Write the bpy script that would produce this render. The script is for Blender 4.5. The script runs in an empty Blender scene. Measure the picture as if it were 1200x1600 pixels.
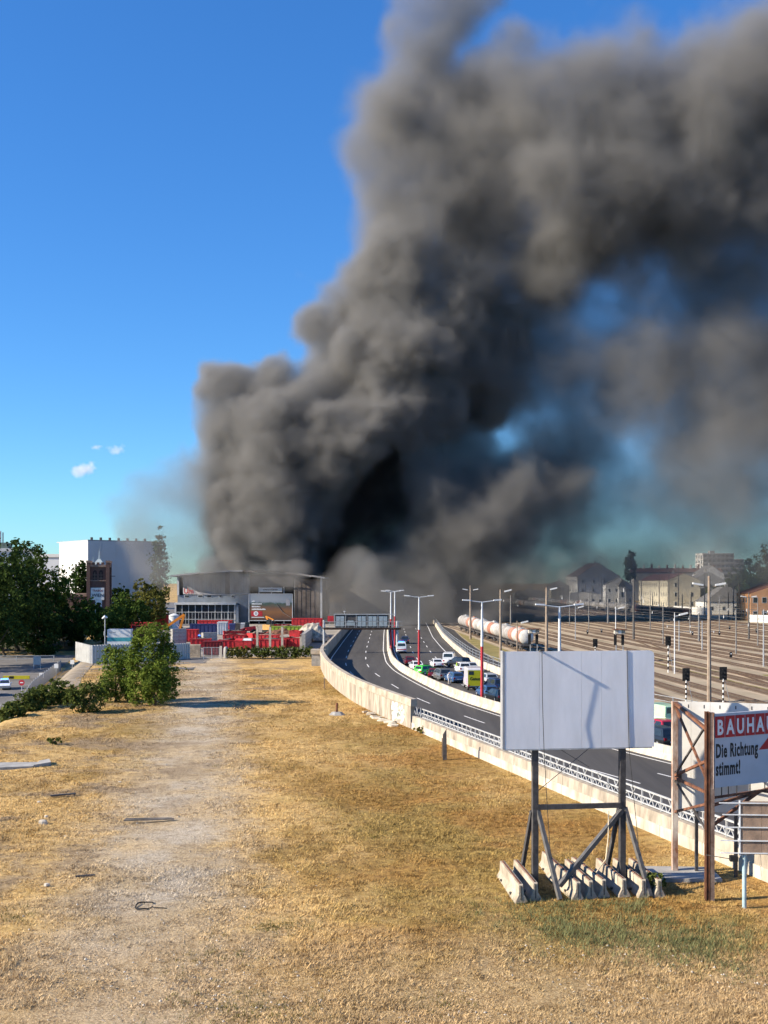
import bpy, bmesh, math, random
import numpy as np
from mathutils import Vector, Matrix

random.seed(7)
np.random.seed(7)
SC = bpy.context.scene
COL = SC.collection

# ------------------------------------------------------------------ camera, sky, sun, exposure
CAM_H = 14.0
FPX = 1700.0          # focal length in pixels of the 1200 x 1600 photograph
HOR = 910.0           # image row of the horizon
cam_d = bpy.data.cameras.new("camera")
cam = bpy.data.objects.new("camera", cam_d)
COL.objects.link(cam)
cam.location = (0, 0, CAM_H)
cam.rotation_euler = (math.radians(90), 0, 0)
cam_d.sensor_fit = 'VERTICAL'
cam_d.sensor_height = 36.0
cam_d.lens = FPX / 1600.0 * 36.0
cam_d.shift_y = (HOR - 800.0) / 1600.0
cam_d.clip_start = 0.5
cam_d.clip_end = 20000
SC.camera = cam

SUN_EL = math.radians(29)
SUN_AZ = math.radians(14)        # shadows fall to the right and a little away from the camera
sun_from = Vector((-math.cos(SUN_AZ) * math.cos(SUN_EL), -math.sin(SUN_AZ) * math.cos(SUN_EL), math.sin(SUN_EL)))
sd = bpy.data.lights.new("sun", 'SUN')
sd.energy = 4.8
sd.angle = math.radians(0.5)
sd.color = (1.0, 0.88, 0.70)
sun = bpy.data.objects.new("sun", sd)
COL.objects.link(sun)
sun.rotation_euler = sun_from.to_track_quat('Z', 'Y').to_euler()

w = bpy.data.worlds.new("World")
SC.world = w
w.use_nodes = True
nt = w.node_tree
bg = nt.nodes["Background"]
sky = nt.nodes.new("ShaderNodeTexSky")
sky.sky_type = 'NISHITA'
sky.sun_disc = False
sky.sun_elevation = SUN_EL
sky.sun_rotation = math.atan2(sun_from.x, sun_from.y)
sky.altitude = 200
sky.air_density = 1.0
sky.dust_density = 0.0
sky.ozone_density = 2.0
hs = nt.nodes.new("ShaderNodeHueSaturation")
hs.inputs["Hue"].default_value = 0.503
hs.inputs["Saturation"].default_value = 1.32
tint = nt.nodes.new("ShaderNodeMix")
tint.data_type = 'RGBA'
tint.blend_type = 'MULTIPLY'
tint.inputs[0].default_value = 1.0
tint.inputs[7].default_value = (0.49, 0.86, 1.23, 1)
gam = nt.nodes.new("ShaderNodeGamma")
gam.inputs[1].default_value = 0.82
nt.links.new(sky.outputs[0], gam.inputs[0])
nt.links.new(gam.outputs[0], hs.inputs["Color"])
nt.links.new(hs.outputs[0], tint.inputs[6])
nt.links.new(tint.outputs[2], bg.inputs[0])
bg.inputs[1].default_value = 0.101

SC.view_settings.view_transform = 'Standard'
SC.view_settings.look = 'None'
SC.view_settings.exposure = 1.1
SC.view_settings.gamma = 1.0
SC.view_settings.use_curve_mapping = False
SC.render.film_transparent = False
cy = SC.cycles
cy.use_denoising = True
cy.use_adaptive_sampling = True
cy.adaptive_threshold = 0.02
cy.max_bounces = 6
cy.diffuse_bounces = 2
cy.glossy_bounces = 2
cy.transmission_bounces = 4
cy.volume_bounces = 1
cy.transparent_max_bounces = 8
cy.volume_step_rate = 2.5
cy.volume_max_steps = 256
cy.caustics_reflective = False
cy.caustics_refractive = False

# ------------------------------------------------------------------ helpers
R = math.radians
def gp(u, v, z=0.0):
    """World point at height z that stands where the photograph has column u, row v."""
    y = (CAM_H - z) * FPX / (v - HOR)
    return Vector(((u - 600) / FPX * y, y, z))
def at(u, v, y):
    return Vector(((u - 600) / FPX * y, y, CAM_H + (HOR - v) / FPX * y))

def tag(o, label=None, cat=None, group=None, kind=None):
    if label: o["label"] = label
    if cat: o["category"] = cat
    if group: o["group"] = group
    if kind: o["kind"] = kind
    return o
def thing(name, label, cat, loc=(0, 0, 0), rz=0.0, group=None):
    o = bpy.data.objects.new(name, None)
    COL.objects.link(o)
    o.location = loc
    o.rotation_euler = (0, 0, rz)
    o.empty_display_size = 0.3
    return tag(o, label, cat, group)
def place(name, me, parent=None, loc=(0, 0, 0), rot=(0, 0, 0), scale=None):
    o = bpy.data.objects.new(name, me)
    COL.objects.link(o)
    o.location = loc
    o.rotation_euler = rot
    if scale: o.scale = scale
    o.parent = parent
    return o
KIDS = {}
def copy_tree(o, parent=None):
    c = o.copy()
    COL.objects.link(c)
    c.parent = parent
    for ch in o.children:
        copy_tree(ch, c)
    return c

class MB:
    def __init__(s):
        s.v, s.f, s.m, s.mats = [], [], [], []
    def mi(s, mat):
        if mat is None: return 0
        if mat not in s.mats: s.mats.append(mat)
        return s.mats.index(mat)
    def add(s, vs, fs, mat=None):
        b = len(s.v)
        s.v += [tuple(p) for p in vs]
        k = s.mi(mat)
        for f in fs:
            s.f.append(tuple(b + i for i in f))
            s.m.append(k)
        return s
    def box(s, x0, x1, y0, y1, z0, z1, mat=None):
        return s.add([(x0, y0, z0), (x1, y0, z0), (x1, y1, z0), (x0, y1, z0), (x0, y0, z1), (x1, y0, z1), (x1, y1, z1), (x0, y1, z1)],
                     [(0, 3, 2, 1), (4, 5, 6, 7), (0, 1, 5, 4), (1, 2, 6, 5), (2, 3, 7, 6), (3, 0, 4, 7)], mat)
    def bar(s, a, b, w, h=None, mat=None):
        a, b = Vector(a), Vector(b)
        h = h or w
        d = (b - a).normalized()
        up = Vector((0, 0, 1)) if abs(d.z) < 0.95 else Vector((0, 1, 0))
        x = d.cross(up).normalized() * w / 2
        y = x.cross(d).normalized() * h / 2
        vs = [a - x - y, a + x - y, a + x + y, a - x + y, b - x - y, b + x - y, b + x + y, b - x + y]
        return s.add(vs, [(0, 1, 2, 3), (7, 6, 5, 4), (0, 4, 5, 1), (1, 5, 6, 2), (2, 6, 7, 3), (3, 7, 4, 0)], mat)
    def tube(s, pts, r, n=8, mat=None, cap=True):
        pts = [Vector(p) for p in pts]
        rs_ = r if isinstance(r, (list, tuple)) else [r] * len(pts)
        vs, fs = [], []
        ref = None
        for i, p in enumerate(pts):
            d = (pts[min(i + 1, len(pts) - 1)] - pts[max(i - 1, 0)]).normalized()
            if ref is None:
                up = Vector((0, 0, 1)) if abs(d.z) < 0.9 else Vector((1, 0, 0))
                ref = d.cross(up).normalized()
            x = (ref - d * ref.dot(d)).normalized()
            ref = x
            y = d.cross(x)
            for k in range(n):
                a = 2 * math.pi * k / n
                vs.append(p + (x * math.cos(a) + y * math.sin(a)) * rs_[i])
        for i in range(len(pts) - 1):
            for k in range(n):
                a, b = i * n + k, i * n + (k + 1) % n
                fs.append((a, b, b + n, a + n))
        if cap:
            fs.append(tuple(range(n - 1, -1, -1)))
            fs.append(tuple(range((len(pts) - 1) * n, len(pts) * n)))
        return s.add(vs, fs, mat)
    def loft(s, rings, mat=None, cap=True):
        n = len(rings[0])
        vs = [p for r_ in rings for p in r_]
        fs = []
        for i in range(len(rings) - 1):
            for k in range(n):
                a, b = i * n + k, i * n + (k + 1) % n
                fs.append((a, b, b + n, a + n))
        if cap:
            fs.append(tuple(range(n - 1, -1, -1)))
            fs.append(tuple(range((len(rings) - 1) * n, len(rings) * n)))
        return s.add(vs, fs, mat)
    def quad(s, a, b, c, d, mat=None):
        return s.add([a, b, c, d], [(0, 1, 2, 3)], mat)
    def mesh(s, name, mat=None, smooth=False):
        me = bpy.data.meshes.new(name)
        me.from_pydata(s.v, [], s.f)
        for m in (s.mats or ([mat] if mat else [])): me.materials.append(m)
        if len(s.mats) > 1: me.polygons.foreach_set("material_index", s.m)
        me.update()
        bm = bmesh.new(); bm.from_mesh(me)
        bmesh.ops.recalc_face_normals(bm, faces=bm.faces)
        bm.to_mesh(me); bm.free()
        if smooth:
            me.polygons.foreach_set("use_smooth", [True] * len(me.polygons))
            me.set_sharp_from_angle(angle=R(40))
        return me
    def build(s, name, mat=None, parent=None, smooth=False, loc=(0, 0, 0), rot=(0, 0, 0)):
        return place(name, s.mesh(name, mat, smooth), parent, loc, rot)

def fast_mesh(name, co, faces_n, mat, k=3):
    """Mesh of separate k-sided faces, co is (faces*k, 3)."""
    me = bpy.data.meshes.new(name)
    n = len(co)
    me.vertices.add(n)
    me.vertices.foreach_set("co", np.ascontiguousarray(co, np.float32).ravel())
    me.loops.add(n)
    me.loops.foreach_set("vertex_index", np.arange(n, dtype=np.int32))
    me.polygons.add(n // k)
    me.polygons.foreach_set("loop_start", np.arange(0, n, k, dtype=np.int32))
    me.materials.append(mat)
    me.update(calc_edges=True)
    me.validate()
    return me

# ------------------------------------------------------------------ materials
MATS = {}
def M(name, col, rough=0.8, var=0.18, scale=1.5, bump=0.0, metal=0.0, col2=None, spec=0.3, detail=5, stretch=None, fine=0.0):
    if name in MATS: return MATS[name]
    m = bpy.data.materials.new(name)
    m.use_nodes = True
    t = m.node_tree
    b = t.nodes["Principled BSDF"]
    b.inputs["Roughness"].default_value = rough
    b.inputs["Metallic"].default_value = metal
    b.inputs["Specular IOR Level"].default_value = spec
    tc = t.nodes.new("ShaderNodeTexCoord")
    mp = t.nodes.new("ShaderNodeMapping")
    if stretch: mp.inputs["Scale"].default_value = stretch
    t.links.new(tc.outputs["Object"], mp.inputs[0])
    nz = t.nodes.new("ShaderNodeTexNoise")
    nz.inputs["Scale"].default_value = scale
    nz.inputs["Detail"].default_value = detail
    nz.inputs["Roughness"].default_value = 0.65
    t.links.new(mp.outputs[0], nz.inputs["Vector"])
    cr = t.nodes.new("ShaderNodeValToRGB")
    c2 = col2 or tuple(c * (1 - var * 1.6) for c in col)
    c1 = tuple(min(1, c * (1 + var * 0.6)) for c in col)
    cr.color_ramp.elements[0].color = (*c2, 1)
    cr.color_ramp.elements[1].color = (*c1, 1)
    cr.color_ramp.elements[0].position = 0.32
    cr.color_ramp.elements[1].position = 0.66
    t.links.new(nz.outputs[0], cr.inputs[0])
    t.links.new(cr.outputs[0], b.inputs["Base Color"])
    if bump:
        n2 = t.nodes.new("ShaderNodeTexNoise")
        n2.inputs["Scale"].default_value = scale * 9
        n2.inputs["Detail"].default_value = 4
        t.links.new(mp.outputs[0], n2.inputs["Vector"])
        bp = t.nodes.new("ShaderNodeBump")
        bp.inputs["Strength"].default_value = bump
        bp.inputs["Distance"].default_value = 0.05
        t.links.new(n2.outputs[0], bp.inputs["Height"])
        t.links.new(bp.outputs[0], b.inputs["Normal"])
    MATS[name] = m
    return m
def glass_mat():
    m = M("window_glass", (0.03, 0.04, 0.05), 0.12, 0.3, 0.4, spec=0.6)
    return m
def paint(name, col):
    m = M("paint_" + name, col, 0.28, 0.08, 2.0, spec=0.5)
    m.node_tree.nodes["Principled BSDF"].inputs["Coat Weight"].default_value = 0.5
    return m
def emit(name, col, s):
    m = bpy.data.materials.new(name); m.use_nodes = True
    b = m.node_tree.nodes["Principled BSDF"]
    b.inputs["Base Color"].default_value = (*col, 1)
    b.inputs["Emission Color"].default_value = (*col, 1)
    b.inputs["Emission Strength"].default_value = s
    return m

concrete = M("concrete", (0.40, 0.355, 0.29), 0.9, 0.25, 0.8, 0.3, col2=(0.27, 0.22, 0.165))
concrete_pale = M("concrete_pale", (0.55, 0.50, 0.42), 0.9, 0.14, 0.9, 0.25, col2=(0.33, 0.28, 0.215), stretch=(1, 1, .4))
concrete_stain = M("concrete_stained", (0.40, 0.35, 0.285), 0.9, 0.3, 1.0, 0.35, col2=(0.19, 0.16, 0.125), stretch=(1, 1, .3))
concrete_grey = M("concrete_grey", (0.34, 0.33, 0.31), 0.9, 0.2, 1.2, 0.3)
asphalt = M("asphalt", (0.070, 0.066, 0.062), 0.85, 0.2, 0.35, 0.25, stretch=(1, .06, 1), col2=(.045, .043, .042))
asphalt_old = M("asphalt_old", (0.16, 0.15, 0.14), 0.9, 0.22, 0.3, 0.2)
white_paint = M("white_paint", (0.74, 0.73, 0.70), 0.6, 0.12, 1.5)
white_metal = M("white_metal", (0.62, 0.64, 0.66), 0.45, 0.1, 2.0)
galv = M("galvanised_steel", (0.40, 0.42, 0.44), 0.5, 0.15, 3.0, metal=0.25)
dark_steel = M("dark_steel", (0.075, 0.07, 0.07), 0.6, 0.3, 4.0)
black = M("black_rubber", (0.015, 0.015, 0.016), 0.8, 0.2, 5.0)
rust = M("rusty_steel", (0.20, 0.085, 0.045), 0.85, 0.3, 3.0, 0.3, col2=(0.06, 0.03, 0.022))
rust_pale = M("rust_streaked_paint", (0.52, 0.46, 0.40), 0.7, 0.3, 1.6, 0.2, col2=(0.22, 0.09, 0.045), stretch=(1, 1, .5))
red_paint = M("red_paint", (0.45, 0.03, 0.04), 0.5, 0.2, 1.5)
pole_red = M("pole_red", (0.42, 0.035, 0.045), 0.5, 0.15, 1.5)
container_red = M("container_red", (0.52, 0.03, 0.035), 0.6, 0.3, 1.6, col2=(0.24, 0.022, 0.024))
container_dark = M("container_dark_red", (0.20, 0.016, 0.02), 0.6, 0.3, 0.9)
glass = glass_mat()
lamp_head = M("lamp_head_grey", (0.70, 0.70, 0.68), 0.4, 0.05, 2.0)
wood = M("weathered_timber", (0.28, 0.20, 0.13), 0.85, 0.3, 2.0, 0.3, stretch=(1, 1, .2))
bark = M("bark", (0.10, 0.075, 0.05), 0.9, 0.3, 3.0, 0.4)

# ------------------------------------------------------------------ the ground
def pl(pts, smooth=True):
    pts = sorted(pts)
    ys = np.array([p[0] for p in pts], float)
    xs = np.array([p[1] for p in pts], float)
    if not smooth: return lambda y: float(np.interp(y, ys, xs))
    g = np.arange(ys[0], ys[-1], 1.0)
    f = np.interp(g, ys, xs)
    k = np.ones(13) / 13
    f2 = np.convolve(np.pad(f, 6, mode='edge'), k, 'valid')
    f2[:7] = f[:7]; f2[-7:] = f[-7:]
    return lambda y: float(np.interp(y, g, f2))
X_crest = pl([(-200, -30), (0, -33), (95, -36.5), (120, -38.8), (137, -40), (160, -46), (195, -53), (260, -66), (300, -74)])
X_left = pl([(900, -8), (600, -9), (260, -10.7), (200, -10.8), (181, -10.3), (158.7, -8.2), (143.4, -6.1), (128, -3.4), (117.8, -.9), (109.7, 1.2), (104.4, 3.0), (95, 5.6), (59.5, 15.7), (40, 21.5), (10, 30)])
X_med = pl([(900, 6), (600, 3), (400, 1), (290, .5), (222, .4), (190, .9), (172, 2.1), (153.5, 4.5), (137.6, 6.9), (127, 9.0), (119.6, 11), (105, 15), (91.2, 19.6), (84.7, 22.2), (70, 28.5), (50, 38.5), (10, 60)])
X_right = pl([(900, 24), (600, 20), (355, 16.5), (277, 14.8), (233, 14.7), (193.5, 15), (177.6, 16), (162, 17.7), (137, 21.5), (120, 26), (105, 30.5), (91, 35.5), (70, 44), (50, 54), (10, 76)])

def ground_z(x, y):
    z = 0.0
    if y < 300:
        d = X_crest(max(-200, min(y, 300))) - x
        k = min(1, max(0, d / 5.0))
        k = k * k * (3 - 2 * k)
        far = min(1, max(0, (y - 245) / 40))
        z -= 2.5 * k * (1 - far)
    if 0 < y < 200 and X_crest(y) + 1 < x:
        lim = X_left(max(10, min(y, 899)))
        e = min(1, max(0, (lim - 2 - x) / 4))
        z += e * (0.10 * math.sin(x * .37 + y * .11) * math.cos(y * .23 - x * .05) + 0.06 * math.sin(x * 1.1 + 2) * math.sin(y * .9) - 0.02)
    return z

def field_nodes(t, rnd=False):
    """Colour of the dry field: gravel track, straw, olive patches."""
    N, L = t.nodes.new, t.links.new
    ge = N("ShaderNodeNewGeometry")
    def noise(sc, det=4, rough=.6, vec=None):
        n = N("ShaderNodeTexNoise"); n.inputs["Scale"].default_value = sc; n.inputs["Detail"].default_value = det; n.inputs["Roughness"].default_value = rough
        L(vec or ge.outputs["Position"], n.inputs["Vector"]); return n.outputs[0]
    def math_(op, a, b=None, c=None):
        n = N("ShaderNodeMath"); n.operation = op
        for i, v in enumerate((a, b, c)):
            if v is None: continue
            if isinstance(v, (int, float)): n.inputs[i].default_value = v
            else: L(v, n.inputs[i])
        return n.outputs[0]
    def ramp(f, p0, p1):
        n = N("ShaderNodeMapRange"); n.interpolation_type = 'SMOOTHSTEP'
        L(f, n.inputs[0]); n.inputs[1].default_value = p0; n.inputs[2].default_value = p1
        return n.outputs[0]
    def mix(f, a, b):
        n = N("ShaderNodeMix"); n.data_type = 'RGBA'
        L(f, n.inputs[0])
        for i, v in ((6, a), (7, b)):
            if isinstance(v, tuple): n.inputs[i].default_value = (*v, 1)
            else: L(v, n.inputs[i])
        return n.outputs[2]
    sx = N("ShaderNodeSeparateXYZ"); L(ge.outputs["Position"], sx.inputs[0])
    X, Y = sx.outputs[0], sx.outputs[1]
    st = N("ShaderNodeMapping"); st.inputs["Scale"].default_value = (1, .45, 1); L(ge.outputs["Position"], st.inputs[0])
    big = noise(.055, 5, .6, st.outputs[0]); mid = noise(.35, 5, .65); small = noise(2.2, 6, .75); fine = noise(9.0, 5, .8)
    straw = mix(ramp(math_('ADD', math_('MULTIPLY', small, .6), math_('MULTIPLY', mid, .4)), .40, .60), (.29, .17, .055), (.66, .435, .165))
    straw = mix(ramp(fine, .35, .7), straw, (.74, .53, .245))
    # greener to the right of the track and in patches
    right = ramp(math_('ADD', X, math_('MULTIPLY', Y, .05)), -8, 8)
    grn = math_('MULTIPLY_ADD', right, .14, big)
    olive = mix(ramp(small, .35, .65), (.11, .08, .018), (.29, .205, .05))
    c = mix(math_('MULTIPLY', ramp(math_('MULTIPLY_ADD', small, .30, math_('MULTIPLY_ADD', mid, .45, grn)), .84, 1.08), .70), straw, olive)
    rustc = mix(ramp(small, .3, .7), (.22, .105, .03), (.48, .26, .075))
    c = mix(math_('MULTIPLY', math_('MULTIPLY', ramp(noise(.09, 4), .45, .62), right), .80), c, rustc)
    thatch = mix(ramp(small, .35, .65), (.17, .10, .03), (.36, .225, .07))
    tm_ = ramp(math_('MULTIPLY_ADD', small, .16, noise(.15, 7, .72, st.outputs[0])), .575, .63)
    c = mix(math_('MULTIPLY', tm_, .55), c, thatch)
    # gravel track and gravelly near corner
    tr = math_('ABSOLUTE', math_('ADD', math_('ADD', X, 3.4), math_('MULTIPLY', Y, .142)))
    tr = math_('ADD', tr, math_('MULTIPLY', math_('SUBTRACT', mid, .5), 7.0))
    gravel = mix(ramp(fine, .3, .7), (.33, .27, .20), (.68, .59, .455))
    patch = ramp(noise(.16, 5, .65), .40, .60)
    c = mix(math_('MULTIPLY', math_('SUBTRACT', 1.0, ramp(tr, .6, 7.0)), math_('MULTIPLY_ADD', patch, .42, .55)), c, gravel)
    near = math_('SUBTRACT', 1.0, ramp(math_('ADD', Y, math_('MULTIPLY', math_('SUBTRACT', mid, .5), 14)), 37, 47))
    c = mix(math_('MULTIPLY', near, .72), c, mix(ramp(fine, .3, .65), (.25, .155, .07), (.66, .49, .28)))
    leftg = math_('MULTIPLY', ramp(math_('MULTIPLY', X, -1), 9, 17), ramp(noise(.12, 5, .7), .47, .62))
    c = mix(math_('MULTIPLY', leftg, .85), c, mix(ramp(fine, .3, .7), (.18, .13, .08), (.42, .32, .21)))
    clod = mix(ramp(noise(1.1, 7, .8), .36, .52), (.62, .58, .52), (1, 1, 1))
    mm = N('ShaderNodeMix'); mm.data_type = 'RGBA'; mm.blend_type = 'MULTIPLY'; mm.inputs[0].default_value = .8; L(c, mm.inputs[6]); L(clod, mm.inputs[7]); c = mm.outputs[2]
    if rnd:
        h = N("ShaderNodeHueSaturation"); L(c, h.inputs["Color"])
        L(math_('MULTIPLY_ADD', ge.outputs["Random Per Island"], .75, .72), h.inputs["Value"])
        c = h.outputs[0]
    return c, fine, small

gm = bpy.data.materials.new("dry_field"); gm.use_nodes = True
_t = gm.node_tree
_c, _f, _s = field_nodes(_t)
_b = _t.nodes["Principled BSDF"]
_b.inputs["Roughness"].default_value = 0.95
_b.inputs["Specular IOR Level"].default_value = 0.1
_t.links.new(_c, _b.inputs["Base Color"])
_bp = _t.nodes.new("ShaderNodeBump"); _bp.inputs["Strength"].default_value = 0.7; _bp.inputs["Distance"].default_value = 0.22
_ad = _t.nodes.new("ShaderNodeMath"); _ad.operation = 'ADD'
_t.links.new(_f, _ad.inputs[0]); _t.links.new(_s, _ad.inputs[1])
_t.links.new(_ad.outputs[0], _bp.inputs["Height"]); _t.links.new(_bp.outputs[0], _b.inputs["Normal"])

xs = sorted(set([-6000, -2500, -1200, -600, -300, -180, -120] + list(np.arange(-95, 30, 1.0)) + [35, 45, 60, 90, 150, 300, 600, 1200, 2500, 6000]))
ys = sorted(set([-600, -200, -60, 0, 15] + list(np.arange(24, 130, 1.0)) + list(np.arange(130, 300, 3.0)) + [320, 380, 450, 600, 900, 1500, 3000, 6000, 12000]))
gv = [(x, y, ground_z(x, y)) for y in ys for x in xs]
nx = len(xs)
gf = [(j * nx + i, j * nx + i + 1, (j + 1) * nx + i + 1, (j + 1) * nx + i) for j in range(len(ys) - 1) for i in range(nx - 1)]
g = MB().add(gv, gf).build("ground", gm, smooth=True)
tag(g, "dry straw coloured field with a gravel track", "ground", kind="structure")

def strip(name, fl, fr, y0, y1, z, mat, step=3.0, kind="structure", label=None, cat=None, parent=None):
    b = MB()
    n = int((y1 - y0) / step) + 1
    vs = []
    for i in range(n + 1):
        y = y0 + (y1 - y0) * i / n
        vs += [(fl(y), y, z), (fr(y), y, z)]
    b.add(vs, [(2 * i, 2 * i + 1, 2 * i + 3, 2 * i + 2) for i in range(n)])
    o = b.build(name, mat, parent)
    if not parent: tag(o, label, cat, kind=kind)
    return o

road = strip("motorway", lambda y: X_left(y) + .2, lambda y: X_right(y) - .1, 12, 880, 0.05, asphalt, label="dark asphalt motorway curving between concrete walls", cat="road")

def offset_line(f, y, d):
    t_ = (f(y + 1) - f(y - 1)) / 2
    l = math.hypot(1, t_)
    return (f(y) + d / l, y - d * t_ / l)
def line_strip(name, f, d, y0, y1, w, z, mat, parent, step=2.0):
    b = MB(); vs = []
    n = max(1, int((y1 - y0) / step))
    for i in range(n + 1):
        y = y0 + (y1 - y0) * i / n
        a, c = offset_line(f, y, d - w / 2), offset_line(f, y, d + w / 2)
        vs += [(*a, z), (*c, z)]
    b.add(vs, [(2 * i, 2 * i + 1, 2 * i + 3, 2 * i + 2) for i in range(n)])
    return b.build(name, mat, parent)
line_strip("edge_line", X_med, -0.55, 14, 420, .18, .056, white_paint, road)
line_strip("edge_line", X_med, 1.7, 14, 420, .18, .056, white_paint, road)
line_strip("edge_line", X_right, -2.4, 14, 420, .18, .056, white_paint, road)
line_strip("edge_line", X_left, 1.1, 14, 420, .18, .056, white_paint, road)
def dashes(f, d, first, last, name="lane_marking"):
    y = first
    while y < last:
        t_ = (f(y + 1) - f(y - 1)) / 2
        l = math.hypot(1, t_)
        line_strip(name, f, d, y, y + 6 / l, .17, .058, white_paint, road, 1.5)
        y += 18 / l
dashes(X_med, -4.1, 43.6, 330)
dashes(X_med, -7.7, 46.5, 330)
dashes(X_med, 5.3, 42, 330)
dashes(X_med, 8.9, 44, 330)

# ------------------------------------------------------------------ motorway walls
def wall_pieces(parent, name, f, off, y0, y1, seg, prof, mats, gap=0.03, z=0.0):
    """Pieces of one cross-section profile [(offset, z)...] laid along a line."""
    y = y0
    k = 0
    while y < y1 - 0.3:
        ye = min(y1, y + seg)
        rings = []
        m = 3
        for i in range(m + 1):
            yy = y + gap / 2 + (ye - y - gap) * i / m
            rings.append([(*offset_line(f, yy, off + p[0]), z + p[1]) for p in prof])
        MB().loft(rings).build(name, mats[k % len(mats)], parent)
        y = ye
        k += 1

rw = thing("retaining_wall", "curved stained concrete wall with heavy coping between field and motorway", "wall", (0, 0, 0))
wall_pieces(rw, "wall_panel", X_left, -0.25, 104.4, 196, 5.2, [(-.12, -.6), (.3, -.6), (.3, 2.15), (-.12, 2.15)], [concrete_stain])
wall_pieces(rw, "coping", X_left, -0.25, 104.0, 196, 7.8, [(-.24, 2.15), (.38, 2.15), (.38, 2.85), (-.20, 2.85)], [concrete])
end = thing("retaining_wall", "straight far stretch of the concrete wall running back under the sign gantry", "wall")
wall_pieces(end, "wall_panel", X_left, -0.2, 196.3, 420, 14, [(-.2, -.3), (.25, -.3), (.25, 2.3), (-.2, 2.3)], [concrete_stain])
# spray painting on the near end of the wall
gr_mat = M("sprayed_paint_pale", (0.62, 0.72, 0.66), 0.7, 0.2, 3.0)
gr_dark = M("sprayed_paint_dark", (0.06, 0.09, 0.07), 0.7, 0.2, 3.0)
rr = random.Random(5)
def on_wall(y, z, d=-0.40):
    p = offset_line(X_left, y, d)
    return (p[0], p[1], z)
gb = MB()
for k in range(26):
    y0 = 106.4 + rr.random() * 3.6; z0 = .35 + rr.random() * 1.25
    pts = []
    for q in range(7):
        a = q / 6 * 5.2 + rr.random()
        pts.append((y0 + math.cos(a) * .34 + q * .03, z0 + math.sin(a) * .36 + .1))
    wd = .05 + rr.random() * .12
    for a, b in zip(pts, pts[1:]):
        gb.quad(on_wall(a[0], a[1] - wd, -.378 - k * .0003), on_wall(b[0], b[1] - wd, -.378 - k * .0003), on_wall(b[0], b[1] + wd, -.378 - k * .0003), on_wall(a[0], a[1] + wd, -.378 - k * .0003))
go_ = gb.build("graffiti", gr_mat, rw); go_["kind"] = "stuff"
gb = MB()
for k in range(7):
    y0 = 106.4 + rr.random() * 3.4; z0 = .4 + rr.random() * 1.1
    gb.quad(on_wall(y0, z0, -.392), on_wall(y0 + .12, z0, -.392), on_wall(y0 + .17, z0 + .4, -.392), on_wall(y0 + .04, z0 + .45, -.392))
go_ = gb.build("graffiti_outline", gr_dark, rw); go_["kind"] = "stuff"
rb_ = MB()
for k in range(10):
    y0 = 106 + k * 1.25 + rr.random() * .6
    p = offset_line(X_left, y0, -.95 - rr.random() * .5)
    a = rr.random() * 3; s_ = .35 + rr.random() * .4
    pts = [(p[0] + math.cos(a + q * 1.05) * s_ * (.7 + .5 * rr.random()), p[1] + math.sin(a + q * 1.05) * s_ * (.7 + .6 * rr.random())) for q in range(6)]
    place("concrete_chunk", MB().loft([[(x, y, -.05) for x, y in pts], [(x * 1.0, y, .10 + .12 * rr.random()) for x, y in pts]]).mesh("concrete_chunk", concrete_pale))
    o = COL.objects[-1]
    tag(o, "broken concrete lump at the foot of the curved wall, %s from its painted end" % ("1st 2nd 3rd 4th 5th 6th 7th 8th 9th 10th".split()[k]), "rubble", "concrete lumps along the wall foot")

pier = thing("concrete_pier", "squat square concrete pier at the hedge end by the curved wall", "pier", gp(498, 1040))
MB().box(-1.15, .95, -.9, .9, -.2, 2.0).build("pier_base", concrete_grey, pier)
MB().box(-1.3, 1.1, -1.05, 1.05, 2.0, 2.75).build("pier_cap", concrete, pier)

# edge wall with railing beside the field
ew = thing("edge_wall", "low two tone concrete edge wall under the white railing", "wall")
wall_pieces(ew, "wall_base", X_left, -0.2, 24, 104.0, 4.0, [(-.22, -.5), (.25, -.5), (.25, .62), (-.22, .62)], [concrete_pale])
wall_pieces(ew, "parapet", X_left, -0.2, 24, 104.0, 8.0, [(-.16, .62), (.3, .62), (.3, 1.25), (-.13, 1.25)], [concrete_stain])
rail_white = M("railing_grey_white", (.42, .43, .44), .5, .15, 2)
rl = thing("guard_railing", "white steel railing with lattice infill along the motorway edge", "railing")
for zz, wdt in ((2.12, .09), (1.72, .07), (1.36, .07)):
    b = MB()
    pts = [(*offset_line(X_left, y, -.02), zz) for y in np.arange(24, 103.6, 2.0)]
    for a, c in zip(pts, pts[1:]): b.bar(a, c, wdt, wdt)
    b.build("rail", rail_white, rl)
post_me = MB().box(-.045, .045, -.05, .05, 1.2, 2.17).mesh("post", rail_white)
y = 24.5
infill = MB()
while y < 103.4:
    x_, y_ = offset_line(X_left, y, -.02)
    place("post", post_me, rl, (x_, y_, 0))
    for q in range(3):
        ya, yb = y + q * .66 + .06, y + q * .66 + .60
        a, c = offset_line(X_left, ya, -.02), offset_line(X_left, yb, -.02)
        m_ = offset_line(X_left, (ya + yb) / 2, -.02)
        if q == 1:
            infill.bar((*a, 1.38), (*c, 2.1), .05); infill.bar((*a, 2.1), (*c, 1.38), .05)
        else:
            infill.bar((*a, 1.38), (*m_, 1.74), .045); infill.bar((*m_, 1.74), (*c, 1.38), .045)
    y += 2.0
lo_ = infill.build("lattice", rail_white, rl); lo_["kind"] = "stuff"

# central barrier
cb = thing("median_barrier", "pale concrete barrier dividing the two carriageways", "barrier")
wall_pieces(cb, "barrier_element", X_med, 0.6, 26, 330, 6.0, [(-.38, .03), (.38, .03), (.30, .25), (.13, .5), (.10, 1.12), (-.10, 1.12), (-.13, .5), (-.30, .25)], [concrete_pale])
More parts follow.
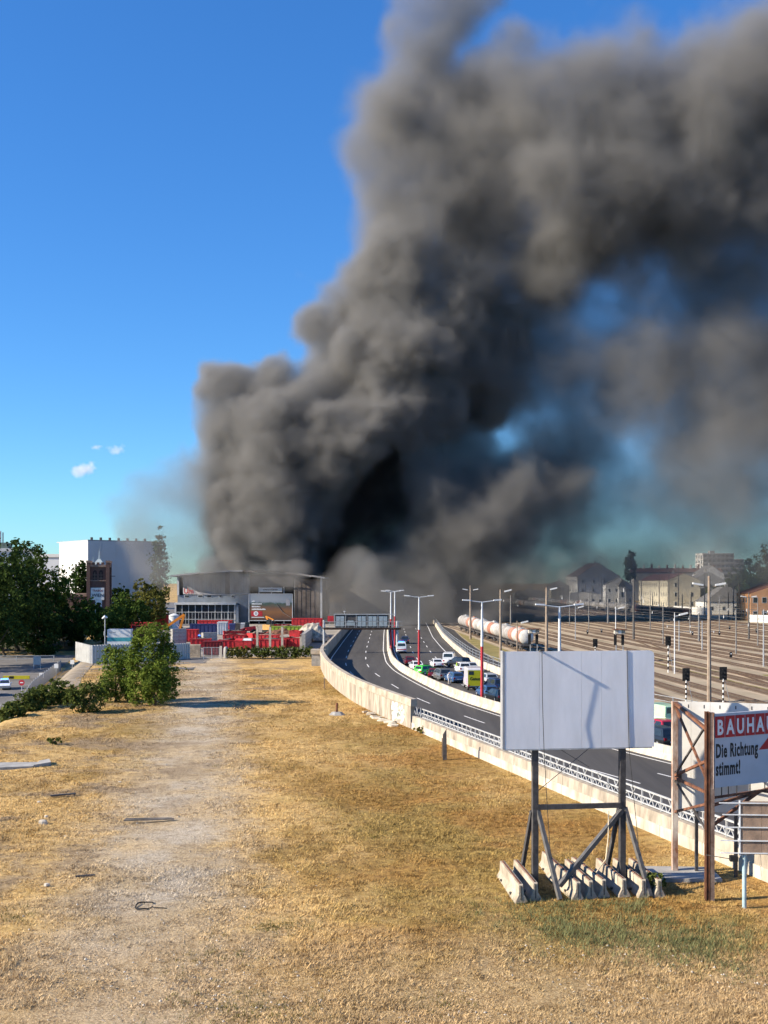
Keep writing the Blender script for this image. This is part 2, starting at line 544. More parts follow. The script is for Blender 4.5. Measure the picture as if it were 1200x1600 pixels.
# outer wall beside the railway, with mesh fence
ow = thing("edge_wall", "pale concrete outer wall of the motorway beside the railway land", "wall")
wall_pieces(ow, "wall_panel", X_right, 0.2, 30, 420, 8.0, [(-.25, -.3), (.2, -.3), (.2, 1.05), (-.12, 1.05)], [concrete_pale])
of = thing("mesh_fence", "grey fence of posts and rails standing on the outer motorway wall", "fence")
for zz in (1.35, 1.85, 2.35):
    b = MB()
    pts = [(*offset_line(X_right, y, .25), zz) for y in np.arange(30, 400, 4.0)]
    for a, c in zip(pts, pts[1:]): b.bar(a, c, .05, .05)
    b.build("rail", galv, of)
pm = MB().box(-.04, .04, -.04, .04, 1.0, 2.45).mesh("post", galv)
for y in np.arange(30, 330, 4.0):
    x_, y_ = offset_line(X_right, y, .25)
    place("post", pm, of, (x_, y_, 0))

# ------------------------------------------------------------------ railway land
gravel_rail = M("rail_gravel", (0.37, 0.30, 0.21), 0.95, 0.2, 0.05, 0.4, col2=(0.21, 0.17, 0.105), detail=10)
ballast = M("track_ballast", (0.34, 0.27, 0.195), 0.95, 0.3, 0.045, 0.5, col2=(0.16, 0.13, 0.095), detail=9)
verge = M("dry_verge", (0.24, 0.19, 0.07), 0.95, 0.25, 0.25, 0.5, col2=(0.13, 0.12, 0.04), detail=8)
rail_steel = M("rail_steel", (0.11, 0.072, 0.052), 0.5, 0.3, 2.0, metal=.3)
sleeper = M("sleeper", (0.23, 0.175, 0.12), 0.9, 0.25, 2.0)
strip("rail_yard", lambda y: X_right(y) + .6, lambda y: 175 + 0 * y, 40, 890, 0.02, gravel_rail, 6, label="brown gravel railway land crossed by many tracks", cat="railway yard")
S_TR = 0.06
TR_J = [0, .2, -.3, .9, .1, -.8, .6, 1.0, -.2, -.9, .4, .9, -.6, 0, .3, -.7, .8, .2, -.5, .6, 0, .5, -.3, 0, 0]
def track_x(k, y):
    j = TR_J[int(round(k))] if abs(k - round(k)) < .01 else 0
    return 28.5 + 4.75 * k + j - S_TR * (y - 216)
strip("grass_verge", lambda y: X_right(y) + 5.2, lambda y: max(X_right(y) + 5.4, track_x(0, y) - 2.6), 95, 420, 0.03, verge, 5, label="dry yellow green verge between outer road and first track", cat="verge")
strip("service_road", lambda y: X_right(y) + 1.2, lambda y: X_right(y) + 4.9, 60, 420, 0.035, asphalt, 5, label="narrow dark service road outside the motorway wall", cat="road")
NTR = 23
for k in range(NTR):
    y0 = 70 + max(0, k - 2) * 2
    tk = thing("railway_track", "railway track on dark ballast, number %d counted from the motorway side" % (k + 1), "track")
    tk["kind"] = "structure"
    ya, yb = y0, 880
    b = MB()
    rings = []
    for yy in np.linspace(ya, yb, 20):
        c = track_x(k, yy)
        rings.append([(c - 1.75, yy, .022), (c + 1.75, yy, .022), (c + 1.45, yy, .09), (c - 1.45, yy, .09)])
    b.loft(rings).build("ballast", ballast, tk)
    for sd_ in (-.75, .75):
        MB().loft([[(track_x(k, yy) + sd_ + dx, yy, zz) for dx, zz in ((-.07, .12), (.07, .12), (.05, .25), (-.05, .25))] for yy in (ya, yb)]).build("rail", rail_steel, tk)
    sl = MB()
    yy = ya + .3
    while yy < 300:
        c = track_x(k, yy)
        sl.box(c - 1.28, c + 1.28, yy - .13, yy + .13, .085, .13)
        yy += .66 if yy < 180 else 1.3
    so = sl.build("sleepers", sleeper, tk); so["kind"] = "stuff"
for (k, yc) in ((4, 150), (8, 190), (6, 240), (11, 170), (2, 190), (13, 230)):
    tk = thing("railway_track", "crossover rails slanting between tracks %d and %d of the yard" % (k + 1, k + 2), "track"); tk["kind"] = "structure"
    for sd_ in (-.75, .75):
        pts = []
        for i in range(13):
            f = i / 12
            yy = yc - 24 + 48 * f
            s_ = f * f * (3 - 2 * f)
            pts.append((track_x(k, yy) * (1 - s_) + track_x(k + 1, yy) * s_ + sd_, yy))
        MB().loft([[(x - .06, y_, .1), (x + .06, y_, .1), (x + .05, y_, .255), (x - .05, y_, .255)] for x, y_ in pts]).build("rail", rail_steel, tk)
# patches of weeds between the tracks are grown further down
# ------------------------------------------------------------------ street on the lower ground to the side, yard paving
strip("street", lambda y: X_crest(y) - 34, lambda y: X_crest(y) - 6.3, 60, 252, -2.44, asphalt_old, 6, label="grey side street on lower ground beside the field", cat="road")
MB().add([(*gp(130, 1046).xy, .02), (*gp(300, 1046).xy, .02), (*gp(330, 1030).xy, .02), (-80, 330, .02), (-58, 222, .02)], [(0, 1, 2, 3, 4)]).build("yard_entry", asphalt_old)
tag(COL.objects[-1], "pale worn paving at the yard entry", "pavement", kind="structure")
MB().add([(-54, 205, .03), (-14, 205, .03), (-12.5, 366, .03), (-110, 366, .03), (-75, 290, .03), (-66, 262, .03)], [(0, 1, 2, 3, 4, 5)]).build("yard_pavement", M("yard_concrete", (0.30, 0.27, 0.23), .9, .2, .15, .2))
tag(COL.objects[-1], "pale concrete paving of the recycling yard", "pavement", kind="structure")

def draped(name, x0f, x1f, y0, y1, dz, mat, label, cat, nx_=7, step=3.0):
    n_ = int((y1 - y0) / step)
    vs = []
    for j in range(n_ + 1):
        y = y0 + (y1 - y0) * j / n_
        for i in range(nx_ + 1):
            x = x0f(y) + (x1f(y) - x0f(y)) * i / nx_
            vs.append((x, y, ground_z(x, y) + dz))
    o = MB().add(vs, [(j * (nx_ + 1) + i, j * (nx_ + 1) + i + 1, (j + 1) * (nx_ + 1) + i + 1, (j + 1) * (nx_ + 1) + i) for j in range(n_) for i in range(nx_)]).build(name, mat, None, True)
    return tag(o, label, cat, kind="structure")
draped("gravel_bank", lambda y: X_crest(y) - 5.2, lambda y: X_crest(y) + 1.5, 146, 222, .05, M("bank_gravel", (.27, .23, .18), .95, .25, .3, .4, col2=(.17, .135, .09)), "grey gravelly bank between yard entry and street", "bank", 9)
draped("grove_shade_floor", lambda y: -170, lambda y: X_crest(min(y, 299)) - 6.5, 253, 345, .06, M("grove_shade_floor", (.075, .065, .03), .95, .35, .12, .5, col2=(.03, .032, .014)), "dark grass sheet with tree shade put into its colour across the street", "ground", 30)  # dark sheet: the shade under the trees is put into its colour

MB().add([(-150, 367, .03), (-14, 367, .03), (-14, 760, .03), (-150, 760, .03)], [(0, 1, 2, 3)]).build("back_lot", asphalt_old)
tag(COL.objects[-1], "grey paved ground behind the burning hall", "pavement", kind="structure")

# ------------------------------------------------------------------ lettering
def text_mesh(body, size, mat, bold=0.0, sx=1.0, align='LEFT', depth=0.004, spacing=1.0):
    cu = bpy.data.curves.new("lettering", 'FONT')
    cu.body = body
    cu.size = size
    cu.offset = bold
    cu.extrude = depth
    cu.align_x = align
    cu.space_character = spacing
    cu.resolution_u = 3
    o = bpy.data.objects.new("lettering_tmp", cu)
    COL.objects.link(o)
    dg = bpy.context.evaluated_depsgraph_get()
    me = bpy.data.meshes.new_from_object(o.evaluated_get(dg))
    bpy.data.objects.remove(o)
    bpy.data.curves.remove(cu)
    me.name = "lettering"
    if sx != 1.0:
        me.transform(Matrix.Diagonal((sx, 1, 1, 1)))
    me.materials.clear()
    me.materials.append(mat)
    return me

# ------------------------------------------------------------------ blank billboard
panel_white = M("panel_white", (0.74, 0.75, 0.79), 0.55, 0.05, 0.9, spec=.3, col2=(0.63, 0.64, 0.67), stretch=(1, 1, .25), detail=8)
bb_c = Vector((8.95, 50.0, 0))
bb = thing("blank_billboard", "large blank white billboard on steel posts standing on concrete blocks", "billboard", bb_c, R(7))
PW, PZ0, PZ1, TH = 7.05, 6.42, 10.86, .34
w3 = PW / 2
# rounded front panel made of sheets side by side
edges = [-w3, -w3 + 1.62, -w3 + 3.6, w3 - 2.52, w3 - 1.2, w3]
for a, c in zip(edges, edges[1:]):
    if abs(c - w3) < 1e-6:
        r_ = .22
        pts = [(a + .004, PZ0), (c, PZ0)] + [(c - r_ + r_ * math.cos(t_), PZ1 - r_ + r_ * math.sin(t_)) for t_ in np.linspace(0, math.pi / 2, 5)] + [(a + .004, PZ1)]
    else:
        pts = [(a + .004, PZ0), (c - .004, PZ0), (c - .004, PZ1), (a + .004, PZ1)]
    MB().loft([[(x, -TH / 2 - .03, z) for x, z in pts], [(x, -TH / 2 + .01, z) for x, z in pts]]).build("sheet", panel_white, bb)
fr = M("billboard_frame_grey", (0.10, 0.105, 0.115), .5, .15, 2)
MB().box(-w3 - .06, w3 - .1, -TH / 2 + .015, TH / 2, PZ0 + .03, PZ1 - .03).build("case", fr, bb)
MB().box(-w3 - .10, -w3 - .004, -TH / 2 - .04, TH / 2 + .05, PZ0 - .02, PZ1 + .02).build("side_trim", M("trim_grey", (.30, .31, .33), .4, .1, 2), bb)
MB().box(-w3, w3 - .1, -TH / 2 - .045, -TH / 2 + .012, PZ0 - .06, PZ0 - .003).build("bottom_trim", galv, bb)
strut_grey = M("strut_grey", (.12, .115, .11), .55, .25, 2.5)
for px in (-2.05, 2.08):
    p = MB()
    p.bar((px, .05, 0), (px, .05, PZ0 + .3), .26, .30)
    p.build("post", dark_steel, bb)
    MB().bar((px + .12, .02, 3.6), (px + .58, -2.0, .05), .17, .19).build("strut", strut_grey, bb)
    MB().bar((px - .10, .2, 3.5), (px - .32, 1.5, .02), .16, .18).build("strut", dark_steel, bb)
MB().bar((-1.95, -.02, 3.72), (2.0, -.02, 3.72), .18, .22).build("cross_beam", dark_steel, bb)
MB().bar((2.0, -.12, 3.5), (-1.25, -1.15, .42), .20, .20).build("diagonal_brace", strut_grey, bb)
for (a, c) in (((-1.0, 0, PZ0), (.5, 0, 5.5)), ((.55, 0, PZ0), (-2.0, 0, 4.4)), ((.9, 0, 5.2), (2.0, 0, 4.2))):
    MB().bar(a, c, .025, .025).build("tie_wire", dark_steel, bb)
cable = M("black_cable", (.02, .02, .02), .6, .1, 3)
for px, ang in ((-1.88, .10), (2.22, .10)):
    if px < 0: MB().bar((px, -TH / 2, PZ1 + .03), (px, -TH / 2 - .33, PZ1 + .06), .10, .06).build("shadow_arm", dark_steel, bb)
    if px < 0: MB().box(px - .09, px + .09, -TH / 2 - .42, -TH / 2 - .30, PZ1 + .02, PZ1 + .10).build("shadow_block", dark_steel, bb)  # arm and small block added to cast the slanting shadow on the board
    MB().tube([(px, -TH / 2 - (.36 if px < 0 else .048), PZ1 + .02), (px + .04, -TH / 2 - (.30 if px < 0 else .048), 8.6), (px + .10, -TH / 2 - (.36 if px < 0 else .05), 6.3), (px + .2, -.9, 3.0), (px + .26, -1.5, .2)], .016, 5).build("cable", cable, bb)
rope = M("pale_rope", (.62, .52, .36), .8, .2, 4)
MB().tube([(1.35, -.2, 3.5), (1.2, -.6, 2.4), (.95, -1.0, 1.5), (.4, -1.3, 1.0)], .03, 6).build("rope", rope, bb)

# concrete safety barriers used as ballast
barrier_top = M("barrier_concrete", (0.46, 0.40, 0.31), .9, .2, 1.1, .4, col2=(.22, .18, .135))
prof = [(-.30, 0), (.30, 0), (.28, .10), (.13, .36), (.10, .80), (-.10, .80), (-.13, .36), (-.28, .10)]
def barrier_mesh(L_):
    b = MB()
    ch = .05
    rings = []
    for yy, s_ in ((0, .82), (ch, 1), (L_ - ch, 1), (L_, .82)):
        rings.append([(x * s_, yy, (z - .4) * (1 - (1 - s_) * .4) + .4 if z > 0 else 0) for x, z in prof])
    return b.loft(rings).mesh("barrier_body", barrier_top)
bmesh4 = barrier_mesh(4.0)
slot_me = MB().box(-.02, .02, -.012, .02, .12, .74).mesh("end_slot", dark_steel)
lift_me = MB().box(-.306, .306, -.09, .09, .12, .20).mesh("lifting_slot", dark_steel)
cap_me = MB().box(-.03, .03, .15, 3.85, .801, .83).mesh("steel_cap_rail", rust)
words_ = ["first", "second", "third", "fourth", "fifth", "sixth", "seventh", "eighth", "ninth", "tenth"]
bl = [(815, 1410, -6), (837, 1407, -8), (903, 1406, -9), (924, 1404, -9), (944, 1402, -9), (976, 1401, -10), (1007, 1402, -8), (1031, 1402, -9), (884, 1388, -4)]
lab = ["outermost at the free end", "second, tight beside the outermost one", "just behind the foot of the diagonal brace", "second after the diagonal brace", "third after the diagonal brace",
       "just before the outer slanting strut", "just past the outer slanting strut", "last towards the rusty sign posts", "set back behind the diagonal brace foot"]
for (u, v, a), l in zip(bl, lab):
    q = gp(u, v)
    t = thing("concrete_barrier", "concrete barrier under the blank billboard, " + l, "barrier", (q.x, q.y, -.03), R(-a * 1.0), "concrete barriers weighing down the billboard")
    t.rotation_euler = (R(rr.uniform(-.8, .8)), R(rr.uniform(-2, 2)), R(-a + rr.uniform(-2, 2)) * -1 if False else R(8 + rr.uniform(-2.5, 2.5)))
    place("barrier_body", bmesh4, t)
    place("end_slot", slot_me, t, (0, -.001, 0))
    place("lifting_slot", lift_me, t, (0, 1.0, 0))
    place("lifting_slot", lift_me, t, (0, 3.0, 0))
    place("cap_rail", cap_me, t)

# ------------------------------------------------------------------ rusty sign tower with two boards
P1, P2 = Vector((14.0, 52.4, 0)), Vector((14.22, 47.7, 0))
st = thing("advertising_sign", "rusty lattice sign frame carrying a red and white shop sign", "sign", P2)
def L1(z): return Vector((P1.x - P2.x, P1.y - P2.y, z))
def L2(z): return Vector((0, 0, z))
MB().box(L1(0).x - .13, L1(0).x + .13, L1(0).y - .13, L1(0).y + .13, -.05, 8.27).build("post", rust_pale, st)
b = MB(); b.box(-.14, .02, -.05, .05, -.05, 8.34); b.box(-.14, -.115, -.13, .13, -.05, 8.34); b.box(-.005, .02, -.13, .13, -.05, 8.34)
b.build("post", rust, st)
MB().box(.06, .24, -.12, .12, -.05, 8.30).build("post", M("post_grey_rust", (.22, .17, .14), .8, .3, 2.5, col2=(.10, .05, .035)), st)
for (za, zb, w_) in ((8.2, 7.5, .13), (8.1, 5.2, .10), (4.7, 7.9, .08), (4.7, 6.2, .12), (4.6, 4.75, .12), (4.5, 3.0, .08), (2.95, 4.3, .11)):
    MB().bar(L1(za), L2(zb), w_, w_).build("brace", rust if w_ > .09 else dark_steel, st)
MB().box(L1(0).x - .05, L1(0).x + .28, L1(0).y - .22, L1(0).y - .14, 4.4, 4.95).build("gusset_plate", dark_steel, st)
# front sign, turned away from the sun
ang = R(27)
sg_w, z0, z1 = 6.2, 5.0, 8.24
sgl = 4.9
fx = lambda s_, n_, z: (.14 + s_ * math.cos(ang) + n_ * math.sin(ang), -.06 + s_ * math.sin(ang) - n_ * math.cos(ang), z)
def sign_box(name, s0, s1, n0, n1, za, zb, mat, parent=st):
    b = MB()
    b.add([fx(s0, n0, za), fx(s1, n0, za), fx(s1, n1, za), fx(s0, n1, za), fx(s0, n0, zb), fx(s1, n0, zb), fx(s1, n1, zb), fx(s0, n1, zb)],
          [(0, 3, 2, 1), (4, 5, 6, 7), (0, 1, 5, 4), (1, 2, 6, 5), (2, 3, 7, 6), (3, 0, 4, 7)])
    return b.build(name, mat, parent)
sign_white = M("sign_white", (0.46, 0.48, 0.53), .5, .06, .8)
sign_panel = sign_box("sign_panel", 0.06, sg_w, -.05, .06, z0, z1, sign_white)
sign_box("frame_edge", 0.0, .055, -.08, .09, z0 - .05, z1 + .05, rust_pale)
sign_red = M("sign_red", (0.40, 0.012, 0.02), .45, .08, 1.5)
letter_white = M("letter_white", (0.72, 0.73, 0.74), .5, .03, 2)
letter_black = M("letter_black", (0.012, 0.012, 0.014), .5, .1, 2)
tile_w = .545
for i, ch in enumerate("BAUHAUS"):
    s0 = .12 + i * .60
    tl = sign_box("letter_tile", s0, s0 + tile_w, .06, .085, z1 - 1.06, z1 - .12, sign_red)
    me = text_mesh(ch, .92, letter_white, .026, .70, 'CENTER', .006)
    o = place("letter", me, tl, fx(s0 + tile_w / 2, .092, z1 - .915), (R(90), 0, ang))
for k, (tx, zz, sc) in enumerate((("Die Richtung", z1 - 1.92, .84), ("stimmt!", z1 - 2.70, .84))):
    me = text_mesh(tx, sc, letter_black, .024, .50, 'LEFT', .006, 1.13)
    place("slogan_line", me, sign_panel, fx(.16, .066, zz), (R(90), 0, ang))
tri = MB().add([fx(2.72, .07, z1 - 1.75), fx(3.45, .07, z1 - 1.75), fx(3.45, .07, z1 - 1.1)], [(0, 1, 2)])
tri.build("red_arrow", sign_red, sign_panel)
for (s0, z_a, s1, z_b, w_) in ((0.1, 4.55, 6.2, 4.7, .10), (0.1, 4.2, 5.9, 4.95, .12), (0.1, 3.3, 3.0, 4.6, .12), (3.0, 4.6, 6.2, 3.9, .10)):
    MB().bar(fx(s0, -.12 if w_ > .1 else -.05, z_a), fx(s1, -.12 if w_ > .1 else -.05, z_b), w_, w_).build("beam", rust, st)
for s_ in (.6, 1.0, 1.5, 2.3, 3.2, 4.0, 5.0):
    MB().bar(fx(s_, -.04, 4.5), fx(s_, -.04, 5.0), .04, .04).build("hanger", dark_steel, st)
# second, blank board catching the light
n2_ = R(-17)
wb = thing("blank_board", "sunlit blank white board behind the red and white shop sign", "billboard", (P1.x + .14, P1.y - .02, 0))
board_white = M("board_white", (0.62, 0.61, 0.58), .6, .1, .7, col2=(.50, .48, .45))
ed = [0, .62, 1.5, 2.4, 3.3, 4.2, 5.1]
for a, c in zip(ed, ed[1:]):
    b = MB()
    for (x0, x1) in ((a + .006, c - .006),):
        ps = [(x * math.cos(n2_), x * math.sin(n2_) + d) for x, d in ((x0, 0), (x1, 0), (x1, .05), (x0, .05))]
        b.loft([[(px, py, 3.05) for px, py in ps], [(px, py, 8.28) for px, py in ps]])
    b.build("board_sheet", board_white, wb)
for x in (.9, 2.7, 4.5):
    MB().bar((x * math.cos(n2_), x * math.sin(n2_) + .12, -.1), (x * math.cos(n2_), x * math.sin(n2_) + .12, 8.2), .14, .14).build("post", dark_steel, wb)
for x in np.arange(.5, 5, .72):
    MB().box(x * math.cos(n2_) - .025, x * math.cos(n2_) + .025, x * math.sin(n2_) - .012, x * math.sin(n2_) + .01, 7.98, 8.14).build("clip", dark_steel, wb)
# small timber board on a pale blue post
sb_p = gp(1163, 1420)
sb = thing("timber_board", "small brown plank board with bars on a pale blue post", "sign board", sb_p, R(-3))
blue_post = M("pale_blue_post", (0.34, 0.46, 0.50), .5, .15, 3)
MB().tube([(0, 0, -.1), (0, 0, 2.35)], .09, 10).build("post", blue_post, sb, True)
MB().tube([(3.0, 0, -.1), (3.0, 0, 2.35)], .09, 10).build("post", blue_post, sb, True)
plank = M("board_planks", (0.30, 0.21, 0.15), .85, .3, 1.5, .2, col2=(.17, .12, .09))
for i in range(4):
    for j in range(2):
        MB().box(-.18 + i * .88, -.18 + i * .88 + .87, -.10, -.05, 2.36 + j * 1.14, 2.36 + j * 1.14 + 1.125).build("plank_panel", plank, sb)
MB().box(-.24, -.19, -.13, -.03, 2.30, 4.66).build("frame_edge", white_metal, sb)
for zz, x0 in ((2.42, -1.05), (2.95, -1.05), (3.52, -.9), (4.06, -.95), (4.56, -1.1)):
    MB().bar((x0, -.14, zz), (3.4, -.14, zz), .045, .045).build("bar", white_metal, sb)
MB().box(-.62, -.30, -.16, .1, 2.05, 2.28).build("floodlight", black, sb)
MB().bar((-1.5, .6, 2.15), (-.4, 0, 2.1), .03, .03).build("conduit", dark_steel, sb)
# slab at the foot of the sign tower
sl_ = thing("concrete_slab", "flat concrete foundation slab at the foot of the rusty sign post", "slab", (13.6, 52.0, 0))
MB().loft([[(-1.9, -1.0, -.2), (2.2, -1.2, -.2), (2.3, 1.0, -.2), (-1.8, 1.1, -.2)], [(-1.9, -1.0, .16), (2.2, -1.2, .14), (2.3, 1.0, .15), (-1.8, 1.1, .17)]]).build("slab_block", concrete_grey, sl_)

# ------------------------------------------------------------------ posts, stumps and litter on the field
q = gp(695, 1187)
t = thing("timber_post", "weathered dark timber post beside the white railing", "post", q)
MB().loft([[(-.16, -.14, -.1), (.16, -.14, -.1), (.15, .14, -.1), (-.15, .14, -.1)], [(-.17, -.12, 1.9), (.12, -.14, 2.5), (.13, .12, 2.4), (-.15, .13, 2.0)]]).build("post_shaft", dark_steel, t)
MB().box(-.24, -.17, -.05, .05, .2, 1.7).build("batten", wood, t)
q = gp(526, 1117)
t = thing("stone_stump", "short rusty pipe set in a concrete lump on the greener grass", "stump", q)
MB().loft([[(math.cos(a) * 1.0, math.sin(a) * .8, -.1) for a in np.arange(0, 6.28, .9)], [(math.cos(a) * .55, math.sin(a) * .42, .32) for a in np.arange(0, 6.28, .9)]]).build("footing", concrete_grey, t)
MB().tube([(0, 0, .2), (.03, 0, 1.25)], .13, 8).build("pipe", rust, t)
q = gp(507, 1076)
t = thing("marker_stake", "thin pale marker stake beside the curved wall", "stake", q)
MB().box(-.09, .09, -.09, .09, -.1, 1.35).build("stake", wood, t)
MB().box(-.11, .11, -.11, .11, 1.35, 1.45).build("stake_cap", concrete_pale, t)
# loop of hose
q = gp(232, 1418)
pts = []
for i in range(30):
    a = i / 29 * 5.6 + .5
    pts.append((math.cos(a) * .36 - .2, math.sin(a) * .55 + .1, .06 + .03 * math.sin(a * 3)))
pts += [(.25, -.15, .05), (.5, -.22, .05), (.85, -.3, .04)]
tag(MB().tube(pts, .03, 6).build("rubber_hose", black, None, True, q), "black loop of rubber hose lying on the straw", "hose")
def beam_piece(name, u, v, L_, a, w_, mat, label, cat, split=1):
    q = gp(u, v)
    t = thing(name, label, cat, q, R(a))
    for k in range(split):
        MB().bar((-L_ / 2 + .08 * k, k * .22 - .1, .07 + .03 * k), (L_ / 2 - .15 * k, k * .17 - .1, .09), w_, .08).build("plank", mat, t)
beam_piece("loose_board", 233, 1282, 2.9, 6, .14, M("grey_board", (.17, .15, .13), .9, .3, 2), "pair of grey boards lying across the gravel track", "board", 2)
beam_piece("loose_board", 98, 1243, 1.6, 24, .2, dark_steel, "single dark board lying on the left of the track", "board")
beam_piece("loose_board", 134, 1370, .9, 10, .1, dark_steel, "short dark stick lying on straw near the hose", "stick")
def stone(u, v, s_, mat, label, name="loose_stone", flat=.6):
    q = gp(u, v)
    pts = [(math.cos(a) * s_ * rr.uniform(.8, 1.1), math.sin(a) * s_ * .7 * rr.uniform(.8, 1.1)) for a in np.arange(0, 6.2, .95)]
    o = MB().loft([[(x, y, -.03) for x, y in pts], [(x * .9, y * .9, s_ * flat * .7) for x, y in pts], [(x * .55, y * .5, s_ * flat) for x, y in pts]]).build(name, mat, None, False, q)
    return tag(o, label, "stone")
stone(67, 1288, .30, concrete_pale, "pale broken concrete block lying on bare soil", flat=.9)
stone(72, 1276, .14, concrete_pale, "small pale pebble behind the broken concrete block")
stone(61, 1254, .17, concrete_pale, "pale stone near the dark board")
stone(187, 1223, .16, concrete_pale, "small white stone on the straw left of the track")
stone(73, 1383, .16, concrete_pale, "white stone beside the short dark stick")
q = gp(18, 1197)
t = thing("concrete_slab", "cracked flat concrete slab on the far side of the bare soil", "slab", q, R(15))
MB().loft([[(-3.2, -1.1, -.1), (1.6, -1.3, -.1), (1.9, .9, -.1), (-2.8, 1.5, -.1)], [(-3.2, -1.1, .12), (1.6, -1.3, .14), (1.9, .9, .1), (-2.8, 1.5, .15)]]).build("slab_piece", concrete_grey, t)
MB().loft([[(1.7, -1.2, -.1), (2.9, -.7, -.1), (2.7, 1.2, -.1), (2.0, .9, -.1)], [(1.7, -1.2, .22), (2.9, -.7, .30), (2.7, 1.2, .26), (2.0, .9, .2)]]).build("slab_piece", concrete_grey, t)
# twisted scrap on the track
q = gp(376, 1108)
t = thing("scrap_metal", "low tangle of dark scrap metal on the track by the tree shadow", "scrap", q)
for k in range(9):
    a = rr.uniform(0, 6.28); L_ = rr.uniform(.5, 1.2)
    MB().tube([(-.9 + k * .22, rr.uniform(-.4, .4), .05), (-.9 + k * .22 + math.cos(a) * L_ * .5, math.sin(a) * L_ * .4, rr.uniform(.1, .55)), (-.9 + k * .22 + math.cos(a) * L_, math.sin(a) * L_ * .6, .06)], .05, 5).build("bent_rod", dark_steel, t)

# ------------------------------------------------------------------ gantry and motorway lamps
gt = thing("sign_gantry", "steel gantry with backs of motorway sign panels spanning the carriageway", "gantry", (0, 214, 0))
GX0, GX1 = -11.9, 2.7
sign_back = M("sign_back_grey", (0.30, 0.36, 0.40), .5, .15, 2.0, metal=.2)
MB().tube([(GX0 + .1, 0, .0), (GX0 + .1, 0, 6.6)], .24, 10).build("gantry_post", galv, gt, True)
MB().box(GX0 - .25, GX0 + .45, -.35, .35, -.3, .5).build("post_foot", galv, gt)
MB().tube([(GX1 - .1, 0, .0), (GX1 - .1, 0, 6.4)], .26, 10).build("gantry_post", galv, gt, True)
MB().box(GX0, GX1 + .6, -.45, .45, 4.72, 4.98).build("gantry_beam", rust, gt)
MB().box(GX0 - .2, GX1 + .8, -.75, .55, 5.0, 5.12).build("walkway", dark_steel, gt)
for zz in (5.6, 6.3):
    MB().bar((GX0 - .2, -.7, zz), (GX1 + .9, -.7, zz), .07, .07).build("handrail", galv, gt)
MB().bar((GX0 + 2.0, -.1, 7.75), (GX1 - .6, -.1, 7.75), .16, .14).build("top_rail", galv, gt)
for x in np.arange(GX0, GX1 + .8, 1.22):
    MB().bar((x, -.7, 5.1), (x, -.7, 6.32), .05, .05).build("railing_post", galv, gt)
for i in range(5):
    x0 = GX0 + 2.3 + i * 2.12
    pn = MB().box(x0, x0 + 1.95, .05, .15, 5.15, 7.6).build("sign_panel", dark_steel, gt)
    if i != 1:
        for a in range(2):
            for c in range(2):
                MB().box(x0 + .16 + a * .84, x0 + .16 + a * .84 + .76, -.02, .048, 5.35 + c * 1.05, 5.35 + c * 1.05 + .98).build("back_plate", sign_back, pn)
    else:
        MB().box(x0 + .1, x0 + 1.75, -.02, .048, 5.5, 6.1).build("back_plate", sign_back, pn)
        MB().box(x0 + .3, x0 + 1.5, -.05, .046, 6.15, 6.5).build("cable_box", sign_back, pn)
    MB().bar((x0 - .09, 0, 5.1), (x0 - .09, 0, 7.7), .10, .10).build("upright", galv, gt)
MB().bar((GX0 + 4.1, -.1, 7.7), (GX0 + 4.1, -.1, 8.3), .07, .07).build("antenna", white_metal, gt)
MB().box(GX0 + 3.9, GX0 + 4.3, -.2, 0, 8.25, 8.38).build("camera_housing", white_metal, gt)
MB().box(GX0 + .8, GX0 + 2.0, .1, .16, 6.2, 7.4).build("warning_panel", red_paint, gt)

def tlamp(x, y, h, arm, label, rz=0.0, red=.56):
    t = thing("street_lamp", label, "street lamp", (x, y, 0), rz, "red and white motorway lamps")
    MB().tube([(0, 0, 0), (0, 0, h * red)], [.20, .165], 10).build("lower_pole", pole_red, t, True)
    MB().tube([(0, 0, h * red), (0, 0, h)], [.163, .10], 10).build("upper_pole", white_metal, t, True)
    for s_ in (-1, 1):
        MB().tube([(0, 0, h - .05), (s_ * arm * .4, 0, h + .02), (s_ * arm, 0, h + .16)], [.07, .06, .05], 6).build("arm", white_metal, t, True)
        hd = MB().loft([[(s_ * (arm - .2), -.13, h + .10), (s_ * (arm - .2), .13, h + .10), (s_ * (arm - .2), .10, h + .25), (s_ * (arm - .2), -.10, h + .25)],
                        [(s_ * (arm + .75), -.10, h + .16), (s_ * (arm + .75), .10, h + .16), (s_ * (arm + .75), .06, h + .30), (s_ * (arm + .75), -.06, h + .30)]]).build("lamp_head", lamp_head, t)
    return t
tlamp(1.35, 214.9, 12.1, 1.2, "red and white double armed lamp just behind the sign gantry's end post", .1)
tlamp(2.3, 232, 12.1, 1.2, "red and white double armed lamp farthest along, partly behind the nearer one", .1)
tlamp(5.5, 171, 11.7, 1.6, "red and white double armed lamp beside the parked green car", .15)
tlamp(11.35, 126, 11.75, 1.6, "red and white double armed lamp in front of the yellow van", .2)
tlamp(16.7, 103.5, 11.7, 1.7, "double armed white topped lamp rising behind the blank billboard", .25)

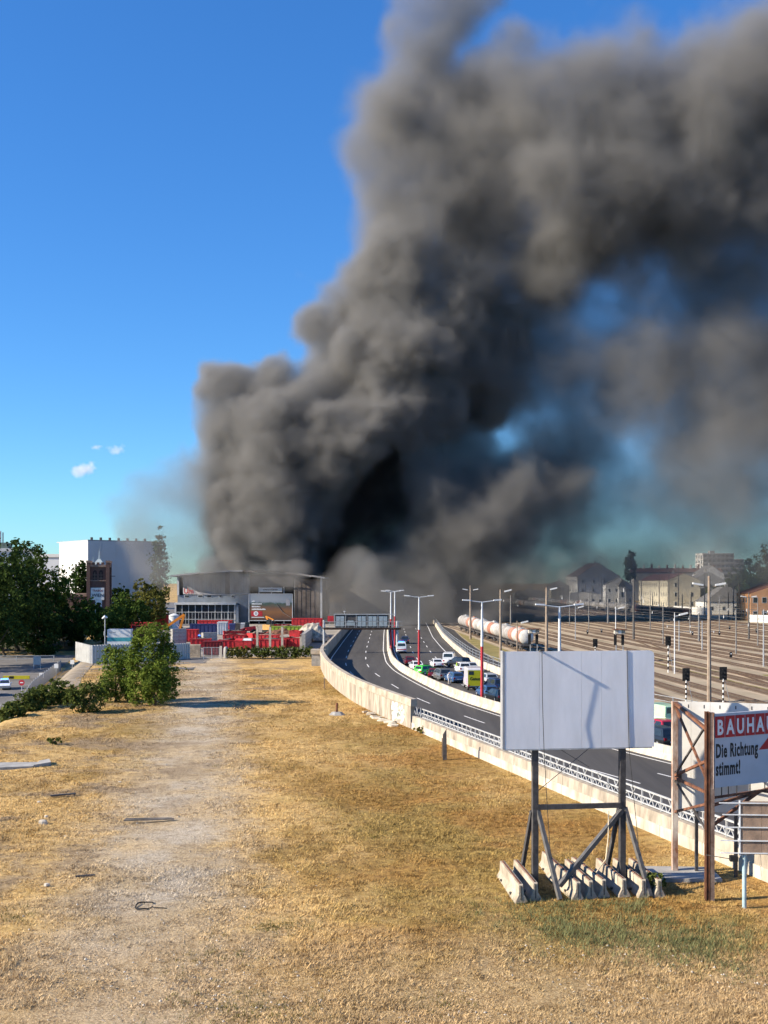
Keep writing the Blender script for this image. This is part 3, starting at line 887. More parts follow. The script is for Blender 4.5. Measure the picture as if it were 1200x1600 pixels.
# ------------------------------------------------------------------ vehicles
tyre_me = {}
def wheel_meshes(r):
    if r not in tyre_me:
        t_ = MB().tube([(0, -.10, 0), (0, -.06, 0), (0, .06, 0), (0, .10, 0)], [r * .86, r, r, r * .86], 16).mesh("wheel", black, True)
        h_ = MB().tube([(0, -.105, 0), (0, -.08, 0), (0, .08, 0), (0, .105, 0)], [r * .50, r * .6, r * .6, r * .50], 12).mesh("rim", M("wheel_rim", (.45, .46, .48), .35, .1, 3, metal=.6), True)
        tyre_me[r] = (t_, h_)
    return tyre_me[r]
tail_red = M("tail_light_red", (.42, .01, .015), .25, .1, 3)
head_clear = M("head_light_clear", (.75, .77, .8), .15, .05, 3)
plate_white = M("number_plate_white", (.75, .75, .74), .4, .05, 3)
blue_light = emit("blue_beacon", (.05, .18, 1.0), 3.0)
SHAPES = {
    #        L    W    belt  H   hood  boot front-screen(x0,x1) rear(x0,x1)
    'hatch': (4.1, 1.78, .92, 1.48, 1.0, .12, .30, .95),
    'sedan': (4.6, 1.82, .92, 1.45, 1.2, .75, .55, 1.0),
    'wagon': (4.7, 1.84, .95, 1.50, 1.2, .10, .35, 1.05),
    'suv': (4.6, 1.90, 1.05, 1.70, 1.1, .10, .30, 1.0),
    'van': (5.2, 2.0, 1.15, 2.15, .75, .03, .08, 1.0),
}
def make_car(kind, col, label, x, y, heading, group, police=False, cat="car"):
    """Heading 0 drives away from the camera along +Y. Car built along +X."""
    L_, W, belt, H, hood, boot, rs_, fs_ = SHAPES[kind]
    name = "van" if kind == 'van' else "car"
    t = thing("parked_" + name, label, cat, (x, y, .05), R(90) + heading, group)
    pm_ = paint(*col)
    hw = W / 2
    # lower body
    def ring(xx, zb, zt, k):
        w_ = hw * k
        return [(xx, -w_ * .94, zb), (xx, w_ * .94, zb), (xx, w_, zb + .18), (xx, w_ * .985, zt - .16), (xx, w_ * .86, zt), (xx, -w_ * .86, zt), (xx, -w_ * .985, zt - .16), (xx, -w_, zb + .18)]
    x0, x1 = -L_ / 2, L_ / 2
    hz = belt - (.12 if kind != 'van' else .02)
    rings = [ring(x0, .42, belt - .14, .86), ring(x0 + .06, .30, belt - .03, .95), ring(x0 + .5, .24, belt, 1), ring(x1 - hood - .2, .24, belt, 1), ring(x1 - hood * .6, .24, hz + .04, 1), ring(x1 - .35, .26, hz - .05, .97), ring(x1 - .06, .30, hz - .15, .90), ring(x1, .40, hz - .26, .80)]
    MB().loft(rings).build("body", pm_, t, True)
    # cabin shell: body coloured, with panes set just proud of it
    xa, xb = x0 + boot, x1 - hood + .15          # at belt
    ra, rb = xa + rs_, xb - fs_                  # at roof
    wb_, wt_ = hw * .93, hw * (.74 if kind != 'van' else .86)
    lo = [(xa, -wb_, belt - .04), (xb, -wb_, belt - .04), (xb, wb_, belt - .04), (xa, wb_, belt - .04)]
    hi_ = [(ra, -wt_, H - .07), (rb, -wt_, H - .07), (rb, wt_, H - .07), (ra, wt_, H - .07)]
    top = [(ra + .16, -wt_ * .88, H), (rb - .2, -wt_ * .88, H), (rb - .2, wt_ * .88, H), (ra + .16, wt_ * .88, H)]
    MB().loft([lo, hi_, top]).build("cabin", pm_, t)
    def pane(name, i, j, f0=.10, f1=.90, zf=(.12, .92), off=.012):
        a, c, d_, e = Vector(lo[i]), Vector(lo[j]), Vector(hi_[j]), Vector(hi_[i])
        n_ = (c - a).cross(e - a).normalized()
        P = lambda s_, r_: (a.lerp(c, s_)).lerp(e.lerp(d_, s_), r_) + n_ * off
        MB().quad(P(f0, zf[0]), P(f1, zf[0]), P(f1, zf[1]), P(f0, zf[1])).build(name, glass, t)
    pane("rear_window", 3, 0, .09, .91, (.2 if kind != 'van' else .35, .9))
    pane("windscreen", 1, 2, .06, .94, (.1, .94))
    if kind == 'van':
        pane("side_window", 0, 1, .72, .92, (.15, .85)); pane("side_window", 2, 3, .08, .28, (.15, .85))
    else:
        pane("side_window", 0, 1, .08, .48); pane("side_window", 0, 1, .52, .90); pane("side_window", 2, 3, .10, .48); pane("side_window", 2, 3, .52, .92)
    wr = .33 if kind != 'suv' else .37
    tm, rm = wheel_meshes(wr)
    for wx_ in (x0 + L_ * .19, x1 - L_ * .18):
        for s_ in (-1, 1):
            wo = place("wheel", tm, t, (wx_, s_ * (hw - .10), wr - .02))
            place("rim", rm, wo)
    for s_ in (-1, 1):
        zt = belt - .12 if kind != 'van' else .95
        MB().box(x0 - .012, x0 + .10, min(s_ * hw * .88, s_ * hw * .60), max(s_ * hw * .88, s_ * hw * .60), zt - .22, zt).build("tail_light", tail_red, t)
        MB().box(x1 - .12, x1 - .02, min(s_ * hw * .80, s_ * hw * .52), max(s_ * hw * .80, s_ * hw * .52), hz - .34, hz - .18).build("headlight", head_clear, t)
        MB().box(xb - fs_ * .25 - .1, xb - fs_ * .25 + .12, s_ * hw * 1.0 - .02 + (0 if s_ > 0 else -.16), s_ * hw * 1.0 + (.18 if s_ > 0 else .02), belt, belt + .15).build("mirror", pm_, t)
    MB().box(x0 - .02, x0 + .02, -.26, .26, .52, .63).build("number_plate", plate_white, t)
    MB().box(x0 - .05, x0 + .12, -hw * .86, hw * .86, .30, .46).build("bumper", black, t)
    if police:
        MB().box(-.15, .15, -hw * .6, hw * .6, H + .003, H + .12).build("light_bar", blue_light, t)
        for s_ in (-1, 1):
            MB().box(x0 + .5, x1 - .7, s_ * (hw + .004) - .006, s_ * (hw + .004) + .006, .68, .84).build("side_stripe", M("police_blue", (.02, .05, .28), .4, .1, 2), t)
        MB().box(x0 - .022, x0 - .002, -hw * .55, hw * .55, .70, .86).build("rear_stripe", red_paint, t)
    return t
def road_heading(y): return math.atan2((X_med(y + 3) - X_med(y - 3)) / 6, 1) * -1
white_p, silver_p, black_p, blue_p = ("white", (.72, .73, .74)), ("silver", (.40, .42, .44)), ("black", (.015, .016, .018)), ("blue", (.04, .09, .20))
dkblue_p, red_p, green_p, grey_p, dkred_p = ("dark_blue", (.02, .035, .08)), ("red", (.36, .015, .025)), ("green", (.05, .62, .03)), ("grey", (.12, .125, .13)), ("dark_red", (.12, .012, .018))
GQ = "vehicles halted on the motorway"
cars = [
    ('van', white_p, "white police van with blue light bar driving off towards the smoke", 627, 1021, 0, True, "van"),
    ('suv', dkblue_p, "dark blue car nearest the smoke, ahead of the white police van", 633, 1006, 0, False, "car"),
    ('hatch', dkred_p, "dark red hatchback close to the median barrier behind the police van", 640, 1040, 0, False, "car"),
    ('sedan', white_p, "white saloon beside the middle red lamp post", 651, 1048, .05, False, "car"),
    ('hatch', green_p, "bright green hatchback standing askew by the median", 667, 1056, -.9, False, "car"),
    ('sedan', white_p, "white saloon alone in the middle lane behind the queue", 683, 1044, .03, False, "car"),
    ('van', white_p, "white van at the outer edge beside the black off-roader", 703, 1040, -.2, False, "van"),
    ('suv', black_p, "black off-roader against the outer wall", 718, 1044, .5, False, "car"),
    ('suv', grey_p, "grey off-roader in front of the person in white", 691, 1064, .1, False, "car"),
    ('hatch', dkred_p, "dark red hatchback between the green car and the grey off-roader", 679, 1061, -.2, False, "car"),
    ('wagon', blue_p, "blue estate car ahead of the yellow van", 711, 1068, .1, False, "car"),
    ('sedan', silver_p, "silver saloon by the outer wall next to the hi-vis helper", 736, 1050, .1, False, "car"),
    ('suv', white_p, "white off-roader between the blue estate and the silver saloon", 724, 1053, .0, False, "car"),
    ('wagon', silver_p, "silver estate car level with the yellow van", 763, 1070, .1, False, "car"),
    ('suv', dkblue_p, "dark blue off-roader beside the billboard edge", 776, 1082, .1, False, "car"),
    ('hatch', blue_p, "light blue hatchback low behind the red lamp post", 763, 1091, .05, False, "car"),
    ('wagon', black_p, "black estate car cut off by the billboard edge", 780, 1098, .05, False, "car"),
    ('hatch', red_p, "red hatchback seen in the gap between the billboards", 1037, 1152, .0, False, "car"),
    ('suv', black_p, "black off-roader under the red hatchback in the billboard gap", 1036, 1170, .0, False, "car"),
    ('van', ("pale_green", (.42, .60, .38)), "pale green van top showing above the red hatchback", 1040, 1138, .0, False, "van"),
]
for kd, colr, lb, u, v, dh, pol, ct in cars:
    q = gp(u, v, .05)
    make_car(kd, colr, lb, q.x, q.y + SHAPES[kd][0] * .45, road_heading(q.y) + dh, GQ, pol, ct)
# yellow box van
q = gp(742, 1079, .05)
yv = thing("box_van", "yellow green box van with white flank and script lettering on its rear", "van", (q.x, q.y + 2.4, .05), R(90) + road_heading(q.y) * .9 - .10, GQ)
yel = M("van_yellow_green", (.36, .36, .015), .4, .1, 1)
vw = paint("van_white", (.70, .68, .70))
MB().loft([[(-2.6, -1.06, .55), (1.4, -1.06, .55), (1.4, 1.06, .55), (-2.6, 1.06, .55)], [(-2.6, -1.06, 2.75), (1.4, -1.06, 2.75), (1.4, 1.06, 2.75), (-2.6, 1.06, 2.75)], [(-2.5, -.98, 2.86), (1.3, -.98, 2.86), (1.3, .98, 2.86), (-2.5, .98, 2.86)]]).build("box", vw, yv)
MB().loft([[(1.4, -1.0, .4), (2.9, -1.0, .4), (2.9, 1.0, .4), (1.4, 1.0, .4)], [(1.4, -1.0, 1.2), (2.95, -.95, 1.1), (2.95, .95, 1.1), (1.4, 1.0, 1.2)], [(1.4, -.9, 2.15), (2.1, -.85, 2.1), (2.1, .85, 2.1), (1.4, .9, 2.15)]]).build("cab", vw, yv)
rd = MB().box(-2.632, -2.604, -1.02, 1.02, .62, 2.62).build("rear_door", yel, yv)
MB().box(-2.645, -2.634, .30, .95, 2.05, 2.52).build("rear_window", glass, rd)
place("script_lettering", text_mesh("Genuss", .58, letter_black, .01, .85, 'CENTER', .004), rd, (-2.642, 0.05, 1.35), (R(90), 0, R(-90)))
MB().box(-1.9, -.9, 1.062, 1.075, .75, 1.5).build("flank_poster", M("poster_purple", (.22, .06, .24), .5, .3, 4, col2=(.6, .55, .6)), yv)
MB().box(-2.7, -2.5, -1.0, 1.0, .30, .5).build("bumper", black, yv)
tm, rm = wheel_meshes(.36)
for wx_ in (-1.6, 2.05):
    for s_ in (-1, 1):
        wo = place("wheel", tm, yv, (wx_, s_ * .92, .33)); place("rim", rm, wo)
for s_ in (-1, 1):
    MB().box(-2.65, -2.60, s_ * .95 - .08, s_ * .95 + .08, .55, .80).build("tail_light", tail_red, yv)

# people beside the cars
def person(label, x, y, rz, shirt, legs, skin=(.45, .28, .2), hair=(.05, .035, .025), arm=0.3):
    me = bpy.data.meshes.new("person")
    J = [(0, 0, .95), (0, 0, 1.15), (0, 0, 1.38), (0, 0, 1.50), (0, -.01, 1.60), (0, -.02, 1.72),
         (.10, 0, .90), (.12, -.03, .50), (.13, .02, .08), (.13, -.15, .04), (-.10, 0, .90), (-.12, -.06, .50), (-.13, .04, .08), (-.13, -.13, .04),
         (.20, 0, 1.40), (.27, -.02, 1.14), (.25, -.16 * arm * 3, .93), (.25, -.20 * arm * 3, .84), (-.20, 0, 1.40), (-.28, .02, 1.14), (-.27, -.10, .92), (-.27, -.13, .83)]
    E = [(0, 1), (1, 2), (2, 3), (3, 4), (4, 5), (0, 6), (6, 7), (7, 8), (8, 9), (0, 10), (10, 11), (11, 12), (12, 13), (2, 14), (14, 15), (15, 16), (16, 17), (2, 18), (18, 19), (19, 20), (20, 21)]
    RD = [.155, .145, .17, .065, .10, .085, .10, .068, .048, .045, .10, .068, .048, .045, .075, .052, .042, .04, .075, .052, .042, .04]
    me.from_pydata(J, E, [])
    o = place("person", me, None, (x, y, .05), (0, 0, rz))
    sm_ = o.modifiers.new("skin", 'SKIN')
    for i, r_ in enumerate(RD):
        me.skin_vertices[0].data[i].radius = (r_, r_ * (.75 if i < 3 else 1))
    me.skin_vertices[0].data[0].use_root = True
    o.modifiers.new("sub", 'SUBSURF').levels = 1
    o.modifiers["sub"].render_levels = 2
    m = bpy.data.materials.new("person_clothes"); m.use_nodes = True
    t_ = m.node_tree
    tc = t_.nodes.new("ShaderNodeTexCoord"); sp = t_.nodes.new("ShaderNodeSeparateXYZ"); dv = t_.nodes.new("ShaderNodeMath"); dv.operation = 'DIVIDE'; dv.inputs[1].default_value = 2.0
    cr = t_.nodes.new("ShaderNodeValToRGB"); cr.color_ramp.interpolation = 'CONSTANT'
    t_.links.new(tc.outputs["Object"], sp.inputs[0]); t_.links.new(sp.outputs[2], dv.inputs[0]); t_.links.new(dv.outputs[0], cr.inputs[0])
    els = cr.color_ramp.elements
    els[0].color = (.02, .02, .02, 1); els[1].position = .05; els[1].color = (*legs, 1)
    for p_, c_ in ((.45, shirt), (.745, skin), (.855, hair)):
        e = els.new(p_); e.color = (*c_, 1)
    t_.links.new(cr.outputs[0], t_.nodes["Principled BSDF"].inputs["Base Color"])
    t_.nodes["Principled BSDF"].inputs["Roughness"].default_value = .8
    me.materials.append(m)
    return tag(o, label, "person", "people standing among the cars")
q = gp(702, 1070, .05); person("person in a white top and pale trousers standing beside the grey off-roader", q.x, q.y, .4, (.75, .75, .75), (.55, .5, .45))
q = gp(718, 1066, .05); person("person in a yellow top walking at the yellow van's corner", q.x, q.y, -.5, (.75, .62, .05), (.03, .03, .05))
q = gp(714, 1051, .05); person("helper in a lime hi-vis vest between black off-roader and silver saloon", q.x, q.y, 1.2, (.45, .75, .05), (.03, .03, .05))

# ------------------------------------------------------------------ the burning hall
HY = 368.0
k_ = HY / FPX
def hx(u): return (u - 600) * k_
def hz_(v): return CAM_H + (HOR - v) * k_
hall = thing("burning_hall", "grey industrial hall with curved roof and smoke pouring from its front", "hall", (0, HY, 0))
clad = M("hall_cladding", (0.30, 0.30, 0.30), .7, .2, .35, col2=(.16, .155, .15), stretch=(1, 1, .3))
clad_blue = M("hall_blue_grey_panel", (0.20, 0.23, 0.27), .6, .15, .4)
clad_brown = M("hall_scorched_cladding", (0.16, 0.135, 0.12), .8, .3, .3, col2=(.07, .06, .055))
soot = M("soot_black", (0.012, 0.011, 0.011), .95, .3, .5)
frame_pale = M("hall_pale_frame", (0.50, 0.51, 0.52), .6, .12, 1)
roof_mat = M("hall_roof", (0.33, 0.32, 0.31), .7, .2, .4)
# walls: side and back, front in bays
D_ = 52.0
MB().box(hx(277), hx(277) + .4, .3, D_, 0, 15.8).build("side_wall", clad, hall)
MB().box(hx(503) - .4, hx(503), .3, D_, 0, 14.6).build("side_wall", clad_brown, hall)
MB().box(hx(277), hx(503), D_, D_ + .4, 0, 15).build("back_wall", clad, hall)
def facade(name, u0, u1, v0, v1, mat, y0=0, y1=.3, parent=hall):
    return MB().box(hx(u0), hx(u1), y0, y1, max(0, hz_(v1)), hz_(v0)).build(name, mat, parent)
# upper left: corrugated sheets with sagging lower edge
n = 14
for i in range(n):
    ua, ub = 286 + i * (388 - 286) / n, 286 + (i + 1) * (388 - 286) / n - .25
    um = (ua + ub) / 2
    vt = 900 - (um - 286) * .075
    vb = 930 - .5 * math.cos((um - 335) / 52 * 1.4)
    facade("cladding_sheet", ua, ub, vt, vb, clad if i != 9 else clad_brown, .35, .5)
facade("lower_wall", 278, 388.5, 930, 978, clad_blue, .1, .5)
for i, (ua, ub) in enumerate(((288, 296), (309, 317), (323, 331), (342, 347), (361, 366))):
    w_ = facade("window", ua, ub, 929.5, 933.5, frame_pale, .02, .12)
    facade("pane", ua + .6, ub - .6, 930.1, 932.9, glass, -.01, .03, w_)
# peeling banner with red lettering
ban_w = M("banner_white", (.66, .62, .60), .6, .1, 1)
bn = MB()
cols_ = 24
top_, bot_ = [], []
for i in range(cols_ + 1):
    f = i / cols_
    u = 286 + f * 100
    vt = 918 + 10.3 * min(1, f * 2.2) ** .7 + (0 if f < .75 else -4 * (f - .75))
    vb = 928 + 1.4 * math.sin(f * 3.14)
    top_.append((hx(u), .0 - .25 * math.sin(f * 6), hz_(min(vt, vb - .6)))); bot_.append((hx(u), 0, hz_(vb)))
vs = top_ + bot_
bn.add(vs, [(i, i + 1, cols_ + 2 + i, cols_ + 1 + i) for i in range(cols_)])
bo = bn.build("banner", ban_w, hall)
bo.modifiers.new("thick", 'SOLIDIFY').thickness = .05
place("lettering", text_mesh("Um", 2.5, red_paint, .05, .9, 'LEFT', .01), bo, (hx(287.5), -.32, hz_(927.3)), (R(90), 0, 0))
# glazed entrance with canopy
ent = MB().box(hx(276), hx(371), -4.2, .05, hz_(944.5), hz_(941.5)).build("canopy", frame_pale, hall)
MB().box(hx(277), hx(369), -3.0, -2.9, 0, hz_(944.5)).build("glazing", glass, ent)
for i in range(10):
    u = 277 + i * (369 - 277) / 9
    MB().box(hx(u) - (.25 if i in (0, 9) else .11), hx(u) + (.25 if i in (0, 9) else .11), -3.3, -2.98, 0, hz_(944.5) - .003).build("mullion", frame_pale, ent)
for v in (956, 967):
    MB().bar((hx(277), -3.5, hz_(v)), (hx(369), -3.5, hz_(v)), .14, .16).build("railing_bar", frame_pale, ent)
for i in range(19):
    u = 278 + i * 90 / 18
    MB().bar((hx(u), -3.5, 0), (hx(u), -3.5, hz_(956)), .09, .09).build("railing_post", frame_pale, ent)
MB().box(hx(371) + .05, hx(375), -3.9, .05, 0, hz_(945)).build("entrance_side", clad_blue, hall)
# burnt out middle bay
facade("burnt_opening", 390, 461, 897, 978, soot, 2.0, 2.3)
facade("scorched_panel", 390, 458, 901, 917, M("scorched_panel", (.10, .095, .09), .8, .3, .5), .5, .7)
for u in (389, 404.5, 424, 443.5, 460):
    facade("steel_post", u - .7, u + .7, 903 if u in (389, 460) else 917, 978, frame_pale if u not in (389, 460) else clad, .2, .48)
facade("scorched_wall", 461, 502, 905, 978, clad_brown, .1, .4)
for i in range(6):
    facade("cladding_rib", 463 + i * 7, 463.5 + i * 7, 906, 977, clad_brown, .02, .1)
facade("corner_post", 500.5, 503.5, 903, 978, frame_pale, -.2, .1)
facade("corner_post", 277, 280, 901, 930, frame_pale, -.3, .1)
nm = facade("name_board", 405, 441, 918, 925, white_paint, -.1, .1)
u = 411.0
while u < 434:
    s_ = rr.uniform(.9, 2.2)
    MB().box(hx(u), hx(u + s_), -.125, -.102, hz_(922.2), hz_(921.0 - rr.uniform(0, .5))).build("word_stroke", letter_black, nm)
    u += s_ + .4
# roof: thin curved shell with eaves
rp = [(268, 899), (290, 896.5), (320, 893.5), (350, 891.3), (390, 889.6), (420, 890.4), (450, 893), (480, 897.5), (508, 902)]
def roof_v(u): return float(np.interp(u, [p[0] for p in rp], [p[1] for p in rp]))
segs = [(268, 291, 0), (291, 314, 0), (314, 337, .5), (337, 360, .4), (360, 381, 1.0), (381, 398, 2.2), (446, 466, 2.4), (466, 487, .8), (487, 508, 0)]
for (ua, ub, sag) in segs:
    za, zb = hz_(roof_v(ua) + sag * .4), hz_(roof_v(ub) + sag)
    MB().loft([[(hx(ua) + .04, y_, za), (hx(ub) - .04, y_, zb), (hx(ub) - .04, y_, zb - .5), (hx(ua) + .04, y_, za - .5)] for y_ in (-3.0, D_ + 1)]).build("roof_sheet", roof_mat if sag < 2 else clad_brown, hall)
for y_ in (-2.5, 6, 15, 24):
    for (ua, ub) in ((395, 409), (409, 423), (423, 437), (437, 449)):
        MB().bar((hx(ua), y_, hz_(roof_v(ua) + 1.5)), (hx(ub), y_, hz_(roof_v(ub) + 1.5)), .22, .3).build("bare_rafter", soot, hall)
        MB().bar((hx(ua), y_, hz_(roof_v(ua) + 1.5)), (hx(ub), y_, hz_(roof_v(ub) + 6)), .14, .14).build("bare_truss", soot, hall)
# advertising hoarding in front
ad = thing("advertising_hoarding", "hoarding with a brown fire picture, white words and red emblem before the hall", "billboard", (0, HY - 6, 0))
ka = (HY - 6) / FPX
def ax_(u): return (u - 600) * ka
def az_(v): return CAM_H + (HOR - v) * ka
m = bpy.data.materials.new("hoarding_print"); m.use_nodes = True
t_ = m.node_tree; N, L = t_.nodes.new, t_.links.new
tc = N("ShaderNodeTexCoord"); sp = N("ShaderNodeSeparateXYZ"); L(tc.outputs["Generated"], sp.inputs[0])
nz = N("ShaderNodeTexNoise"); nz.inputs["Scale"].default_value = 7; nz.inputs["Detail"].default_value = 6; nz.inputs["Roughness"].default_value = .7; L(tc.outputs["Generated"], nz.inputs["Vector"])
md = N("ShaderNodeMath"); md.operation = 'MULTIPLY_ADD'; L(nz.outputs[0], md.inputs[0]); md.inputs[1].default_value = .35; L(sp.outputs[2], md.inputs[2])
cr = N("ShaderNodeValToRGB"); L(md.outputs[0], cr.inputs[0])
e = cr.color_ramp.elements
e[0].position = .12; e[0].color = (.04, .03, .025, 1); e[1].position = .98; e[1].color = (.30, .33, .36, 1)
for p_, c_ in ((.32, (.13, .06, .03)), (.5, (.22, .10, .035)), (.66, (.16, .085, .05)), (.80, (.05, .09, .07)), (.88, (.26, .29, .32))):
    x_ = e.new(p_); x_.color = (*c_, 1)
L(cr.outputs[0], t_.nodes["Principled BSDF"].inputs["Base Color"])
pr = MB().box(ax_(389.5), ax_(456.5), -.1, .1, az_(969), az_(928.5)).build("print", m, ad)
for (u0, u1, v0, v1) in ((388.5, 389.6, 928, 976), (456.4, 457.6, 928, 976)):
    MB().box(ax_(u0), ax_(u1), -.2, .2, max(0, az_(v1)), az_(v0)).build("frame_post", frame_pale, ad)
for v in (928, 969.6):
    MB().box(ax_(389.7), ax_(456.3), -.15, .15, az_(v + .5), az_(v - .5)).build("frame_rail", frame_pale, ad)
# blurred white words: four lines of separate strokes
for r_, (v, wd) in enumerate(((939.5, 5), (943.5, 14), (947.8, 13), (952, 21))):
    u = 393.5
    while u < 393.5 + wd:
        s_ = rr.uniform(1.0, 1.9)
        MB().box(ax_(u), ax_(u + s_), -.13, -.10, az_(v + 1.0), az_(v - rr.uniform(.4, 1.3))).build("word_stroke", letter_white, pr)
        u += s_ + .35
em = MB().box(ax_(392.5), ax_(410), -.13, -.102, az_(963), az_(955)).build("red_emblem", red_paint, pr)
MB().tube([(ax_(400), -.16, az_(958.6)), (ax_(400), -.132, az_(958.6))], .78, 16).build("emblem_ring", letter_white, em)
MB().tube([(ax_(400), -.165, az_(958.6)), (ax_(400), -.161, az_(958.6))], .45, 12).build("emblem_core", galv, em)
MB().box(ax_(393), ax_(413), -.13, -.102, az_(965), az_(964)).build("address_line", letter_white, pr)
MB().bar((ax_(432), -.12, az_(944)), (ax_(442), -.12, az_(957)), .45, .06).build("water_jet", M("print_pale", (.42, .38, .34), .6, .2, 2), pr)
MB().bar((ax_(442), -.12, az_(957)), (ax_(455), -.12, az_(965)), .5, .06).build("water_jet", MATS["print_pale"], pr)
MB().box(ax_(447), ax_(453), -.13, -.102, az_(946), az_(936)).build("figure", M("print_blue_grey", (.20, .22, .26), .6, .4, 3, col2=(.5, .45, .42)), pr)

# ------------------------------------------------------------------ recycling yard
def container(label, u, v, L_, W_, H_, rz, mat, open_top=True, ribs=9, name="skip_container", cat="container", load=None):
    q = gp(u, v)
    t = thing(name, label, cat, (q.x, q.y, .04), R(rz), "containers and skips in the recycling yard")
    th = .06
    b = MB()
    sl_ = .12 if open_top else 0
    def shell(i):
        o_ = th if i else 0
        return [[(-L_ / 2 + sl_ + o_, -W_ / 2 + sl_ * .5 + o_, .15 + o_), (L_ / 2 - sl_ - o_, -W_ / 2 + sl_ * .5 + o_, .15 + o_), (L_ / 2 - sl_ - o_, W_ / 2 - sl_ * .5 - o_, .15 + o_), (-L_ / 2 + sl_ + o_, W_ / 2 - sl_ * .5 - o_, .15 + o_)],
                [(-L_ / 2 + o_, -W_ / 2 + o_, H_), (L_ / 2 - o_, -W_ / 2 + o_, H_), (L_ / 2 - o_, W_ / 2 - o_, H_), (-L_ / 2 + o_, W_ / 2 - o_, H_)]]
    if open_top:
        a, c = shell(0); d_, e_ = shell(1)
        vs = a + c + e_ + d_
        fs = [(0, 3, 2, 1)]
        for r0 in (0, 4, 8):
            for k in range(4): fs.append((r0 + k, r0 + (k + 1) % 4, r0 + 4 + (k + 1) % 4, r0 + 4 + k))
        fs.append((12, 13, 14, 15))
        b.add(vs, fs)
    else:
        a, c = shell(0); b.loft([a, c])
    b.build("shell", mat, t)
    for s_ in (-1, 1):
        for k in range(ribs):
            x_ = -L_ / 2 + (k + .5) * L_ / ribs
            MB().box(x_ - .06, x_ + .06, s_ * W_ / 2 - .07 + (0 if s_ < 0 else 0), s_ * W_ / 2 + .07, .25, H_ - .10).build("rib", mat, t)
        MB().box(-L_ / 2 - .05, L_ / 2 + .05, s_ * W_ / 2 - .09, s_ * W_ / 2 + .09, H_ - .10, H_ + .03).build("top_rail", mat, t)
    if load:
        lo_ = MB(); g_ = 7
        vs = [(-L_ / 2 + .15 + i * (L_ - .3) / g_, -W_ / 2 + .15 + j * (W_ - .3) / 4, H_ - .35 + .55 * rr.random() * math.sin(math.pi * (i + .3) / (g_ + .6)) + .2) for j in range(5) for i in range(g_ + 1)]
        lo_.add(vs, [(j * (g_ + 1) + i, j * (g_ + 1) + i + 1, (j + 1) * (g_ + 1) + i + 1, (j + 1) * (g_ + 1) + i) for j in range(4) for i in range(g_)])
        o = lo_.build("load", load, t); o["kind"] = "stuff"
    return t
rub = M("mixed_rubble", (.22, .17, .12), .9, .4, 2.2, .5, col2=(.08, .06, .05))
scrapm = M("scrap_pile", (.10, .085, .075), .8, .4, 3, .5)
lime = M("lime_paint", (.33, .42, .05), .55, .2, 1.5)
navy = M("navy_paint", (.03, .045, .14), .5, .2, 1)
whitec = M("container_white", (.60, .62, .63), .5, .12, .8)
container("red skip nearest the hedge with two pale bin lids", 362, 1014, 5.5, 2.3, 1.9, 3, container_red, ribs=6, load=scrapm)
container("red skip second from the gate with a shallow load", 388, 1013, 5.2, 2.3, 1.9, 2, container_red, ribs=6, load=rub)
container("long red skip behind the hedge and the pale posts", 422, 1013, 7.0, 2.4, 1.9, -2, container_red, ribs=7, load=scrapm)
container("red skip at the end of the hedge next to the grey block wall", 452, 1012, 6.2, 2.4, 2.1, -3, container_red, ribs=7, load=rub)
container("upright red skip behind the others beside the grey block wall", 463, 1004, 4.5, 2.4, 2.8, 84, container_red, ribs=6)
container("red skip in the second row behind the bin lids", 367, 1003, 5.5, 2.3, 1.7, 0, container_red, ribs=6, load=rub)
container("red skip in the second row behind the long one", 395, 1001, 5.5, 2.3, 1.7, 6, container_red, ribs=6, load=scrapm)
container("lime green skip loaded with rubble in front of the hoarding", 456, 990, 11.0, 2.5, 2.0, 2, lime, ribs=10, load=rub)
container("closed red container under the hoarding's outer corner", 480, 981, 9.4, 2.5, 2.9, 0, container_red, False, 9, "shipping_container")
container("small rust red container on top of the closed red one's far end", 473, 974, 5.0, 2.4, 4.3, 0, rust, False, 5, "shipping_container")
container("long low red container roof before the glazed entrance", 336, 984, 10.0, 2.5, 2.7, 0, container_red, False, 9, "shipping_container")
container("navy and white container beside the orange excavator", 322, 990, 8.6, 2.6, 2.6, 2, navy, False, 8, "shipping_container")
container("pale grey container standing end-on in the middle of the yard", 348, 992, 2.6, 4.5, 3.4, 4, whitec, False, 4, "shipping_container")
container("red container behind the police car", 297, 1003, 3.9, 2.6, 2.9, 3, container_red, False, 5, "shipping_container")
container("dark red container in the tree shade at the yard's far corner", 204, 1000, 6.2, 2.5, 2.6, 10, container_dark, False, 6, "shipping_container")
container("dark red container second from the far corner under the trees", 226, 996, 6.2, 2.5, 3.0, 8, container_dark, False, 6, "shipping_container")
container("tall red container with pale roof sheet next to the grey tank", 250, 983, 7.0, 2.6, 4.2, 8, container_red, False, 7, "shipping_container")
container("slatted dark red container beside the yard gate", 333, 1024, 3.6, 2.3, 2.7, 2, container_dark, False, 6, "shipping_container")
container("bright red skip parked crosswise between the bin lids and the loader", 404, 1003, 5.0, 2.4, 2.1, 40, container_red, ribs=6, load=rub)
container("red skip with heaped rubble before the loader", 418, 1004, 5.4, 2.4, 1.8, -8, container_red, ribs=6, load=rub)
container("red skip behind the rusty scrap heap", 436, 987, 6.0, 2.4, 2.0, 4, container_red, ribs=6, load=scrapm)
container("low red skip between the pale end-on container and the loader", 366, 996, 5.6, 2.3, 1.6, 12, container_red, ribs=6, load=rub)
container("bright red skip at the timber stack's back", 314, 1012, 4.4, 2.3, 1.9, 4, container_red, ribs=5, load=scrapm)
container("red closed container half hidden by the poplar top", 222, 988, 6.5, 2.5, 2.7, 6, container_red, False, 6, "shipping_container")
q = gp(172, 1024)
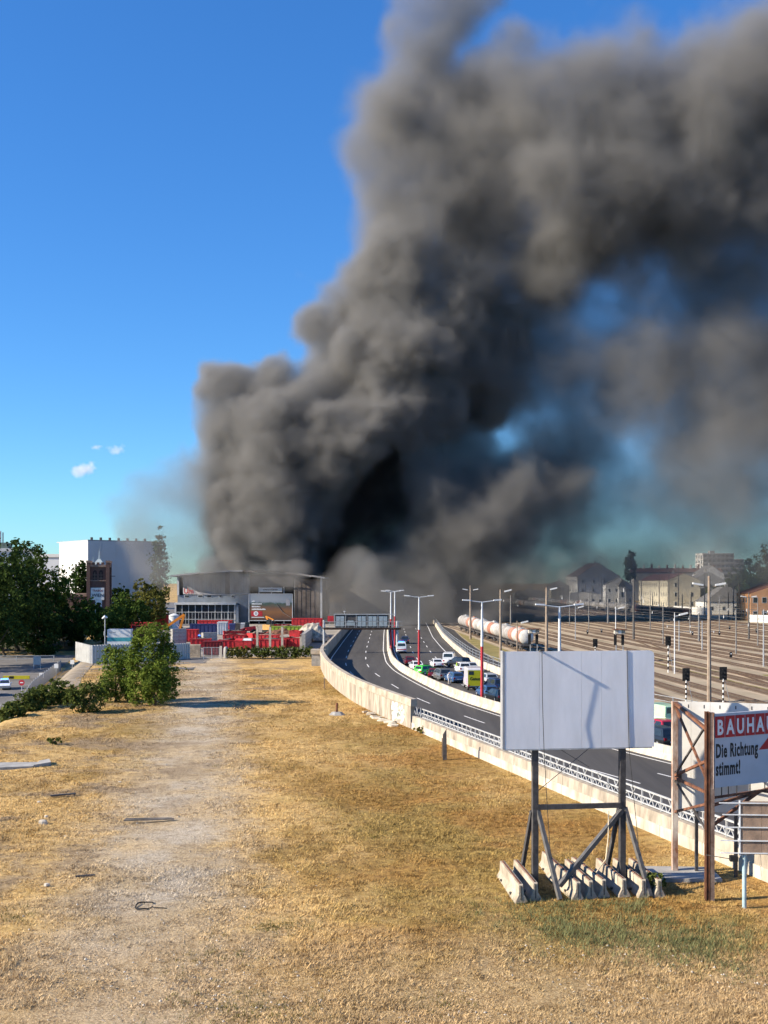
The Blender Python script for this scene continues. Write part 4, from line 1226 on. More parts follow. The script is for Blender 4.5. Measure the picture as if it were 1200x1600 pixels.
cabin = thing("site_cabin", "white and teal site cabin behind the corrugated fence", "cabin", (q.x, q.y + 8, 0), R(2))
MB().box(-2.3, 2.3, -1.2, 1.2, 3.1, 4.7).build("upper_wall", whitec, cabin)
MB().box(-2.3, 2.3, -1.2, 1.2, 2.3, 3.097).build("teal_wall", M("teal_paint", (.05, .28, .33), .5, .15, 1), cabin)
MB().box(-2.35, 2.35, -1.25, 1.25, .1, 2.29).build("lower_wall", whitec, cabin)
for k in range(4): MB().box(-1.8 + k * .3, -1.58 + k * .3, -1.215, -1.202, 3.95, 4.15 + .05 * (k % 2)).build("word_stroke", M("faint_grey", (.3, .32, .33), .6, .1, 2), cabin)
# grey block walls
def block_wall(label, u0, v0, u1, v1, nh, bl=1.6, bh=.8, mat=concrete_grey):
    a, c = gp(u0, v0), gp(u1, v1)
    d_ = (c - a); L_ = d_.length
    t = thing("block_wall", label, "wall", a, math.atan2(d_.y, d_.x))
    nb = max(1, int(L_ / bl))
    me = MB().box(.015, L_ / nb - .015, -.4, .4, .012, bh - .012).mesh("concrete_block", mat)
    for j in range(nh):
        for i in range(nb):
            place("concrete_block", me, t, (i * L_ / nb, 0, j * bh + .03))
    return t
block_wall("grey block wall at the yard's motorway corner", 474, 1014, 497, 992, 4)
block_wall("grey block wall behind the corrugated fence's end", 268, 1012, 290, 1011, 5)
block_wall("grey block wall beside the police car", 316, 1005, 338, 1004, 3)
# debris heap on the corner wall
q = gp(487, 1003)
hp = []
for i in range(16):
    for j in range(8):
        x_, y_ = (i - 7.5) * .62, (j - 3.5) * 1.0
        h_ = 4.4 * max(0, 1 - (x_ / 4.6) ** 2) * max(0, 1 - (y_ / 3.9) ** 2) + rr.random() * .5
        hp.append((x_, y_, h_ - .1))
o = MB().add(hp, [(j + i * 8, j + 1 + i * 8, j + 1 + (i + 1) * 8, j + (i + 1) * 8) for i in range(15) for j in range(7)]).build("rubble_heap", M("pale_rubble", (.42, .38, .31), .9, .4, 1.2, .6, col2=(.14, .11, .085)), None, False, q)
tag(o, "pale rubble heap piled against the grey corner wall", "rubble heap")
# steel channel posts along the hedge
for i, u in enumerate((402, 422, 441, 470)):
    q = gp(u, 1026)
    t = thing("fence_post", "pale concrete post behind the hedge, %s from the gate" % words_[i], "post", q, 0, "pale posts behind the hedge")
    MB().box(-.2, .2, -.2, .2, -.1, 5.6 if i < 3 else 3.8).build("shaft", concrete_pale, t)
    MB().bar((0, 0, 5.5 if i < 3 else 3.7), (0, -.5, 6.0 if i < 3 else 4.2), .12, .12).build("bent_top", concrete_pale, t)
# yard gate of bars
q = gp(318, 1030)
gtx = thing("yard_gate", "metal frame yard gate in front of the dark red container", "gate", q)
for x_ in (0, 1.5, 2.9):
    MB().box(x_ - .05, x_ + .05, -.05, .05, 0, 2.2).build("upright", galv, gtx)
for zz in (.25, 2.15):
    MB().bar((0, 0, zz), (2.9, 0, zz), .07, .07).build("frame_bar", galv, gtx)
for x_ in np.arange(.18, 2.9, .2):
    MB().bar((x_, 0, .25), (x_, 0, 2.15), .025, .025).build("picket", galv, gtx)
MB().box(2.95, 3.35, -.2, .2, 0, 2.4).build("gate_post", concrete_pale, gtx)
q = gp(353, 1029)
t = thing("concrete_bollard", "rounded grey concrete bollard where hedge and gate meet", "bollard", q)
MB().tube([(0, 0, -.1), (0, 0, 1.9), (0, 0, 2.2)], [.42, .42, .22], 12).build("bollard_body", concrete_grey, t, True)
# timber stack beside the gate
q = gp(299, 1027)
t = thing("timber_stack", "stack of pale planks between corrugated fence and yard gate", "timber stack", q, R(2))
for j in range(7):
    MB().box(-2.3, 1.7, -.6, .6, .05 + j * .34, .05 + j * .34 + .30).build("plank", M("pale_timber", (.42, .34, .25), .8, .3, 1.5), t)
# excavator
q = gp(287, 1001)
ex = thing("excavator", "orange excavator with folded boom between container and block wall", "excavator", (q.x, q.y, 0), R(180))
org = M("excavator_orange", (.55, .20, .02), .45, .2, 1.5)
MB().box(-1.6, 1.6, -1.5, -.9, 0, .9).build("crawler_track", black, ex); MB().box(-1.6, 1.6, .9, 1.5, 0, .9).build("crawler_track", black, ex)
MB().box(-1.5, 1.4, -1.2, 1.2, .95, 2.0).build("upper_body", org, ex)
MB().loft([[(.2, -1.1, 2.0), (1.35, -1.1, 2.0), (1.35, -.1, 2.0), (.2, -.1, 2.0)], [(.25, -1.05, 3.3), (1.1, -1.05, 3.3), (1.1, -.15, 3.3), (.25, -.15, 3.3)]]).build("cab", glass, ex)
MB().bar((1.1, .2, 2.0), (-.2, .2, 6.3), .5, .75).build("boom", org, ex)
MB().bar((-.2, .2, 6.3), (5.2, .2, 2.6), .42, .6).build("dipper_arm", org, ex)
MB().bar((.9, .2, 3.0), (2.4, .2, 4.7), .16, .16).build("hydraulic_ram", galv, ex)
MB().loft([[(5.0, -.4, 2.8), (5.8, -.4, 2.4), (5.8, .8, 2.4), (5.0, .8, 2.8)], [(5.2, -.4, 1.6), (6.0, -.4, 1.5), (6.0, .8, 1.5), (5.2, .8, 1.6)]]).build("bucket", dark_steel, ex)
# red wheel loader and orange grab machine in the middle of the yard
q = gp(387, 992)
ld = thing("wheel_loader", "red wheel loader with its bucket lowered in front of the hoarding", "loader", (q.x, q.y, .03), R(195))
MB().loft([[(-2.2, -.9, 1.0), (.6, -.9, 1.0), (.6, .9, 1.0), (-2.2, .9, 1.0)], [(-2.0, -.8, 2.3), (.4, -.8, 2.0), (.4, .8, 2.0), (-2.0, .8, 2.3)]]).build("engine_body", container_red, ld)
MB().loft([[(-.4, -.7, 2.0), (.9, -.7, 2.0), (.9, .7, 2.0), (-.4, .7, 2.0)], [(-.3, -.65, 3.4), (.6, -.65, 3.4), (.6, .65, 3.4), (-.3, .65, 3.4)]]).build("cab", glass, ld)
MB().bar((.5, .5, 1.8), (3.0, .5, .8), .2, .4).build("lift_arm", container_red, ld); MB().bar((.5, -.5, 1.8), (3.0, -.5, .8), .2, .4).build("lift_arm", container_red, ld)
MB().loft([[(2.8, -1.3, .1), (3.9, -1.3, .1), (3.9, 1.3, .1), (2.8, 1.3, .1)], [(2.7, -1.3, 1.3), (3.2, -1.3, 1.3), (3.2, 1.3, 1.3), (2.7, 1.3, 1.3)]]).build("bucket", dark_steel, ld)
lw = MB().tube([(0, -.25, 0), (0, .25, 0)], .75, 14).mesh("wheel", black, True)
for x_ in (-1.5, 1.1):
    for s_ in (-1, 1): place("wheel", lw, ld, (x_, s_ * 1.05, .75))
q = gp(419, 989)
gb_ = thing("material_grab", "orange material handler standing between loader and lime skip", "excavator", (q.x, q.y, .03), R(-30))
MB().box(-1.3, 1.3, -1.1, 1.1, 0, .8).build("undercarriage", black, gb_)
MB().box(-1.2, 1.2, -1.0, 1.0, .85, 2.3).build("upper_body", M("machine_apricot", (.55, .30, .10), .5, .2, 1.5), gb_)
MB().box(.1, 1.15, -.95, 0, 2.3, 3.7).build("cab", glass, gb_)
MB().bar((.4, .4, 2.2), (-1.0, .4, 4.6), .35, .45).build("boom", org, gb_); MB().bar((-1.0, .4, 4.6), (1.6, .4, 3.6), .25, .3).build("dipper_arm", org, gb_)
for k in range(3): MB().bar((1.6, .4, 3.6), (1.6 + .5 * math.cos(k * 2.1), .4 + .5 * math.sin(k * 2.1), 2.4), .12, .2).build("claw", dark_steel, gb_)
# scrap pile, bins, tank
q = gp(440, 996)
hp = [((i - 6) * .9, (j - 3) * .9, max(0, 1.9 * (1 - ((i - 6) / 6.5) ** 2) * (1 - ((j - 3) / 3.5) ** 2)) + rr.random() * .7 - .1) for i in range(13) for j in range(7)]
o = MB().add(hp, [(j + i * 7, j + 1 + i * 7, j + 1 + (i + 1) * 7, j + (i + 1) * 7) for i in range(12) for j in range(6)]).build("scrap_heap", rust, None, False, q)
tag(o, "dark rusty scrap heap in front of the lime green skip", "scrap heap")
for i, (u, v, c_) in enumerate(((363, 986, navy), (372, 985, dark_steel), (380, 985, galv))):
    q = gp(u, v)
    t = thing("waste_bin", ["navy wheeled bin", "black wheeled bin", "grey wheeled bin"][i] + " in the group beside the entrance steps", "bin", q)
    MB().loft([[(-.7, -.5, .2), (.7, -.5, .2), (.7, .5, .2), (-.7, .5, .2)], [(-.85, -.65, 1.9), (.85, -.65, 1.9), (.85, .65, 1.9), (-.85, .65, 1.9)]]).build("bin_body", c_, t)
    MB().loft([[(-.9, -.7, 1.9), (.9, -.7, 1.9), (.9, .7, 1.9), (-.9, .7, 1.9)], [(-.8, -.6, 2.15), (.8, -.6, 2.15), (.8, .6, 2.25), (-.8, .6, 2.25)]]).build("bin_lid", c_, t)
for i, u in enumerate((376, 388)):
    q = gp(u, 1015)
    t = thing("waste_bin", "red bin with pale lid among the skips, " + ("nearer the gate" if i == 0 else "nearer the pale posts"), "bin", (q.x, q.y - 1.5, 0))
    MB().loft([[(-.8, -.6, .2), (.8, -.6, .2), (.8, .6, .2), (-.8, .6, .2)], [(-.95, -.75, 2.0), (.95, -.75, 2.0), (.95, .75, 2.0), (-.95, .75, 2.0)]]).build("bin_body", container_red, t)
    MB().loft([[(-1, -.8, 2.0), (1, -.8, 2.0), (1, .8, 2.0), (-1, .8, 2.0)], [(-.8, -.5, 2.3), (.8, -.5, 2.3), (.8, .7, 2.4), (-.8, .7, 2.4)]]).build("bin_lid", whitec if i else container_red, t)
q = gp(272, 984)
t = thing("storage_tank", "pale grey round storage tank at the hall's near corner", "tank", q)
MB().tube([(0, 0, 0), (0, 0, 4.3), (0, 0, 4.8)], [1.5, 1.5, .5], 18).build("tank_shell", whitec, t, True)
MB().tube([(0, 0, 4.0), (0, 0, 4.15)], 1.56, 18).build("hoop", galv, t, True)
make_car('sedan', white_p, "white and blue police car parked in the recycling yard", *gp(309, 1003).xy, R(180), "police cars", True)
make_car('sedan', white_p, "police car on the side street with its blue light facing the field", -58.6, 168, R(200), "police cars", True).location.z = -2.4
make_car('wagon', silver_p, "silver car cut off by the picture edge on the side street", -57.3, 158.5, R(15), "cars on the side street").location.z = -2.4

# corrugated fence
def corr_fence(label, pts, h, mat, pitch=.55):
    t = thing("corrugated_fence", label, "fence")
    for (a, c) in zip(pts, pts[1:]):
        a, c = Vector(a), Vector(c)
        L_ = (c - a).length; d_ = (c - a).normalized(); n_ = Vector((d_.y, -d_.x, 0))
        npan = max(1, int(L_ / 1.0))
        for p in range(npan):
            s0, s1 = p * L_ / npan, (p + 1) * L_ / npan - .015
            k = 4
            front = []
            for i in range(k + 1):
                off = .16 if i % 2 else -.02
                w0 = (s1 - s0) / k * .3
                front.append(a + d_ * (s0 + (s1 - s0) * i / k - (w0 if i else 0)) + n_ * off)
                front.append(a + d_ * (s0 + (s1 - s0) * i / k + (w0 if i < k else 0)) + n_ * off)
            ring = [p_ for p_ in front] + [p_ - n_ * .03 for p_ in reversed(front)]
            MB().loft([[(p_.x, p_.y, -.1) for p_ in ring], [(p_.x, p_.y, h) for p_ in ring]]).build("sheet", mat, t)
    return t
fence_grey = M("corrugated_grey", (0.52, 0.52, 0.50), .6, .12, .8)
corr_fence("pale grey corrugated metal fence at the yard entry, long stretch", [(*gp(142, 1037).xy, 0), (*gp(268, 1031).xy, 0)], 3.2, fence_grey)
corr_fence("pale grey corrugated fence return facing the street", [(*gp(119, 1030).xy, 0), (*gp(141.5, 1037).xy, 0)], 3.2, fence_grey)
corr_fence("short corrugated fence end beside the timber stack", [(*gp(270, 1031).xy, 0), (*gp(297, 1029).xy, 0)], 2.9, fence_grey)

# ------------------------------------------------------------------ mesh fence, signs and lamp by the side street
mf = thing("mesh_fence", "grey mesh fence on the bank between field and side street", "fence")
mesh_m = bpy.data.materials.new("chain_mesh"); mesh_m.use_nodes = True
t_ = mesh_m.node_tree
b_ = t_.nodes["Principled BSDF"]; b_.inputs["Base Color"].default_value = (.33, .35, .36, 1); b_.inputs["Roughness"].default_value = .6
wv = t_.nodes.new("ShaderNodeTexNoise"); wv.inputs["Scale"].default_value = 40
fpts = [(X_crest(y) - 5.7, y) for y in np.arange(80, 206, 3.0)]
wires = MB()
for (a, c) in zip(fpts, fpts[1:]):
    for zz in np.arange(.1, 2.0, .15):
        wires.bar((*a, -2.5 + zz), (*c, -2.5 + zz), .055, .055)
    d_ = Vector((c[0] - a[0], c[1] - a[1], 0))
    for k in range(16):
        p_ = Vector((*a, 0)) + d_ * k / 16
        wires.bar((p_.x, p_.y, -2.5), (p_.x, p_.y, -.55), .05, .05)
o = wires.build("wire_mesh", galv, mf); o["kind"] = "stuff"
pm = MB().tube([(0, 0, -2.6), (0, 0, -.35)], .05, 6).mesh("post", galv)
for a in fpts: place("post", pm, mf, (a[0], a[1], 0))
def sign_post(label, u, v, h, kind, z=-2.45):
    q = gp(u, v, z)
    t = thing("road_sign", label, "road sign", q, 0)
    MB().tube([(0, 0, -.05), (0, 0, h)], .05, 6).build("pole", galv, t)
    if kind == 'round':
        p_ = MB().tube([(0, -.07, h - .1), (0, -.05, h - .1)], .42, 16).build("sign_face", red_paint, t)
        MB().box(-.22, .22, -.08, -.071, h - .17, h - .03).build("sign_bar", letter_white, p_)
    else:
        MB().box(-.35, .35, -.08, -.05, h - .75, h).build("sign_face", white_paint, t)
sign_post("round red sign beside the mesh fence", 34, 1092, 2.4, 'round')
sign_post("white sign at the street's far gate", 113, 1058, 3.0, 'rect')
sign_post("white sign half way along the mesh fence", 88, 1061, 2.6, 'rect')
sign_post("small white sign behind the round red one", 65, 1071, 2.0, 'rect')
q = gp(58, 1046, -2.45)
t = thing("notice_board", "grey notice board on two legs across the side street", "notice board", q)
MB().box(-.7, .7, -.05, .05, .9, 2.5).build("board", galv, t); MB().box(-.68, -.58, -.04, .04, 0, .9).build("leg", galv, t); MB().box(.58, .68, -.04, .04, 0, .9).build("leg", galv, t)
t = thing("guard_railing", "low grey guard rail along the far side of the street", "railing", (-78, 226, -2.45))
for zz in (.5, 1.1): MB().bar((-14, 0, zz), (9, 2, zz), .1, .12).build("rail", galv, t)
for i in range(7): MB().box(-14 + i * 3.8 - .06, -14 + i * 3.8 + .06, i * .33 - .06, i * .33 + .06, 0, 1.15).build("post", galv, t)
t = thing("yellow_barrier", "yellow striped barrier lying behind the police car on the street", "barrier", (-62.5, 185, -2.42), R(4))
MB().box(-2.2, 2.2, -.2, .2, 0, .55).build("barrier_bar", M("barrier_yellow", (.6, .5, .02), .5, .1, 2), t); MB().box(-1.2, -.4, -.21, .21, .08, .5).build("stripe", black, t)
t = thing("street_lamp", "thin grey street lamp arching out before the dark trees", "street lamp", (-66, 165, -2.45))
MB().tube([(-8, 0, 0), (-8, 0, 8), (-6, 0, 9.0), (8, 0, 9.4)][:3] + [(3.0, 0, 9.9)], [.1, .09, .07, .05], 8).build("pole", galv, t, True)
MB().tube([(-6.2, 0, 8.2), (-2, 0, 9.4)], .05, 6).build("stay", galv, t)
MB().tube([(3.0, 0, 9.9), (3.4, 0, 9.98), (4.1, 0, 10.0)], [.08, .22, .12], 8).build("lamp_head", lamp_head, t, True)
t = thing("street_lamp", "globe headed lamp rising before the bushy trees at the yard", "street lamp", (*gp(164, 1032).xy, 0))
MB().tube([(0, 0, 0), (0, 0, 7.6)], .09, 8).build("pole", galv, t); MB().tube([(-.5, 0, 7.5), (0, 0, 7.85), (.45, 0, 7.7)], [.12, .32, .1], 8).build("lamp_head", lamp_head, t, True)
MB().tube([(-.1, 0, 4.5), (-.1, 0, 5.2)], .1, 6).build("bracket", galv, t)

# ------------------------------------------------------------------ brick tower
q = (-91.6, 350, 0)
bt = thing("brick_tower", "old dark brick tower with battlements, arched windows and white name sign", "tower", q, R(8))
brick_m = bpy.data.materials.new("dark_brick"); brick_m.use_nodes = True
t_ = brick_m.node_tree
br_ = t_.nodes.new("ShaderNodeTexBrick"); tc = t_.nodes.new("ShaderNodeTexCoord"); mp = t_.nodes.new("ShaderNodeMapping")
mp.inputs["Rotation"].default_value = (R(90), 0, 0)
t_.links.new(tc.outputs["Object"], mp.inputs[0]); t_.links.new(mp.outputs[0], br_.inputs[0])
br_.inputs["Color1"].default_value = (.13, .055, .04, 1); br_.inputs["Color2"].default_value = (.085, .04, .03, 1); br_.inputs["Mortar"].default_value = (.16, .13, .11, 1); br_.inputs["Scale"].default_value = 1.6
t_.links.new(br_.outputs[0], t_.nodes["Principled BSDF"].inputs["Base Color"]); t_.nodes["Principled BSDF"].inputs["Roughness"].default_value = .9
band = M("stone_band", (.26, .18, .14), .85, .2, 1)
MB().box(-3.0, 3.0, -3, 3, 0, 19.4).build("tower_wall", brick_m, bt)
for s_ in (-1, 1):
    for r_ in (-1, 1):
        MB().box(s_ * 3.0 - .55, s_ * 3.0 + .55, r_ * 3.0 - .55, r_ * 3.0 + .55, 0, 20.3).build("corner_pilaster", brick_m, bt)
        MB().box(s_ * 3.05 - .62, s_ * 3.05 + .62, r_ * 3.05 - .62, r_ * 3.05 + .62, 20.3, 21.0).build("corner_cap", band, bt)
MB().box(-3.4, 3.4, -3.4, 3.4, 18.9, 19.6).build("cornice", band, bt)
for x_ in (-1.4, 0, 1.4):
    MB().box(x_ - .4, x_ + .4, -3.3, -2.6, 19.6, 20.4).build("battlement", brick_m, bt)
MB().box(-2.45, 2.45, -3.25, -2.95, 14.4, 14.75).build("string_course", band, bt)
for x_ in (-1.0, .9):
    pts = [(x_ - .62, 14.8), (x_ + .62, 14.8), (x_ + .62, 17.3)] + [(x_ + .62 * math.cos(a), 17.3 + .62 * math.sin(a)) for a in np.linspace(.3, math.pi - .3, 6)] + [(x_ - .62, 17.3)]
    w_ = MB().loft([[(x, -3.06, z) for x, z in pts], [(x, -2.96, z) for x, z in pts]]).build("arched_window", M("tower_shutter", (.035, .02, .018), .7, .2, 2), bt)
    for dz in (15.3, 16.3): MB().box(x_ - .6, x_ + .6, -3.12, -3.065, dz, dz + .14).build("transom", band, w_)
    MB().box(x_ - .06, x_ + .06, -3.12, -3.065, 14.9, 17.2).build("mullion", band, w_)
MB().loft([[(-1.9, -1.9, 19.6), (1.9, -1.9, 19.6), (1.9, 1.9, 19.6), (-1.9, 1.9, 19.6)], [(-1.3, -1.3, 20.4), (1.3, -1.3, 20.4), (1.3, 1.3, 20.4), (-1.3, 1.3, 20.4)], [(-.4, -.4, 21.5), (.4, -.4, 21.5), (.4, .4, 21.5), (-.4, .4, 21.5)], [(-.06, -.06, 24.5), (.06, -.06, 24.5), (.06, .06, 24.5), (-.06, .06, 24.5)]]).build("spire", M("copper_pale", (.36, .42, .44), .6, .15, 1), bt)
MB().loft([[(-1.9, -2.2, 20.3), (-1.5, -2.2, 20.3), (-1.5, -1.8, 20.3), (-1.9, -1.8, 20.3)], [(-1.72, -2.02, 22.8), (-1.68, -2.02, 22.8), (-1.68, -1.98, 22.8), (-1.72, -1.98, 22.8)]]).build("pinnacle", MATS["copper_pale"], bt)
sgn = MB().box(-2.3, 1.9, -3.2, -3.08, 8.4, 12.3).build("name_sign", white_paint, bt)
place("lettering", text_mesh("TRABOS", .92, M("faded_red_letter", (.30, .10, .10), .6, .2, 2), .02, .95, 'CENTER', .01), sgn, (-.15, -3.23, 11.05), (R(90), 0, 0))
place("lettering", text_mesh("WIEN", 1.45, M("dark_letter", (.06, .055, .06), .6, .2, 2), .03, 1, 'CENTER', .01), sgn, (-.1, -3.23, 9.4), (R(90), 0, 0))
MB().box(-.9, 1.2, -3.15, -3.02, 4.0, 8.35).build("door_surround", white_paint, bt); MB().box(-.35, .65, -3.2, -3.155, 4.0, 7.6).build("door", soot, bt)
MB().bar((3.0, -2.0, 16.0), (5.2, -2.0, 16.0), .2, .2).build("side_lamp", dark_steel, bt)
ro = thing("brick_shed", "low dark brick building with pale parapet beside the brick tower", "building", (-107, 352, 0), R(4))
MB().box(-9, 11.6, -2, 8, 0, 9.5).build("wall", brick_m, ro); MB().box(-9.3, 11.9, -2.3, 8.3, 9.5, 10.4).build("parapet", band, ro)
# large white hall and its neighbours
wh = thing("white_warehouse", "huge windowless white warehouse behind the brick tower", "warehouse", (-122.5, 450, 0))
wwall = M("warehouse_white", (0.66, 0.66, 0.64), .55, .05, .08, col2=(.60, .60, .585), stretch=(1, 1, .2))
wgrey = M("warehouse_panel", (0.60, 0.63, 0.66), .55, .06, .08)  # bluish copy of the white, puts shade into the warehouse's right face
c0 = Vector((0, 0)); b1 = R(38)
dr = Vector((math.cos(b1), math.sin(b1))); dl = Vector((-math.sin(b1), math.cos(b1)))
HT = 31.2
def wpanel(a, c, mat, n_, off):
    pass
Lr, Ll = 31.0, 30.0
nb = 5
for i in range(nb):
    a = c0 + dr * (i * Lr / nb + .03); c = c0 + dr * ((i + 1) * Lr / nb - .03)
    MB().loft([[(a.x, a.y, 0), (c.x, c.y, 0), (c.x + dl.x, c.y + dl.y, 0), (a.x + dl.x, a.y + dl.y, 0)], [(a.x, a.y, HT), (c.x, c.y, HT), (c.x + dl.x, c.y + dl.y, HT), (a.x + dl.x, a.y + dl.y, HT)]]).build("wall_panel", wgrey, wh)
for i in range(5):
    a = c0 + dl * (i * Ll / 5 + 1.03); c = c0 + dl * ((i + 1) * Ll / 5 + 1 - .03)
    MB().loft([[(a.x, a.y, 0), (c.x, c.y, 0), (c.x + dr.x, c.y + dr.y, 0), (a.x + dr.x, a.y + dr.y, 0)], [(a.x, a.y, HT), (c.x, c.y, HT), (c.x + dr.x, c.y + dr.y, HT), (a.x + dr.x, a.y + dr.y, HT)]]).build("wall_panel", wwall, wh)
p_ = [c0, c0 + dr * Lr, c0 + dr * Lr + dl * 34, c0 + dl * 34]
MB().loft([[(q_.x, q_.y, HT) for q_ in p_], [(q_.x, q_.y, HT + .5) for q_ in p_]]).build("roof_edge", galv, wh)
for i in range(7):
    q_ = c0 + dr * (i * 4 + 2.5) + dl * 2
    MB().tube([(q_.x, q_.y, HT + .4), (q_.x, q_.y, HT + 1.6)], .55, 8).build("roof_vent", dark_steel, wh)
lb = thing("office_block", "flat pale office block with rooftop mast behind the dark trees", "building", (-150, 420, 0), R(8))
MB().box(-20, 12, 0, 20, 0, 26).build("wall", wgrey, lb); MB().box(-20.4, 12.4, -.4, 20.4, 26, 27.2).build("parapet", wwall, lb)
MB().box(-14, 4, 3, 12, 27.2, 29.5).build("plant_room", M("plant_green_grey", (.12, .16, .14), .7, .2, 1), lb); MB().tube([(1, 4, 29), (1, 4, 34)], .35, 8).build("mast", galv, lb); MB().tube([(2, 4, 29), (2, 4, 33.5)], .25, 8).build("mast", galv, lb)
lb2 = thing("low_warehouse", "low white warehouse roof between office block and white warehouse", "warehouse", (-175, 560, 0))
MB().box(-30, 22, 0, 20, 0, 27).build("wall", wgrey, lb2); MB().box(-30.5, 22.5, -.5, 20.5, 27, 28.6).build("parapet", wwall, lb2)

# ------------------------------------------------------------------ wagons
def bogie(t, x, parent_mat=dark_steel):
    bo_ = MB().box(x - 1.1, x + 1.1, -1.0, 1.0, .45, .80).build("bogie", dark_steel, t)
    me = MB().tube([(0, -.07, 0), (0, .07, 0)], .46, 12).mesh("wheel", dark_steel, True)
    for wx_ in (-.9, .9):
        for s_ in (-1, 1):
            place("wheel", me, bo_, (x + wx_, s_ * .78, .46))
def tank_wagon(L_, c1, c2):
    t = thing("tank_wagon", "tank wagon", "wagon")
    R_, zc = 1.48, 2.75
    h_ = L_ / 2 - .9
    def shell(xa, xb, ra, rb, mat, name):
        n_ = 20
        return MB().tube([(xa, 0, zc), (xb, 0, zc)], [ra, rb], n_, cap=False).build(name, mat, t, True)
    ends = [(-h_, R_), (-h_ - .28, R_ * .93), (-h_ - .5, R_ * .7), (-h_ - .62, R_ * .35)]
    for s_ in (-1, 1):
        MB().tube([(s_ * -x, 0, zc) for x, r_ in ends], [r_ for x, r_ in ends], 20).build("tank_end", tw_white if c1 is tw_orange else c1, t, True)
    shell(-h_, -h_ * .45, R_, R_, c1, "tank_shell"); shell(-h_ * .45, h_ * .3, R_, R_, c2, "tank_shell"); shell(h_ * .3, h_, R_, R_, c1, "tank_shell")
    for x in np.linspace(-h_ + .05, h_ - .05, 7):
        MB().tube([(x - .07, 0, zc), (x + .07, 0, zc)], R_ + .03, 20).build("tank_band", c2, t, True)
    MB().box(-h_ * .5, h_ * .5, -.35, .35, zc + R_ + .05, zc + R_ + .15).build("walkway", galv, t)
    MB().tube([(0, 0, zc + R_ - .05), (0, 0, zc + R_ + .4)], .38, 10).build("dome", c1, t)
    MB().box(-L_ / 2, L_ / 2, -1.2, 1.2, .95, 1.25).build("underframe", dark_steel, t)
    for s_ in (-1, 1):
        bogie(t, s_ * (L_ / 2 - 2.4))
        MB().tube([(s_ * L_ / 2, -.85, 1.05), (s_ * (L_ / 2 + .5), -.85, 1.05)], [.1, .2], 8).build("buffer", dark_steel, t)
        MB().tube([(s_ * L_ / 2, .85, 1.05), (s_ * (L_ / 2 + .5), .85, 1.05)], [.1, .2], 8).build("buffer", dark_steel, t)
    MB().bar((0, -1.35, 1.2), (0, -R_ * .75, zc + R_ * .8), .06, .4).build("ladder", galv, t)
    return t
tw_grey = M("tank_grey", (.36, .35, .34), .6, .25, .7, col2=(.20, .18, .165))
tw_white = M("tank_pale", (.55, .54, .51), .6, .25, .7, col2=(.30, .27, .24))
tw_orange = M("tank_orange_red", (.40, .17, .11), .6, .25, .7, col2=(.24, .13, .10))
tw_brown = M("tank_brown", (.17, .10, .08), .7, .25, .7)
protos = [tank_wagon(15.0, tw_orange, tw_white), tank_wagon(15.0, tw_grey, tw_grey), tank_wagon(15.0, tw_white, tw_orange), tank_wagon(15.0, tw_grey, tw_white)]
used = [False] * 4
rot_tr = R(90) + math.atan(S_TR)
def put_wagon(p, k, y, label, group):
    o = protos[p] if not used[p] else copy_tree(protos[p])
    used[p] = True
    o.location = (track_x(k, y), y, .34)
    o.rotation_euler = (0, 0, rot_tr)
    tag(o, label, "wagon", group)
g1, g2, g3 = "tank train on the first track", "tank train in the middle of the yard", "long tank train before the houses"
near_ = ["nearest wagon with pale dished end", "second wagon, plain grey, behind the orange red banded end wagon", "third wagon, pale with an orange red middle", "fourth wagon, grey with a pale middle",
        "fifth wagon, orange red banded, fading into the smoke", "sixth wagon, grey, deep in the smoke"]
for i, l in enumerate(near_):
    put_wagon([0, 1, 2, 3, 0, 1][i], 0, 224 + i * 16.4, "tank train by the motorway: " + l, g1)
for i in range(11):
    put_wagon([2, 3, 1, 0, 3, 1, 2, 3, 1, 3, 0][i], 14, 524 + i * 16.4, "mid yard tank train, %s from its near end, %s" % (["1st", "2nd", "3rd", "4th", "5th", "6th", "7th", "8th", "9th", "10th", "11th"][i], ["pale and orange red", "grey and pale", "plain grey", "orange red banded", "grey and pale", "plain grey", "pale and orange red", "grey and pale", "plain grey", "grey and pale", "orange red banded"][i]), g2)
for i in range(14):
    put_wagon([3, 1, 3, 3, 1, 2, 3, 0, 1, 3, 1, 3, 2, 1][i], 20, 486 + i * 16.4, "tank wagon before the houses, %s behind the brown hoppers" % "first second third fourth fifth sixth seventh eighth ninth tenth eleventh twelfth thirteenth fourteenth".split()[i], g3)
# brown hopper wagons
hopm = M("hopper_brown", (.20, .075, .055), .75, .25, .8)
def hopper():
    t = thing("hopper_wagon", "hopper", "wagon")
    MB().loft([[(-4.2, -.7, 1.3), (4.2, -.7, 1.3), (4.2, .7, 1.3), (-4.2, .7, 1.3)], [(-5.6, -1.45, 2.3), (5.6, -1.45, 2.3), (5.6, 1.45, 2.3), (-5.6, 1.45, 2.3)], [(-5.6, -1.45, 3.6), (5.6, -1.45, 3.6), (5.6, 1.45, 3.6), (-5.6, 1.45, 3.6)], [(-5.4, -.5, 4.1), (5.4, -.5, 4.1), (5.4, .5, 4.1), (-5.4, .5, 4.1)]]).build("hopper_body", hopm, t)
    MB().box(-6, 6, -1.2, 1.2, .95, 1.2).build("underframe", dark_steel, t)
    for x in np.linspace(-5, 5, 6):
        for s_ in (-1, 1): MB().box(x - .06, x + .06, s_ * 1.5 - .06, s_ * 1.5 + .06, 2.3, 3.6).build("rib", hopm, t)
    bogie(t, -3.9); bogie(t, 3.9)
    return t
h0 = hopper()
